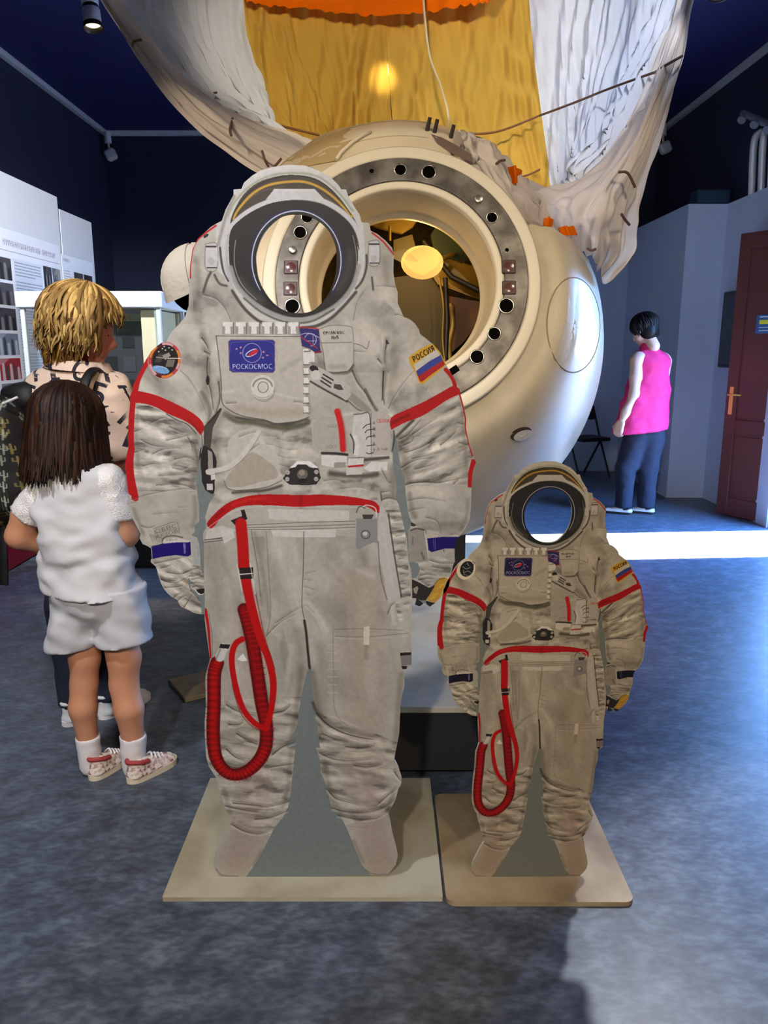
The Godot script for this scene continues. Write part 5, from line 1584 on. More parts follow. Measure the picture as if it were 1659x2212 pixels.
	for q in [[922, 272], [938, 276], [973, 288]]:
		b = Buf.new()
		var p := on_body(q[0], q[1] + 12)
		b.tube([p, p + (inv.basis * Vector3(0.012, 0.05, 0.02))], [0.009, 0.008], 8)
		obj("pin", b, mat(rgb8(60, 50, 44), 0.5), t)
	# saddle stand and plinth under the capsule
	var st_ := thing("wooden_plinth", "low wooden plinth with a dark front carrying the space capsule", "plinth", Vector3(0.1, 0, -3.4))
	slab_part("deck", Vector3(-0.40, 0.245, -1.25), Vector3(0.52, 0.267, 1.0), M.deck, st_, 0.002)
	slab_part("body", Vector3(-0.39, 0.025, -1.24), Vector3(0.51, 0.245, 0.985), M.dark_box, st_)
	slab_part("skid", Vector3(-0.34, 0.0, -1.15), Vector3(0.46, 0.025, 0.9), M.black, st_)
	var sd := thing("capsule_cradle", "grey curved cradle between the plinth and the capsule", "cradle", Vector3(0.07, 0.267, -4.1))
	for s in [-0.12, 0.14]:
		b = Buf.new()
		var pl := PackedVector2Array([Vector2(-0.36, 0), Vector2(0.36, 0)])
		for k in 9:
			var x := 0.36 - 0.72 * k / 8.0
			pl.append(Vector2(x, 0.162 + x * x * 0.48))
		b.slab(pl, Transform3D(Basis(), Vector3(0, 0, s)), 0.04)
		obj("saddle", b, M.dark_box, sd)

func flange_parts(fl_: Node) -> void:
	var hole_shade_m := mat(rgb8(9, 8, 7), 0.9, 0.0, 0.1)  # near-black colour stands in for the shade inside the flange openings
	var steel := mat(rgb8(200, 192, 180), 0.25, 0.9)
	var maroon := mat(rgb8(62, 34, 30), 0.35)
	for q in [[803, 372, 5], [865, 369, 12], [926, 374, 14], [1062, 472, 11], [1094, 542, 4], [1093, 662, 15], [1067, 722, 13], [1030, 772, 14], [664, 471, 12], [649, 504, 13], [632, 663, 15], [690, 744, 13], [730, 790, 13], [820, 838, 12], [720, 416, 12]]:
		var p := on_ring(q[0], q[1], 0.0)
		var r: float = q[2] / 527.0
		var b := Buf.new()
		b.lathe([[r * 1.18, 0.006], [r * 1.18, 0.0105], [r, 0.0115], [r * 0.98, 0.009]], 20, Transform3D(Basis(), p))
		var o := obj("bolt_socket", b, steel, fl_)
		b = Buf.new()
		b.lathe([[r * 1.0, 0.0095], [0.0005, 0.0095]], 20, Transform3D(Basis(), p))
		obj("bore_shade", b, hole_shade_m, o)  # disc on top of the flange, its black is the painted depth
	for q in [[1033, 434, 9], [633, 543, 8]]:
		var p := on_ring(q[0], q[1], 0.0)
		var r: float = q[2] / 527.0
		var b := Buf.new()
		b.lathe([[r, 0.006], [r, 0.02], [r * 0.85, 0.024], [0.0005, 0.024]], 16, Transform3D(Basis(), p))
		obj("bolt", b, steel, fl_)
	for q in [[1098, 578], [1099, 623], [629, 579], [628, 625]]:
		var p := on_ring(q[0], q[1], 0.0)
		var b := Buf.new()
		b.box(p + Vector3(0, 0.008, 0), Vector3(0.057, 0.008, 0.057), 0.003)
		var o := obj("square_window", b, maroon, fl_)
		b = Buf.new()
		b.lathe([[0.021, 0.010], [0.020, 0.0135], [0.0005, 0.0135]], 20, Transform3D(Basis(), p))
		obj("lens", b, mat(rgb8(88, 52, 46), 0.2), o)
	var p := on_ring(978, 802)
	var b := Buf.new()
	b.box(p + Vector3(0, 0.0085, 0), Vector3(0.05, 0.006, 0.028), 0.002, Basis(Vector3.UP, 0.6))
	obj("slot", b, hole_shade_m, fl_)  # dark block on the flange, shade of a slot put into colour

# what shows through the hatch: padded lining pieces, a lamp, a strut, a seat shell
func cabin(t: Node3D) -> void:
	var inv := cap.affine_inverse()
	var gold := mat(rgb8(150, 122, 48), 0.4, 0.15)
	var olive := mat(rgb8(44, 58, 40), 0.7)
	var l := OmniLight3D.new()
	l.name = "cabin_light"
	t.add_child(l)
	l.position = inv * at(900, 540, -3.72)
	l.light_energy = 0.07
	l.light_color = rgb8(255, 206, 128)
	l.light_size = 0.06
	l.omni_range = 8.0
	l.shadow_enabled = true
	var b := Buf.new()
	b.ball(inv * at(912, 567, -3.72), Vector3(0.098, 0.05, 0.076), 24, 14, Basis(Vector3.RIGHT, 0.2))
	var g := mat(rgb8(255, 224, 160), 0.5)
	g.emission_enabled = true
	g.emission = rgb8(255, 206, 120)
	g.emission_energy_multiplier = 0.5
	obj("cabin_lamp", b, g, t)
	b = Buf.new()
	b.tube([inv * at(945, 562, -3.74), inv * at(962, 556, -3.78), inv * at(990, 545, -3.95)], [0.02, 0.012, 0.012], 10)
	obj("lamp_neck", b, gold, t)
	# padded pieces: traced outlines given thickness, each at its own depth in the cabin
	for q in [["padding", gold, -3.86, [780, 462, 800, 455, 850, 452, 910, 462, 892, 490, 868, 505, 845, 500, 808, 490, 786, 478]], ["padding", olive, -3.9, [930, 508, 948, 480, 985, 495, 1010, 520, 1022, 545, 1000, 568, 966, 556, 936, 540]], ["padding", gold, -3.98, [925, 585, 960, 556, 1020, 575, 1040, 600, 1040, 650, 985, 630, 945, 615]], ["seat_shell", mat(rgb8(104, 66, 20), 0.5, 0.1), -3.96, [968, 640, 1034, 652, 1030, 700, 1000, 740, 965, 770, 958, 700]], ["locker", mat(rgb8(92, 78, 34), 0.6), -4.05, [850, 600, 940, 590, 960, 640, 960, 780, 870, 770]], ["tank", mat(rgb8(104, 92, 50), 0.5), -3.93, [850, 520, 890, 508, 900, 545, 870, 570, 850, 560]]]:
		var pts := PackedVector2Array()
		var o0 := at(q[3][0], q[3][1], q[2])
		for k in range(0, q[3].size(), 2):
			var p := at(q[3][k], q[3][k + 1], q[2])
			pts.append(Vector2(p.x, p.y))
		b = Buf.new()
		b.slab(pts, inv * Transform3D(Basis(), Vector3(0, 0, q[2])), 0.05)
		obj(q[0], b, q[1], t)
	var dark := mat(rgb8(28, 22, 14), 0.5)
	b = Buf.new()
	b.tube([inv * at(962, 600, -3.85), inv * at(966, 690, -3.83), inv * at(962, 790, -3.80)], [0.012], 8)
	obj("strut", b, dark, t)
	b = Buf.new()
	b.tube([inv * at(915, 520, -3.9), inv * at(975, 598, -3.88), inv * at(1060, 640, -3.84)], [0.014], 8)
	obj("strut", b, dark, t)
	b = Buf.new()
	b.tube(smooth([inv * at(948, 600, -3.8), inv * at(958, 660, -3.78), inv * at(956, 730, -3.78), inv * at(962, 790, -3.76)], 4), [0.005], 6)
	obj("cable", b, gold, t)
	b = Buf.new()
	b.tube([inv * at(842, 488, -3.8), inv * at(842, 520, -3.8)], [0.007], 6)
	obj("strap_end", b, gold, t)
	b = Buf.new()
	b.tube(smooth([inv * at(972, 655, -3.9), inv * at(978, 700, -3.9), inv * at(970, 745, -3.88), inv * at(974, 790, -3.85)], 4), [0.012, 0.02, 0.012], 6)
	obj("hose", b, gold, t)

# ---------- parachute ----------
# a cloth sheet through measured points [x, y, depth], refined both ways, then gathered into folds
func sheet(rows: Array, nu: int, nv: int, folds: Callable, cols := [0.0, 1.0]) -> Array:
	var R := []
	for r in rows:
		var line := []
		for q in r:
			line.append(at(q[0], q[1], q[2]))
		R.append(line)
	var fine := []
	for r in R:
		var c := smooth(r, 12)
		var row := []
		for k in nu + 1:
			var f := lerpf(cols[0], cols[1], float(k) / nu) * (c.size() - 1)
			var k0 := mini(int(f), c.size() - 2)
			row.append(c[k0].lerp(c[k0 + 1], f - k0))
		fine.append(row)
	var grid_ := []
	for k in nu + 1:
		var col := []
		for r in fine:
			col.append(r[k])
		col = smooth(col, 12)
		var out := []
		for j in nv + 1:
			var f := float(j) / nv * (col.size() - 1)
			var k0 := mini(int(f), col.size() - 2)
			out.append(col[k0].lerp(col[k0 + 1], f - k0))
		grid_.append(out)
	var P := []
	for j in nv + 1:
		var row := PackedVector3Array()
		for k in nu + 1:
			var p: Vector3 = grid_[k][j]
			var du: Vector3 = grid_[mini(k + 1, nu)][j] - grid_[maxi(k - 1, 0)][j]
			var dv: Vector3 = grid_[k][mini(j + 1, nv)] - grid_[k][maxi(j - 1, 0)]
			var n := du.cross(dv).normalized()
			if n.z < 0.0:
				n = -n
			row.append(p + n * folds.call(lerpf(cols[0], cols[1], float(k) / nu), float(j) / nv))
		P.append(row)
	return P

func cloth_mat(c: Color, sd: int, through := 0.75) -> StandardMaterial3D:
	var m := mat(c, 0.7, 0.0, 0.2)
	m.backlight_enabled = true
	m.backlight = Color(c.r * through, c.g * through, c.b * through)
	m.normal_enabled = true
	m.normal_texture = M.crinkle
	m.normal_scale = 0.5
	tri_uv(m, 1.6)
	m.uv1_offset = Vector3(sd * 0.37, sd * 0.21, 0)
	return m

func parachute() -> void:
	M.crinkle = bump_tex(0.012, 4, 6.0, 44)
	var t := thing("parachute", "huge white and gold striped parachute draped from the ceiling over the capsule", "parachute")
	var nz := FastNoiseLite.new()
	nz.seed = 12
	nz.frequency = 1.0
	nz.fractal_octaves = 2
	# gathered folds running down the cloth: strong near the gathered hem (v = 1), fading upward
	var hang := func(u: float, v: float) -> float:
		var f := nz.get_noise_2d(u * 36.0 + v * 3.0, v * 0.7) * 0.07 + nz.get_noise_2d(u * 90.0 - v * 3.0, v * 0.9 + 7.0) * 0.026
		f += 0.012 * sin(u * 170.0 + 7.0 * nz.get_noise_2d(u * 12.0, v * 2.0)) * smoothstep(0.45, 1.0, v)
		return f * (0.55 + 0.75 * v)
	var white := cloth_mat(rgb8(226, 228, 232), 1)
	var gold := cloth_mat(rgb8(204, 164, 70), 2)
	var orange := cloth_mat(rgb8(236, 112, 4), 3)
	var lipm := cloth_mat(rgb8(222, 212, 202), 4)
	# inner wall of the canopy, from above the picture down to the hem; gores left white, two gold, right white
	var inner := [
		[[160, -125, -4.5], [330, -125, -4.85], [508, -125, -5.15], [826, -125, -5.3], [1128, -125, -5.2], [1325, -125, -4.85], [1520, -125, -4.4]],
		[[215, -40, -4.3], [360, -40, -4.7], [518, -40, -5.0], [830, -40, -5.25], [1138, -40, -5.1], [1330, -40, -4.7], [1490, -40, -4.3]],
		[[262, 40, -4.2], [392, 70, -4.55], [535, 80, -4.85], [836, 100, -5.1], [1150, 90, -4.95], [1320, 90, -4.6], [1458, 50, -4.15]],
		[[400, 200, -4.15], [480, 200, -4.4], [568, 190, -4.7], [845, 210, -5.0], [1166, 215, -4.8], [1300, 210, -4.5], [1405, 175, -4.1]],
		[[560, 280, -4.1], [580, 282, -4.3], [604, 290, -4.6], [855, 330, -4.85], [1180, 330, -4.6], [1280, 320, -4.35], [1345, 290, -4.05]],
		[[640, 330, -4.1], [650, 340, -4.25], [665, 350, -4.5], [865, 420, -4.75], [1192, 420, -4.4], [1230, 408, -4.25], [1270, 390, -4.0]],
	]
	for g in [["gore", white, 0.0, 0.3333, 60], ["gore", gold, 0.3333, 0.5, 70], ["gore", gold, 0.5, 0.6667, 70], ["gore", white, 0.6667, 1.0, 90]]:
		var b := Buf.new()
		b.grid(sheet(inner, g[4], 64, hang, [g[2], g[3]]))
		obj(g[0], b, g[1], t)
	# orange band high on the canopy, hanging just in front of the gold gores
	var b := Buf.new()
	b.grid(sheet([[[500, -115, -5.0], [822, -115, -5.18], [1120, -115, -5.1]], [[512, -60, -4.95], [830, -50, -5.1], [1100, -60, -5.0]], [[532, 6, -4.88], [700, 26, -5.0], [830, 32, -5.02], [960, 24, -4.98], [1062, 2, -4.92]].slice(0, 5)].map(func(r): return r if r.size() == 3 else [r[0], r[2], r[4]]), 60, 16, func(u, v): return nz.get_noise_2d(u * 40.0, v) * 0.03))
	obj("orange_band", b, orange, t)
	# turned-over lower lip, left and right
	var lipf := func(u: float, v: float) -> float:
		return nz.get_noise_2d(v * 2.0, u * 7.0 + v * 1.3) * 0.028 + nz.get_noise_2d(v * 3.5 + 20.0, u * 20.0) * 0.012
	b = Buf.new()
	b.grid(sheet([
		[[150, -140, -4.0], [185, -145, -4.1], [222, -150, -4.3]],
		[[212, -15, -3.9], [235, -5, -3.95], [266, 10, -4.2]],
		[[285, 108, -3.8], [315, 100, -3.82], [345, 105, -4.12]],
		[[340, 182, -3.75], [375, 172, -3.74], [415, 190, -4.08]],
		[[405, 258, -3.7], [450, 238, -3.68], [500, 245, -4.05]],
		[[475, 318, -3.68], [530, 285, -3.66], [585, 276, -4.02]],
		[[548, 368, -3.68], [610, 330, -3.68], [660, 306, -4.0]],
		[[620, 400, -3.72], [680, 370, -3.74], [720, 350, -4.0]]], 40, 110, lipf))
	obj("hem_lip", b, lipm, t)
	b = Buf.new()
	b.grid(sheet([
		[[1552, -140, -4.0], [1515, -140, -4.05], [1492, -130, -4.3]],
		[[1502, -10, -3.9], [1480, 0, -3.92], [1455, 30, -4.2]],
		[[1474, 120, -3.82], [1440, 132, -3.8], [1405, 170, -4.12]],
		[[1446, 215, -3.78], [1400, 238, -3.72], [1355, 272, -4.06]],
		[[1414, 325, -3.75], [1350, 340, -3.66], [1280, 372, -4.0]],
		[[1390, 400, -3.74], [1300, 408, -3.62], [1195, 408, -3.95]],
		[[1372, 475, -3.74], [1270, 462, -3.6], [1125, 388, -3.9]],
		[[1352, 560, -3.76], [1262, 505, -3.64], [1092, 400, -3.86]],
		[[1302, 612, -3.84], [1268, 540, -3.74], [1088, 470, -3.84]]], 70, 150, func(u, v): return lipf.call(u, v) + (0.02 * sin(u * 34.0 + v * 9.0 + 4.0 * nz.get_noise_2d(u * 4.0, v * 3.0)) * smoothstep(0.45, 0.8, v))))
	obj("hem_lip", b, lipm, t)
	# bundle spilling out of the bay beside the hatch
	b = Buf.new()
	b.grid(sheet([
		[[958, 292, -3.62], [985, 296, -3.72], [1012, 300, -3.82]],
		[[992, 330, -3.52], [1030, 312, -3.6], [1066, 326, -3.78]],
		[[1022, 372, -3.46], [1066, 346, -3.52], [1110, 368, -3.74]],
		[[1050, 420, -3.44], [1096, 402, -3.5], [1150, 412, -3.72]],
		[[1076, 470, -3.45], [1120, 462, -3.52], [1180, 470, -3.74]],
		[[1092, 500, -3.52], [1150, 508, -3.62], [1225, 520, -3.8]]], 44, 60, func(u, v): return 0.022 * sin(u * 26.0 + 5.0 * nz.get_noise_2d(u * 3.0, v * 2.0)) + nz.get_noise_2d(u * 22.0, v * 4.0) * 0.03))
	obj("bundle", b, lipm, t)
	for q in [[[1098, 362, 1128, 372, 1122, 395, 1108, 408], -3.62], [[1206, 492, 1240, 490, 1248, 508, 1214, 512], -3.60], [[1178, 472, 1194, 476, 1190, 490, 1176, 488], -3.58]]:
		var rows := [[[q[0][0], q[0][1], q[1]], [(q[0][0] + q[0][2]) / 2.0, q[0][1] - 4, q[1] + 0.03], [q[0][2], q[0][3], q[1] - 0.04]], [[q[0][6], q[0][7], q[1]], [(q[0][6] + q[0][4]) / 2.0, q[0][5], q[1] + 0.035], [q[0][4], q[0][5], q[1] - 0.04]]]
		b = Buf.new()
		b.grid(sheet(rows, 14, 10, func(u, v): return 0.008 * sin(u * 17.0)))
		obj("orange_tuft", b, orange, t)
	# sewn tapes and cords
	var tape := mat(rgb8(128, 84, 52), 0.7)
	var tape2 := mat(rgb8(104, 78, 66), 0.7)
	for q in [[tape, [1000, 290, -4.70], [1075, 284, -4.66], [1165, 250, -4.68]], [tape2, [1165, 250, -4.60], [1240, 222, -4.46], [1320, 190, -4.36], [1412, 157, -4.02]], [tape2, [1412, 158, -3.98], [1440, 140, -3.76], [1474, 121, -3.76]], [tape, [600, 270, -4.52], [640, 280, -4.56], [690, 292, -4.6]], [tape2, [514, 247, -4.3], [550, 250, -4.36], [600, 270, -4.48]], [tape2, [430, 200, -4.22], [450, 203, -4.26], [468, 200, -4.3]], [tape2, [286, 100, -3.74], [290, 90, -3.72], [305, 86, -3.74]], [tape2, [502, 256, -3.80], [497, 280, -3.58], [500, 294, -3.56]], [tape2, [566, 325, -3.56], [572, 345, -3.56], [580, 360, -3.58]], [tape2, [608, 342, -3.58], [600, 352, -3.58], [592, 360, -3.58]], [tape, [1100, 388, -4.45], [1140, 378, -4.5], [1166, 366, -4.52]], [tape2, [1336, 372, -3.58], [1356, 374, -3.58], [1372, 405, -3.6]], [tape2, [1342, 462, -3.58], [1350, 474, -3.6], [1360, 486, -3.62]], [tape2, [1268, 536, -3.58], [1278, 541, -3.58], [1286, 538, -3.6]], [tape2, [1072, 354, -3.44], [1080, 348, -3.46], [1090, 346, -3.5]]]:
		b = Buf.new()
		var pts := []
		for k in range(1, q.size()):
			pts.append(at(q[k][0], q[k][1], q[k][2]))
		b.tube(smooth(pts, 6), [0.006], 6)
		obj("tape", b, q[0], t)
	b = Buf.new()
	b.tube(smooth([at(912, -60, -4.9), at(917, 30, -4.75), at(928, 120, -4.6), at(950, 180, -4.4), at(966, 235, -4.1), at(972, 288, -3.62)], 6), [0.006], 6)
	obj("cord", b, mat(rgb8(220, 206, 176), 0.7), t)

# ---------- people ----------
# bones: [a, b, radius a, radius b, squash]; joined smoothly and meshed as surface nets. clips: [normal, offset] keep n.p < offset
func blob(b: Buf, bones: Array, cell: float, k: float, clips := [], amp := 0.0, freq := 8.0, sd := 1) -> void:
	var lo := Vector3(1e9, 1e9, 1e9)
	var hi := -lo
	for q in bones:
		var r: float = maxf(q[2], q[3]) + cell * 3.0 + amp
		lo = lo.min(q[0] - Vector3.ONE * r).min(q[1] - Vector3.ONE * r)
		hi = hi.max(q[0] + Vector3.ONE * r).max(q[1] + Vector3.ONE * r)
	var nx := int((hi.x - lo.x) / cell) + 2
	var ny := int((hi.y - lo.y) / cell) + 2
	var nz := int((hi.z - lo.z) / cell) + 2
	var E := PackedFloat32Array()
	E.resize(nx * ny * nz)
	for q in bones:
		var a: Vector3 = q[0]
		var ab: Vector3 = q[1] - a
		var l2 := maxf(ab.length_squared(), 1e-9)
		var ra: float = q[2]
		var rb: float = q[3]
		var sq: Vector3 = q[4] if q.size() > 4 else Vector3.ONE
		var m := maxf(ra, rb) / minf(1.0, minf(sq.x, minf(sq.y, sq.z))) + 4.0 / k + cell
		var p0 := (a.min(q[1]) - Vector3.ONE * m - lo) / cell
		var p1 := (a.max(q[1]) + Vector3.ONE * m - lo) / cell
		for iz in range(maxi(0, int(p0.z)), mini(nz - 1, int(p1.z) + 1) + 1):
			for iy in range(maxi(0, int(p0.y)), mini(ny - 1, int(p1.y) + 1) + 1):
				var row := (iz * ny + iy) * nx
				for ix in range(maxi(0, int(p0.x)), mini(nx - 1, int(p1.x) + 1) + 1):
					var p := Vector3(lo.x + ix * cell, lo.y + iy * cell, lo.z + iz * cell) - a
					var t := clampf(p.dot(ab) / l2, 0.0, 1.0)
					var d := ((p - ab * t) * sq).length() - (ra + (rb - ra) * t)
					if d * k < 6.0:
						E[row + ix] += exp(-k * d)
	var ns := FastNoiseLite.new()
	ns.seed = sd
	ns.frequency = freq
	ns.fractal_octaves = 2
	for j in E.size():
		var e := E[j]
		if e < 1e-4:
			E[j] = 0.1
			continue
		var f := -log(e) / k
		if absf(f) < 0.06:
			var ix := j % nx
			var iy := (j / nx) % ny
			var iz := j / (nx * ny)
			var p := Vector3(lo.x + ix * cell, lo.y + iy * cell, lo.z + iz * cell)
			if amp > 0.0:
				f += amp * ns.get_noise_3d(p.x, p.y * 1.6, p.z)
			for c in clips:
				f = maxf(f, c[0].dot(p) - c[1])
		elif clips.size():
			var ix := j % nx
			var iy := (j / nx) % ny
			var iz := j / (nx * ny)
			var p := Vector3(lo.x + ix * cell, lo.y + iy * cell, lo.z + iz * cell)
			for c in clips:
				f = maxf(f, c[0].dot(p) - c[1])
		E[j] = f
	var id := PackedInt32Array()
	id.resize(nx * ny * nz)
	id.fill(-1)
	var base := b.v.size()
	var off := [0, 1, nx, nx + 1, nx * ny, nx * ny + 1, nx * ny + nx, nx * ny + nx + 1]
	var ed := [[0, 1], [2, 3], [4, 5], [6, 7], [0, 2], [1, 3], [4, 6], [5, 7], [0, 4], [1, 5], [2, 6], [3, 7]]
	for iz in nz - 1:
		for iy in ny - 1:
			for ix in nx - 1:
				var j := (iz * ny + iy) * nx + ix
				var inside := 0
				for q in 8:
					if E[j + off[q]] < 0.0:
						inside += 1
				if inside == 0 or inside == 8:
					continue
				var s := Vector3.ZERO
				var cnt := 0
				for e in ed:
					var f0 := E[j + off[e[0]]]
					var f1 := E[j + off[e[1]]]
					if (f0 < 0.0) != (f1 < 0.0):
						var t := f0 / (f0 - f1)
						var v0 := Vector3(e[0] & 1, (e[0] >> 1) & 1, e[0] >> 2)
						var v1 := Vector3(e[1] & 1, (e[1] >> 1) & 1, e[1] >> 2)
						s += v0.lerp(v1, t)
						cnt += 1
				id[j] = b.v.size()
				b.v.append(lo + (Vector3(ix, iy, iz) + s / cnt) * cell)
				b.n.append(Vector3.ZERO)
				b.uv.append(Vector2.ZERO)
				b.c.append(b.col)
	var tris := PackedInt32Array()
	for iz in range(1, nz - 1):
		for iy in range(1, ny - 1):
			for ix in range(1, nx - 1):
				var j := (iz * ny + iy) * nx + ix
				var f := E[j] < 0.0
				if f != (E[j + 1] < 0.0):
					_net(b, tris, id[j - nx - nx * ny], id[j - nx * ny], id[j], id[j - nx], f)
				if f != (E[j + nx] < 0.0):
					_net(b, tris, id[j - 1 - nx * ny], id[j - 1], id[j], id[j - nx * ny], f)
				if f != (E[j + nx * ny] < 0.0):
					_net(b, tris, id[j - 1 - nx], id[j - nx], id[j], id[j - 1], f)
	for q in range(base, b.n.size()):
		b.n[q] = b.n[q].normalized()
	b.i.append_array(tris)

func _net(b: Buf, tris: PackedInt32Array, p: int, q: int, r: int, s: int, f: bool) -> void:
	if p < 0 or q < 0 or r < 0 or s < 0:
		return
	if not f:
		var h := q
		q = s
		s = h
	# clockwise seen from outside
	for t in [[p, r, q], [p, s, r]]:
		var nn := (b.v[t[2]] - b.v[t[0]]).cross(b.v[t[1]] - b.v[t[0]])
		b.n[t[0]] += nn
		b.n[t[1]] += nn
		b.n[t[2]] += nn
		tris.append(t[0]); tris.append(t[1]); tris.append(t[2])

func wear(called: String, bones: Array, m: Material, parent: Node, cell := 0.012, k := 70.0, clips := [], amp := 0.0, freq := 9.0, sd := 1) -> MeshInstance3D:
	var b := Buf.new()
	blob(b, bones, cell, k, clips, amp, freq, sd)
	return obj(called, b, m, parent)

func chain(pts: Array, rad: Array) -> Array:
	var out := []
	for k in pts.size() - 1:
		out.append([pts[k], pts[k + 1], rad[k], rad[k + 1]])
	return out

func head_bones(xf: Transform3D, s := 1.0) -> Array:
	var L := [[[0, 0.035, -0.012], [0, 0.03, 0.01], 0.088, 0.084], [[0, -0.01, 0.03], [0, -0.065, 0.042], 0.058, 0.036], [[0.036, -0.022, 0.044], [0.036, -0.03, 0.04], 0.036, 0.036], [[-0.036, -0.022, 0.044], [-0.036, -0.03, 0.04], 0.036, 0.036], [[0, 0.012, 0.084], [0, -0.022, 0.106], 0.009, 0.013], [[-0.01, -0.026, 0.094], [0.01, -0.026, 0.094], 0.009, 0.009], [[-0.03, 0.03, 0.07], [0.03, 0.03, 0.07], 0.018, 0.018], [[-0.017, -0.046, 0.086], [0.017, -0.046, 0.086], 0.007, 0.007], [[-0.015, -0.057, 0.084], [0.015, -0.057, 0.084], 0.008, 0.008], [[0, -0.085, 0.068], [0, -0.088, 0.06], 0.018, 0.02], [[0.08, -0.01, -0.004], [0.086, 0.02, -0.014], 0.011, 0.014], [[-0.08, -0.01, -0.004], [-0.086, 0.02, -0.014], 0.011, 0.014], [[0, -0.05, -0.02], [0, -0.15, -0.035], 0.05, 0.05]]
	var out := []
	for q in L:
		out.append([xf * (Vector3(q[0][0], q[0][1], q[0][2]) * s), xf * (Vector3(q[1][0], q[1][1], q[1][2]) * s), q[2] * s, q[3] * s])
	return out

func head_detail(xf: Transform3D, s: float, parent: Node, brow: Color) -> void:
	for e in [-1.0, 1.0]:
		var b := Buf.new()
		b.ball(xf * (Vector3(0.03 * e, 0.010, 0.077) * s), Vector3.ONE * 0.012 * s, 12, 8)
		var eye := obj("eye", b, mat(rgb8(226, 220, 214), 0.3), parent)
		b = Buf.new()
		b.ball(xf * (Vector3(0.031 * e, 0.009, 0.0855) * s), Vector3.ONE * 0.0056 * s, 8, 6)
		obj("iris", b, mat(rgb8(52, 40, 34), 0.2), eye)
		b = Buf.new()
		b.tube(smooth([xf * (Vector3(0.014 * e, 0.034, 0.090) * s), xf * (Vector3(0.03 * e, 0.041, 0.088) * s), xf * (Vector3(0.05 * e, 0.034, 0.076) * s)], 4), [0.003 * s, 0.004 * s, 0.002 * s], 6)
		obj("eyebrow", b, mat(brow, 0.8), parent)
	var m := Buf.new()
	m.tube(smooth([xf * (Vector3(-0.02, -0.052, 0.087) * s), xf * (Vector3(0, -0.051, 0.0945) * s), xf * (Vector3(0.02, -0.052, 0.087) * s)], 5), [0.002 * s, 0.004 * s, 0.002 * s], 6)
	obj("lips", m, mat(rgb8(150, 74, 66), 0.5), parent)

# a relaxed hand: palm, four bent fingers of different length and a thumb from the side of the palm
func hand_bones(wrist: Vector3, along: Vector3, palm: Vector3, thumb_side: Vector3, s := 1.0) -> Array:
	along = along.normalized()
	palm = (palm - along * palm.dot(along)).normalized()
	thumb_side = (thumb_side - along * thumb_side.dot(along) - palm * thumb_side.dot(palm)).normalized()
	var out := []
	for f in 4:
		var o := thumb_side * (0.030 - 0.020 * f) * s
		var k0 := wrist + along * 0.085 * s + o
		out.append([wrist + o * 0.7 + along * 0.01 * s, k0, 0.017 * s, 0.013 * s])
		var l: float = [0.072, 0.08, 0.074, 0.058][f] * s
		var p1 := k0 + (along * 0.85 + palm * 0.5).normalized() * l * 0.42
		var p2 := p1 + (along * 0.45 + palm * 0.9).normalized() * l * 0.32
		var p3 := p2 + (palm * 1.0 - along * 0.1).normalized() * l * 0.26
		out.append_array(chain([k0, p1, p2, p3], [0.0105 * s, 0.0095 * s, 0.0085 * s, 0.0075 * s]))
	var t0 := wrist + along * 0.03 * s + thumb_side * 0.03 * s
	var t1 := t0 + (along * 0.7 + thumb_side * 0.6 + palm * 0.3).normalized() * 0.04 * s
	out.append_array(chain([t0, t1, t1 + (along * 0.9 + palm * 0.4).normalized() * 0.032 * s], [0.014 * s, 0.0105 * s, 0.0085 * s]))
	return out

# hair made of many tapering locks that start near the crown and follow the skull (radii rad), then fall; 0 is the face
func hair_locks(xf: Transform3D, rad: Vector3, n: int, reach: float, spread: float, face: float, lift: float, c0: Color, c1: Color, sd: int, wave := 0.006, thick := 0.008, crown := 0.3) -> Buf:
	var b := Buf.new()
	var rg := RandomNumberGenerator.new()
	rg.seed = sd
	for k in n:
		var phi := rg.randf_range(face, TAU - face)
		var th0 := rg.randf_range(0.02, crown)
		var long := reach * rg.randf_range(0.86, 1.04)           # length along the lock, metres
		var r := rad * (1.0 + lift * rg.randf_range(0.0, 1.0))
		var mean := (r.x + r.y + r.z) / 3.0
		var pts := []
		var rr := []
		var steps := 12
		var w := rg.randf_range(0.7, 1.3) * thick
		var w1 := rg.randf_range(0.0, TAU)
		var wf := rg.randf_range(1.0, 2.2)
		var sway := rg.randf_range(-0.18, 0.18)
		for j in steps:
			var f := float(j) / (steps - 1)
			var s := long * f
			var th := th0 + s / mean
			var ph := phi + sway * f
			var p: Vector3
			if th < 1.62:
				p = Vector3(sin(ph) * sin(th) * r.x, cos(th) * r.y, cos(ph) * sin(th) * r.z)
			else:
				var dd := (th - 1.62) * mean
				p = Vector3(sin(ph) * (r.x + spread * dd), cos(1.62) * r.y - dd, cos(ph) * (r.z + spread * dd))
			var o := Vector3(sin(ph), 0.2, cos(ph)) * sin(w1 + f * wf * TAU) + Vector3(cos(ph), 0, -sin(ph)) * cos(w1 * 1.7 + f * wf * TAU)
			pts.append(xf * (p + o * wave * f))
			rr.append(w * (0.5 + 0.5 * minf(f * 4.0, 1.0)) * (1.0 if f < 0.75 else lerpf(1.0, 0.25, (f - 0.75) * 4.0)))
		b.col = c0.lerp(c1, pow(rg.randf(), 1.3))
		b.tube(pts, rr, 5, false, 0.45)
	b.col = Color.WHITE
	return b

func _spread(a: Array, per: int) -> Array:
	var out := []
	for k in a.size() - 1:
		for j in per:
			out.append(lerpf(a[k], a[k + 1], float(j) / per))
	out.append(a[-1])
	return out

func lin(r: float, g: float, b: float) -> Color:
	return rgb8(r, g, b).srgb_to_linear()

func hair_mat() -> StandardMaterial3D:
	var m := mat(Color.WHITE, 0.55, 0.0, 0.35)
	m.vertex_color_use_as_albedo = true
	return m

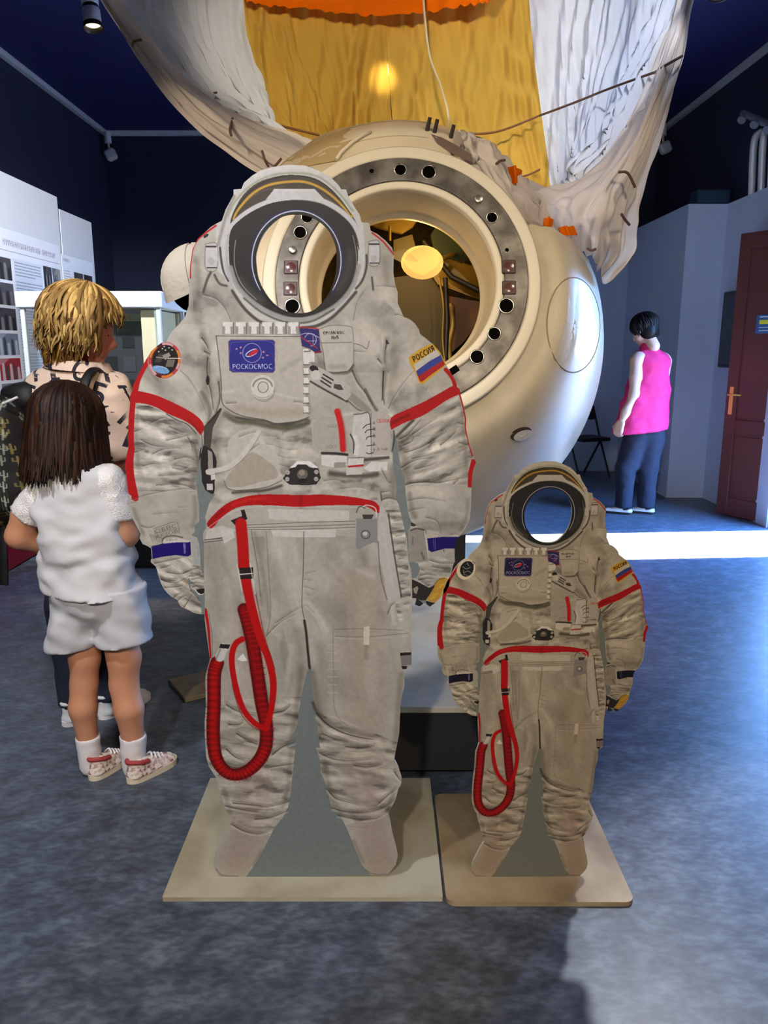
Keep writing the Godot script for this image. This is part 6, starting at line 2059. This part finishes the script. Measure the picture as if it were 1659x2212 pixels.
func facing(p: Vector3, yaw: float, pitch := 0.0, roll := 0.0) -> Transform3D:
	return Transform3D(Basis.from_euler(Vector3(pitch, yaw, roll)), p)

# a canvas shoe from heel to toe on the ground
func shoe(parent: Node, heel: Vector3, toe: Vector3, wd: float, high: float, up_m: Material, sole_m: Material, collar: Material) -> void:
	var d := (toe - heel)
	var l := d.length()
	d = d.normalized()
	var xf := Transform3D(Basis(d.cross(Vector3.UP).normalized() * -1.0, Vector3.UP, d), heel)
	var pl := PackedVector2Array()
	for k in 28:
		var t := TAU * k / 28
		var z := 0.5 - 0.5 * cos(t)
		var ww := wd * (0.78 + 0.3 * sin(PI * clampf(z * 0.9 + 0.05, 0, 1)) * z) * sqrt(maxf(0.0, 1.0 - pow(absf(2.0 * z - 1.0), 5.0)))
		pl.append(Vector2((1.0 if t < PI else -1.0) * ww * 0.5, z * l))
	var sh := Node3D.new()
	sh.name = "shoe"
	parent.add_child(sh, true)
	sh.transform = xf
	var b := Buf.new()
	b.slab(pl, Transform3D(Basis(Vector3.RIGHT, PI / 2), Vector3(0, 0.011, 0)), 0.021)
	obj("sole", b, sole_m, sh)
	b = Buf.new()
	blob(b, [[Vector3(0, 0.02, wd * 0.45), Vector3(0, 0.012, l - wd * 0.5), wd * 0.42, wd * 0.44, Vector3(1, 1.15, 1)], [Vector3(0, high * 0.75, wd * 0.46), Vector3(0, 0.026, l * 0.56), wd * 0.36, wd * 0.36]], 0.006, 120.0, [[Vector3.DOWN, -0.018], [Vector3(0, 1, 0), high]])
	obj("upper", b, up_m, sh)
	b = Buf.new()
	b.tube(smooth([Vector3(wd * 0.33, high - 0.012, wd * 0.9), Vector3(wd * 0.36, high - 0.002, wd * 0.45), Vector3(0, high + 0.004, wd * 0.06), Vector3(-wd * 0.36, high - 0.002, wd * 0.45), Vector3(-wd * 0.33, high - 0.012, wd * 0.9)], 5), [0.008], 6)
	obj("collar", b, collar, sh)
	for k in 4:
		b = Buf.new()
		var z := l * (0.46 + 0.075 * k)
		var y := high * (0.92 - 0.11 * k)
		b.tube(smooth([Vector3(-wd * 0.22, y - 0.006, z), Vector3(0, y + 0.007, z + 0.006), Vector3(wd * 0.22, y - 0.006, z)], 4), [0.0035], 6)
		obj("lace", b, M.sock, sh)

func people() -> void:
	M.skin = mat(rgb8(206, 146, 112), 0.5)
	M.skin.subsurf_scatter_enabled = true
	M.skin.subsurf_scatter_strength = 0.15
	M.skin_pale = mat(rgb8(206, 166, 148), 0.5)
	M.sock = mat(rgb8(226, 222, 224), 0.85)
	var weave := bump_tex(0.05, 3, 3.0, 51)
	M.tee = with_bump(mat(rgb8(212, 210, 213), 0.85), weave, 0.12, 2.0)
	M.shorts = with_bump(mat(rgb8(204, 204, 210), 0.85), weave, 0.15, 2.0)
	M.denim = with_bump(mat(rgb8(26, 32, 52), 0.85), weave, 0.5, 3.0)
	girl()
	blonde()
	cap_man()
	pink_woman()

func girl() -> void:
	var Z := -2.43
	var g := thing("person", "child in white T-shirt with sequinned sleeves and white shorts, seen from behind", "person", on_floor(240, 1680))
	var inv := g.transform.affine_inverse()
	var H := func(x: float, y: float, dz := 0.0) -> Vector3:
		return inv * at(x, y, Z + dz)
	var body := Buf.new()
	var bones := []
	bones.append_array(chain([H.call(178, 1340), H.call(183, 1420), H.call(182, 1478), H.call(179, 1528, 0.012), H.call(190, 1600), H.call(196, 1655)], [0.06, 0.05, 0.044, 0.045, 0.033, 0.031]))
	bones.append_array(chain([H.call(250, 1340), H.call(268, 1420), H.call(268, 1478), H.call(278, 1530, 0.012), H.call(288, 1600), H.call(290, 1660)], [0.06, 0.054, 0.047, 0.048, 0.036, 0.034]))
	bones.append_array(chain([H.call(95, 1045), H.call(56, 1110), H.call(40, 1158), H.call(92, 1172, -0.06), H.call(130, 1155, -0.16)], [0.042, 0.042, 0.040, 0.036, 0.024]))
	bones.append_array(chain([H.call(240, 1052), H.call(264, 1110), H.call(272, 1155), H.call(256, 1158, -0.1), H.call(215, 1140, -0.18)], [0.03, 0.042, 0.040, 0.034, 0.024]))
	bones.append_array(chain([H.call(170, 1010, -0.02), H.call(172, 1060), H.call(185, 1180), H.call(212, 1310)], [0.042, 0.06, 0.065, 0.07]))
	bones.append([H.call(115, 1050), H.call(232, 1045), 0.036, 0.036])
	blob(body, bones, 0.010, 170.0)
	var hx := facing(H.call(150, 930, -0.06), PI - 0.35, 0.12)
	blob(body, head_bones(hx, 0.93), 0.006, 140.0)
	blob(body, hand_bones(H.call(128, 1150, -0.16), Vector3(0.8, 0.2, -0.5), Vector3(0, 0.5, 1), Vector3.UP, 0.75), 0.005, 200.0)
	blob(body, hand_bones(H.call(217, 1140, -0.18), Vector3(-0.8, 0.2, -0.5), Vector3(0, 0.5, 1), Vector3.UP, 0.75), 0.005, 200.0)
	obj("body", body, M.skin, g)
	head_detail(hx, 0.93, g, rgb8(60, 42, 30))
	# shirt
	var wide := Vector3(0.72, 1, 0.95)
	wear("shirt", [[H.call(112, 1046), H.call(226, 1042), 0.047, 0.047], [H.call(166, 1022), H.call(170, 1050), 0.05, 0.068], [H.call(165, 1060), H.call(168, 1110), 0.092, 0.092, wide], [H.call(168, 1110), H.call(186, 1190), 0.092, 0.100, wide], [H.call(186, 1190), H.call(206, 1300), 0.100, 0.124, wide]], M.tee, g, 0.008, 90.0, [[Vector3(-0.02, -1, 0).normalized(), Vector3(-0.02, -1, 0).normalized().dot(H.call(205, 1276))], [Vector3.UP, H.call(175, 1004).y]], 0.022, 5.5, 3)
	var seq := tri_uv(mat(Color.WHITE, 0.25, 0.05), 3.0)
	seq.albedo_texture = noise_tex(0.09, 2, [rgb8(244, 222, 228), rgb8(232, 242, 232), rgb8(252, 250, 246), rgb8(244, 216, 232)], [0.25, 0.45, 0.6, 0.8], 55, 512, FastNoiseLite.TYPE_CELLULAR)
	seq.normal_enabled = true
	seq.normal_texture = bump_tex(0.12, 2, 10.0, 56)
	seq.normal_scale = 0.45
	var dl: Vector3 = (H.call(48, 1118) - H.call(104, 1040)).normalized()
	wear("sleeve", [[H.call(110, 1044), H.call(46, 1130), 0.052, 0.056]], seq, g, 0.008, 80.0, [[dl, dl.dot(H.call(50, 1112))]], 0.006, 16.0, 5)
	var dr: Vector3 = (H.call(268, 1118) - H.call(254, 1036)).normalized()
	wear("sleeve", [[H.call(234, 1038), H.call(268, 1140), 0.056, 0.057]], seq, g, 0.008, 80.0, [[dr, dr.dot(H.call(266, 1122))]], 0.006, 16.0, 6)
	var b := Buf.new()
	# shorts
	var sn := Vector3(0.10, -1, 0).normalized()
	wear("shorts", [[H.call(206, 1255), H.call(210, 1278), 0.104, 0.106, Vector3(0.68, 1, 0.95)], [H.call(166, 1285), H.call(157, 1430), 0.084, 0.084], [H.call(256, 1285), H.call(279, 1430), 0.088, 0.094]], M.shorts, g, 0.008, 150.0, [[sn, sn.dot(H.call(215, 1390))], [Vector3.UP, H.call(205, 1262).y]], 0.014, 5.5, 9)
	for s in [[H.call(189, 1588), H.call(196, 1652), 0.041], [H.call(288, 1588), H.call(290, 1656), 0.0445]]:
		wear("sock", [[s[0] + Vector3(0, 0.03, 0), s[1], s[2] * 1.04, s[2] * 0.9]], M.sock, g, 0.008, 120.0, [[Vector3.UP, s[0].y]], 0.003, 20.0)
	var up := tri_uv(mat(Color.WHITE, 0.7), 6.0)
	up.albedo_texture = noise_tex(0.03, 2, [rgb8(126, 70, 74), rgb8(206, 178, 166), rgb8(232, 222, 212)], [0.25, 0.42, 0.6], 61, 256)
	var rub := mat(rgb8(222, 210, 184), 0.7)
	var coll := mat(rgb8(168, 62, 62), 0.7)
	shoe(g, inv * Vector3(-1.005, 0, -2.385), inv * Vector3(-0.925, 0, -2.56), 0.078, 0.075, up, rub, coll)
	shoe(g, inv * Vector3(-0.872, 0, -2.368), inv * Vector3(-0.752, 0, -2.53), 0.08, 0.075, up, rub, coll)
	# hair: straight dark bob
	b = hair_locks(Transform3D(hx.basis, hx * Vector3(0, 0.045, -0.012)), Vector3(0.104, 0.108, 0.118), 620, 0.36, 0.12, 0.7, 0.07, lin(30, 17, 12), lin(62, 37, 24), 71, 0.003, 0.0085, 0.25)
	blob(b, [[hx * Vector3(0, 0.05, -0.02), hx * Vector3(0, 0.03, -0.025), 0.098, 0.1], [hx * Vector3(0.03, 0.0, -0.04), hx * Vector3(0.04, -0.09, -0.05), 0.075, 0.07], [hx * Vector3(-0.03, 0.0, -0.04), hx * Vector3(-0.04, -0.09, -0.05), 0.075, 0.07]], 0.01, 80.0)
	for k in b.c.size():
		if b.c[k] == Color.WHITE:
			b.c[k] = lin(50, 30, 20)
	obj("hair", b, hair_mat(), g)

func shirt_print() -> ImageTexture:
	pr = Print.new(512, 512, 512.0, rgb8(232, 204, 182))
	var rg := RandomNumberGenerator.new()
	rg.seed = 5
	var ink := rgb8(30, 25, 40)
	for k in 25:
		var c := Vector2((k % 5) * 102 + 51 + rg.randf_range(-16, 16), (k / 4) * 104 + 50 + rg.randf_range(-12, 12))
		var u := Vector2(1, 0).rotated(rg.randf_range(-0.7, 0.7))
		var v := u.orthogonal() * -1.0
		var s := rg.randf_range(36, 50)
		pr.text("ЛГПТIСБГ5Т"[k % 10], c - u * s * 0.6 - v * s, c + u * s * 0.6 - v * s, c - u * s * 0.6 + v * s, ink, true)
		for j in 3:
			var o := c + Vector2(rg.randf_range(-20, 20), rg.randf_range(-26, 26))
			pr.stroke(PackedVector2Array([o, o + u * 12 + v * 6]), 5, 2, rgb8(224, 196, 176) if j else ink, 0.9, 0.4)
	return pr.texture()

func cactus_print() -> ImageTexture:
	pr = Print.new(512, 512, 512.0, rgb8(20, 17, 17))
	var rg := RandomNumberGenerator.new()
	rg.seed = 8
	for k in 42:
		var c := Vector2((k % 6) * 85 + 42 + rg.randf_range(-14, 14), (k / 6) * 73 + 36 + rg.randf_range(-12, 12))
		var col: Color = [rgb8(198, 180, 96), rgb8(176, 184, 162), rgb8(206, 196, 140)][k % 3]
		if k % 2:
			pr.stroke(PackedVector2Array([c + Vector2(0, 26), c - Vector2(0, 24)]), 13, 12, col, 0.9, 0.3)
			pr.stroke(PackedVector2Array([c + Vector2(0, 8), c + Vector2(16, 6), c + Vector2(16, -12)]), 8, 8, col, 0.9, 0.3)
			pr.stroke(PackedVector2Array([c + Vector2(0, 0), c + Vector2(-16, -2), c + Vector2(-16, -18)]), 8, 8, col, 0.9, 0.3)
		else:
			pr.stroke(PackedVector2Array([c, c + Vector2(2, 10)]), 24, 20, col, 0.85, 0.3)
			pr.stroke(PackedVector2Array([c + Vector2(10, -14), c + Vector2(14, -20)]), 13, 13, col, 0.85, 0.3)
	return pr.texture()

func blonde() -> void:
	var Z := -2.88
	var g := thing("person", "adult with short blonde hair in a cream shirt with dark print and dark jeans", "person", on_floor(225, 1545))
	var inv := g.transform.affine_inverse()
	var H := func(x: float, y: float, dz := 0.0) -> Vector3:
		return inv * at(x, y, Z + dz)
	var y0: float = 0.0
	var body := Buf.new()
	var hip: Vector3 = H.call(185, 1195)
	var bones := [[H.call(100, 858), H.call(244, 874), 0.05, 0.05], [H.call(178, 850), H.call(185, 1000), 0.08, 0.09], [H.call(176, 800), H.call(178, 850), 0.05, 0.06], [H.call(185, 1000), hip, 0.10, 0.11]]
	bones.append_array(chain([H.call(250, 862), H.call(262, 960, 0.02), H.call(262, 1040, -0.05), H.call(300, 1060, -0.2), H.call(330, 1040, -0.26)], [0.055, 0.05, 0.045, 0.036, 0.027]))
	bones.append_array(chain([H.call(100, 862), H.call(78, 960), H.call(85, 1040, -0.05), H.call(140, 1050, -0.22), H.call(180, 1030, -0.26)], [0.055, 0.05, 0.045, 0.036, 0.027]))
	for s in [[155, 0.04], [222, -0.02]]:
		var knee := Vector3(H.call(s[0], 1300).x, 0.48, hip.z + s[1])
		bones.append_array(chain([H.call(s[0], 1190), knee, Vector3(knee.x, 0.09, knee.z)], [0.09, 0.06, 0.042]))
	blob(body, bones, 0.014, 60.0)
	var hx := facing(H.call(180, 716), PI / 2 + 0.18, 0.25)
	blob(body, head_bones(hx, 1.03), 0.005, 140.0)
	blob(body, hand_bones(H.call(328, 1040, -0.26), Vector3(0.8, 0.1, -0.4), Vector3(0, 0.4, 1), Vector3.UP), 0.006, 180.0)
	blob(body, hand_bones(H.call(178, 1030, -0.26), Vector3(0.8, 0.1, -0.4), Vector3(0, 0.4, 1), Vector3.UP), 0.006, 180.0)
	var ruddy := mat(rgb8(196, 120, 98), 0.5)
	ruddy.subsurf_scatter_enabled = true
	ruddy.subsurf_scatter_strength = 0.15
	obj("body", body, ruddy, g)
	head_detail(hx, 1.03, g, rgb8(150, 110, 60))
	var sm := tri_uv(mat(Color.WHITE, 0.8), 2.4)
	sm.uv1_triplanar_sharpness = 12.0
	sm.albedo_texture = shirt_print()
	var hem: float = H.call(185, 1170).y
	wear("shirt", [[H.call(110, 850), H.call(236, 862), 0.078, 0.078], [H.call(160, 815), H.call(180, 830), 0.062, 0.085], [H.call(150, 870), H.call(150, 1010), 0.13, 0.13], [H.call(215, 880), H.call(215, 1010), 0.125, 0.13], [H.call(182, 1010), H.call(185, 1220), 0.15, 0.17], [H.call(244, 866), H.call(264, 965, 0.02), 0.07, 0.075], [H.call(102, 862), H.call(80, 965), 0.07, 0.075]], sm, g, 0.011, 45.0, [[Vector3.DOWN, -hem], [Vector3.UP, H.call(170, 786).y], [Vector3(0.15, -1, 0).normalized(), Vector3(0.15, -1, 0).normalized().dot(H.call(262, 990))]], 0.016, 6.0, 4)
	# collar
	var b := Buf.new()
	var P := []
	for r in 4:
		var row := PackedVector3Array()
		for k in 24:
			var a := TAU * k / 24
			var rr := 0.066 + 0.016 * r
			var c: Vector3 = H.call(166 + 1.5 * r, 786)
			row.append(c + Vector3(cos(a) * rr * 1.12, [-0.005, 0.02, 0.012, -0.022][r] - 0.012 * cos(a), sin(a) * rr))
		P.append(row)
	b.grid(P, false, true)
	obj("collar", b, sm, g)
	# jeans
	var jb := [[H.call(165, 1170), H.call(205, 1172), 0.12, 0.12]]
	for s in [[155, 0.04], [222, -0.02]]:
		var knee := Vector3(H.call(s[0], 1300).x, 0.48, hip.z + s[1])
		jb.append_array(chain([H.call(s[0], 1190), knee, Vector3(knee.x, 0.06, knee.z)], [0.105, 0.075, 0.068]))
	wear("jeans", jb, M.denim, g, 0.014, 60.0, [[Vector3.DOWN, -0.07]], 0.008, 8.0, 2)
	var canvas := mat(rgb8(220, 220, 222), 0.7)
	for s in [[155, 0.04], [222, -0.02]]:
		var ax: float = H.call(s[0], 1300).x
		shoe(g, Vector3(ax - 0.03, 0, hip.z + s[1] + 0.07), Vector3(ax + 0.1, 0, hip.z + s[1] - 0.15), 0.095, 0.09, canvas, M.sock, canvas)
	# hair: short layered bob
	var hb := hair_locks(Transform3D(hx.basis, hx * Vector3(0, 0.04, -0.016)), Vector3(0.122, 0.122, 0.130), 700, 0.27, -0.12, 0.98, 0.15, lin(92, 60, 26), lin(226, 188, 116), 81, 0.012, 0.0078, 0.6)
	blob(hb, [[hx * Vector3(0, 0.04, -0.02), hx * Vector3(0, 0.02, -0.03), 0.112, 0.112], [hx * Vector3(0.04, -0.04, -0.05), hx * Vector3(-0.04, -0.04, -0.05), 0.07, 0.07]], 0.012, 80.0)
	var low := hair_locks(Transform3D(hx.basis, hx * Vector3(0, 0.01, -0.03)), Vector3(0.112, 0.105, 0.114), 300, 0.30, -0.25, 1.3, 0.10, lin(92, 60, 24), lin(176, 130, 64), 83, 0.007, 0.0078, 0.4)
	hb.i.append_array(_shift(low.i, hb.v.size()))
	hb.v.append_array(low.v); hb.n.append_array(low.n); hb.uv.append_array(low.uv); hb.c.append_array(low.c)
	var fr := hair_locks(Transform3D(hx.basis * Basis(Vector3.UP, PI), hx * Vector3(0, 0.045, -0.008)), Vector3(0.112, 0.118, 0.126), 150, 0.165, 0.1, PI - 1.15, 0.12, lin(120, 84, 38), lin(226, 186, 112), 85, 0.007, 0.0075, 0.35)
	hb.i.append_array(_shift(fr.i, hb.v.size()))
	hb.v.append_array(fr.v); hb.n.append_array(fr.n); hb.uv.append_array(fr.uv); hb.c.append_array(fr.c)
	for k in hb.c.size():
		if hb.c[k] == Color.WHITE:
			hb.c[k] = lin(104, 72, 32)
	obj("hair", hb, hair_mat(), g)
	# backpack with cactus print hanging off her shoulder
	var blackm := mat(rgb8(14, 13, 14), 0.6)
	var cact := tri_uv(mat(Color.WHITE, 0.7), 3.0)
	cact.albedo_texture = cactus_print()
	var bp := thing("backpack", "black backpack printed with pale cacti, worn behind the blonde person", "backpack", at(22, 1160, Z + 0.06))
	var bi := bp.transform.affine_inverse()
	var B := func(x: float, y: float, dz := 0.0) -> Vector3:
		return bi * at(x, y, Z + dz)
	wear("bag", [[B.call(0, 920, 0.12), B.call(35, 1060, 0.12), 0.10, 0.10], [B.call(-30, 930, 0.1), B.call(-25, 1075, 0.1), 0.11, 0.12]], cact, bp, 0.012, 40.0, [], 0.008, 6.0)
	wear("back_panel", [[B.call(64, 870, 0.06), B.call(80, 1040, 0.02), 0.05, 0.06], [B.call(20, 852, 0.06), B.call(62, 850, 0.06), 0.03, 0.035]], blackm, bp, 0.012, 40.0, [], 0.006, 6.0)
	b = Buf.new()
	b.tube(smooth([B.call(172, 930, 0.20), B.call(176, 870, 0.19), B.call(184, 825, 0.165), B.call(198, 800, 0.11), B.call(212, 800, 0.03), B.call(220, 830, -0.09)], 8), [0.017], 8, true, 0.35, Vector3.BACK)
	obj("strap", b, blackm, bp)
	b = Buf.new()
	b.tube(smooth([B.call(4, 1130, 0.14), B.call(8, 1200, 0.15), B.call(9, 1264, 0.15)], 5), [0.016], 8, true, 0.3, Vector3.BACK)
	obj("strap", b, blackm, bp)
	b = Buf.new()
	b.tube([B.call(6, 872, 0.2), B.call(38, 858, 0.2)], [0.005], 6, true, 1.0)
	obj("zip_pull", b, M.sock, bp)

func _shift(a: PackedInt32Array, by: int) -> PackedInt32Array:
	for k in a.size():
		a[k] += by
	return a

func cap_man() -> void:
	var Z := -2.85
	var g := thing("person", "adult in a white cap half hidden behind the tall standee", "person", Vector3(-0.60, 0, Z))
	var inv := g.transform.affine_inverse()
	var hx := Transform3D(Basis.from_euler(Vector3(-0.22, PI / 2 + 0.5, 0)), inv * at(444, 632, Z))
	var neck := hx * Vector3(0, -0.15, -0.035)
	var sh := Vector3(0.06, 1.42, 0)
	var body := Buf.new()
	var bones := [[neck, sh + Vector3(0, 0.03, 0), 0.05, 0.07]]
	bones.append_array(chain([sh, Vector3(0.07, 1.2, 0), Vector3(0.05, 0.95, 0)], [0.10, 0.11, 0.115]))
	for s in [-1.0, 1.0]:
		bones.append_array(chain([Vector3(0.05, 0.95, 0.06 * s), Vector3(0.06, 0.5, 0.08 * s), Vector3(0.03, 0.09, 0.09 * s)], [0.085, 0.058, 0.042]))
		bones.append_array(chain([sh + Vector3(0, -0.02, 0.15 * s), Vector3(0.06, 1.1, 0.19 * s), Vector3(0.26, 1.06, 0.16 * s)], [0.05, 0.042, 0.03]))
	blob(body, bones, 0.016, 60.0)
	blob(body, head_bones(hx, 1.06), 0.006, 130.0)
	for s in [-1.0, 1.0]:
		blob(body, hand_bones(Vector3(0.27, 1.06, 0.16 * s), Vector3(1, 0.1, 0), Vector3(0, 0.1, -s), Vector3.UP), 0.006, 180.0)
	var dk := mat(rgb8(128, 78, 62), 0.5)
	obj("body", body, dk, g)
	head_detail(hx, 1.06, g, rgb8(40, 30, 26))
	wear("shirt", [[sh, Vector3(0.07, 1.2, 0), 0.125, 0.13], [Vector3(0.07, 1.2, 0), Vector3(0.05, 0.92, 0), 0.13, 0.14], [sh + Vector3(0, -0.02, 0.12), Vector3(0.05, 1.24, 0.17), 0.07, 0.07], [sh + Vector3(0, -0.02, -0.12), Vector3(0.05, 1.24, -0.17), 0.07, 0.07]], M.denim, g, 0.016, 45.0, [[Vector3.DOWN, -0.9]], 0.01)
	var tb := [[Vector3(0.05, 0.93, 0.05), Vector3(0.05, 0.93, -0.05), 0.11, 0.11]]
	for s in [-1.0, 1.0]:
		tb.append_array(chain([Vector3(0.05, 0.92, 0.07 * s), Vector3(0.06, 0.5, 0.08 * s), Vector3(0.03, 0.06, 0.09 * s)], [0.1, 0.075, 0.065]))
		shoe(g, Vector3(-0.05, 0, 0.09 * s), Vector3(0.22, 0, 0.09 * s), 0.1, 0.085, M.black, M.black, M.black)
	wear("trousers", tb, mat(rgb8(30, 30, 34), 0.8), g, 0.016, 60.0, [[Vector3.DOWN, -0.06]], 0.006)
	# cap
	var cx := Transform3D(hx.basis, hx * Vector3(0, 0.045, -0.012))
	var cm := with_bump(mat(rgb8(180, 176, 168), 0.9), bump_tex(0.03, 3, 5.0, 52), 0.7, 3.0)
	var cp := thing("cap", "white fabric baseball cap on the head behind the tall standee", "cap", g.transform * cx.origin)
	cp.transform.basis = hx.basis
	var b := Buf.new()
	var P := []
	for r in 12:
		var row := PackedVector3Array()
		var th := lerpf(0.0, 1.72, r / 11.0)
		for k in 48:
			var a := TAU * k / 48
			var panel := 1.0 + 0.012 * absf(sin(a * 3.0))
			var low := 0.0 if r < 9 else -0.012 * (r - 8) * clampf(-cos(a), 0.0, 1.0)
			row.append(Vector3(sin(a) * sin(th) * 0.112 * panel, cos(th) * 0.125 + low, cos(a) * sin(th) * 0.132 * panel))
		P.append(row)
	b.grid(P, false, true)
	obj("crown", b, cm, cp)
	b = Buf.new()
	b.ball(Vector3(0, 0.127, 0), Vector3(0.009, 0.006, 0.009), 10, 6)
	obj("button", b, cm, cp)
	b = Buf.new()
	P = []
	for r in 5:
		var row := PackedVector3Array()
		for k in 15:
			var a := lerpf(-0.95, 0.95, k / 14.0)
			var o := 0.075 * r / 4.0 * cos(a * 1.2)
			row.append(Vector3(sin(a) * 0.112 * (1.0 + 0.05 * r / 4.0), -0.018 - 0.02 * r / 4.0 - 0.02 * absf(sin(a)), cos(a) * 0.132 + o))
		P.append(row)
	b.grid(P)
	obj("brim", b, cm, cp)
	for k in 6:
		b = Buf.new()
		var pts := []
		var a := TAU * k / 6.0
		for r in 10:
			var th := lerpf(0.08, 1.66, r / 9.0)
			pts.append(Vector3(sin(a) * sin(th) * 0.1125, cos(th) * 0.1255, cos(a) * sin(th) * 0.1325))
		b.tube(pts, [0.0028], 6)
		obj("seam", b, cm, cp)
	b = Buf.new()
	b.ball(hx * Vector3(0, 0.01, -0.03), Vector3(0.09, 0.075, 0.09), 16, 10)
	obj("hair", b, mat(rgb8(46, 38, 34), 0.8), g)

func pink_woman() -> void:
	var Z := -6.78
	var g := thing("person", "adult with short black hair in a bright pink sleeveless tunic and dark jeans", "person", Vector3(2.2, 0, Z))
	var inv := g.transform.affine_inverse()
	var H := func(x: float, y: float, dz := 0.0) -> Vector3:
		return inv * at(x, y, Z + dz)
	var hx := facing(H.call(1392, 716), -PI / 2 - 0.75, 0.42)
	var body := Buf.new()
	var bones := [[H.call(1398, 742), H.call(1402, 765), 0.05, 0.06], [H.call(1380, 775, 0.05), H.call(1432, 776, -0.05), 0.06, 0.06], [H.call(1405, 780), H.call(1400, 860), 0.09, 0.09], [H.call(1400, 860), H.call(1392, 925), 0.09, 0.10]]
	bones.append_array(chain([H.call(1375, 780, 0.06), H.call(1373, 815, 0.10), H.call(1370, 852, 0.12), H.call(1352, 890, 0.13), H.call(1342, 912, 0.13)], [0.055, 0.046, 0.04, 0.034, 0.025]))
	bones.append_array(chain([H.call(1438, 782, -0.08), H.call(1430, 850, -0.14), H.call(1390, 900, -0.2)], [0.05, 0.042, 0.028]))
	bones.append_array(chain([H.call(1374, 945), H.call(1352, 1010), H.call(1346, 1095)], [0.08, 0.055, 0.04]))
	bones.append_array(chain([H.call(1406, 945), H.call(1400, 1010), H.call(1394, 1100)], [0.08, 0.055, 0.04]))
	blob(body, bones, 0.016, 60.0)
	blob(body, head_bones(hx, 1.0), 0.007, 130.0)
	blob(body, hand_bones(H.call(1342, 910, 0.13), H.call(1334, 935, 0.13) - H.call(1342, 910, 0.13), Vector3(0.6, 0, -0.6), Vector3(-0.8, 0, -0.4)), 0.006, 180.0)
	obj("body", body, M.skin_pale, g)
	head_detail(hx, 1.0, g, rgb8(24, 20, 20))
	var pink := with_bump(mat(rgb8(216, 30, 104), 0.8), bump_tex(0.05, 3, 3.0, 53), 0.4, 2.0)
	var tn := Vector3(0.10, -1, 0).normalized()
	var deep := Vector3(0.85, 1, 1)
	wear("tunic", [[H.call(1386, 774, 0.04), H.call(1430, 776, -0.04), 0.064, 0.064], [H.call(1398, 748), H.call(1404, 775), 0.062, 0.08], [H.call(1404, 790), H.call(1400, 850), 0.135, 0.15, deep], [H.call(1400, 850), H.call(1384, 965), 0.15, 0.20, deep], [H.call(1378, 860, 0.04), H.call(1356, 965, 0.04), 0.12, 0.17]], pink, g, 0.013, 60.0, [[tn, tn.dot(H.call(1385, 931))], [Vector3.UP, H.call(1400, 740).y], [Vector3.RIGHT, H.call(1447, 850).x]], 0.014, 5.0, 7)
	wear("jeans", [[H.call(1376, 925), H.call(1402, 925), 0.11, 0.11]] + chain([H.call(1374, 945), H.call(1352, 1010), H.call(1346, 1100)], [0.115, 0.082, 0.074]) + chain([H.call(1408, 945), H.call(1400, 1010), H.call(1394, 1110)], [0.115, 0.082, 0.074]), M.denim, g, 0.016, 60.0, [[Vector3.DOWN, -0.05]], 0.008, 7.0, 3)
	var ps := mat(rgb8(206, 196, 192), 0.5)
	for s in [[1346, 0.02], [1394, 0.0]]:
		var p: Vector3 = H.call(s[0], 1100, s[1])
		shoe(g, Vector3(p.x + 0.07, 0, p.z + 0.05), Vector3(p.x - 0.16, 0, p.z - 0.06), 0.088, 0.055, ps, M.black, M.black)
	var hb := hair_locks(Transform3D(hx.basis, hx * Vector3(0, 0.042, -0.016)), Vector3(0.108, 0.110, 0.12), 320, 0.235, -0.45, 0.8, 0.08, lin(12, 10, 11), lin(34, 28, 28), 91, 0.004, 0.0095, 0.3)
	blob(hb, [[hx * Vector3(0, 0.045, -0.02), hx * Vector3(0, 0.03, -0.03), 0.1, 0.1], [hx * Vector3(0.03, -0.03, -0.05), hx * Vector3(-0.03, -0.03, -0.05), 0.06, 0.06]], 0.014, 80.0)
	for k in hb.c.size():
		if hb.c[k] == Color.WHITE:
			hb.c[k] = lin(18, 15, 15)
	obj("hair", hb, hair_mat(), g)

func details() -> void:
	# folding chair by the partition
	var t := thing("folding_chair", "black folding chair against the pale partition behind the capsule", "chair", Vector3(2.30, 0, -8.80), 0.35)
	for s in [-0.2, 0.2]:
		var b := Buf.new()
		b.tube(smooth([Vector3(s, 0.008, 0.24), Vector3(s, 0.42, 0.02), Vector3(s, 0.80, -0.16)], 6), [0.012], 8)
		obj("back_leg", b, M.black, t)
		b = Buf.new()
		b.tube([Vector3(s * 0.92, 0.008, -0.24), Vector3(s * 0.92, 0.44, 0.06)], [0.012], 8)
		obj("front_leg", b, M.black, t)
	var b := Buf.new()
	b.box(Vector3(0, 0.45, 0.06), Vector3(0.38, 0.04, 0.36), 0.015)
	obj("seat", b, M.black, t)
	b = Buf.new()
	b.box(Vector3(0, 0.73, -0.135), Vector3(0.40, 0.18, 0.03), 0.012, Basis(Vector3.RIGHT, -0.35))
	obj("backrest", b, M.black, t)
	# loose plywood board on the floor behind the tall standee
	var a := Vector3(-0.953, 0, -3.169)
	var c := Vector3(-0.829, 0, -2.979)
	var u := (c - a).normalized()
	var v := Vector3(-u.z, 0, u.x) * -1.0
	b = Buf.new()
	var mid := (a + c) / 2 + v * 0.19
	b.box(mid + Vector3(0, 0.011, 0), Vector3(a.distance_to(c), 0.02, 0.38), 0.002, Basis(u, Vector3.UP, u.cross(Vector3.UP)))
	tag(obj("floor_board", b, M.plywood_brown), "loose plywood board lying on the floor behind the tall standee", "board")
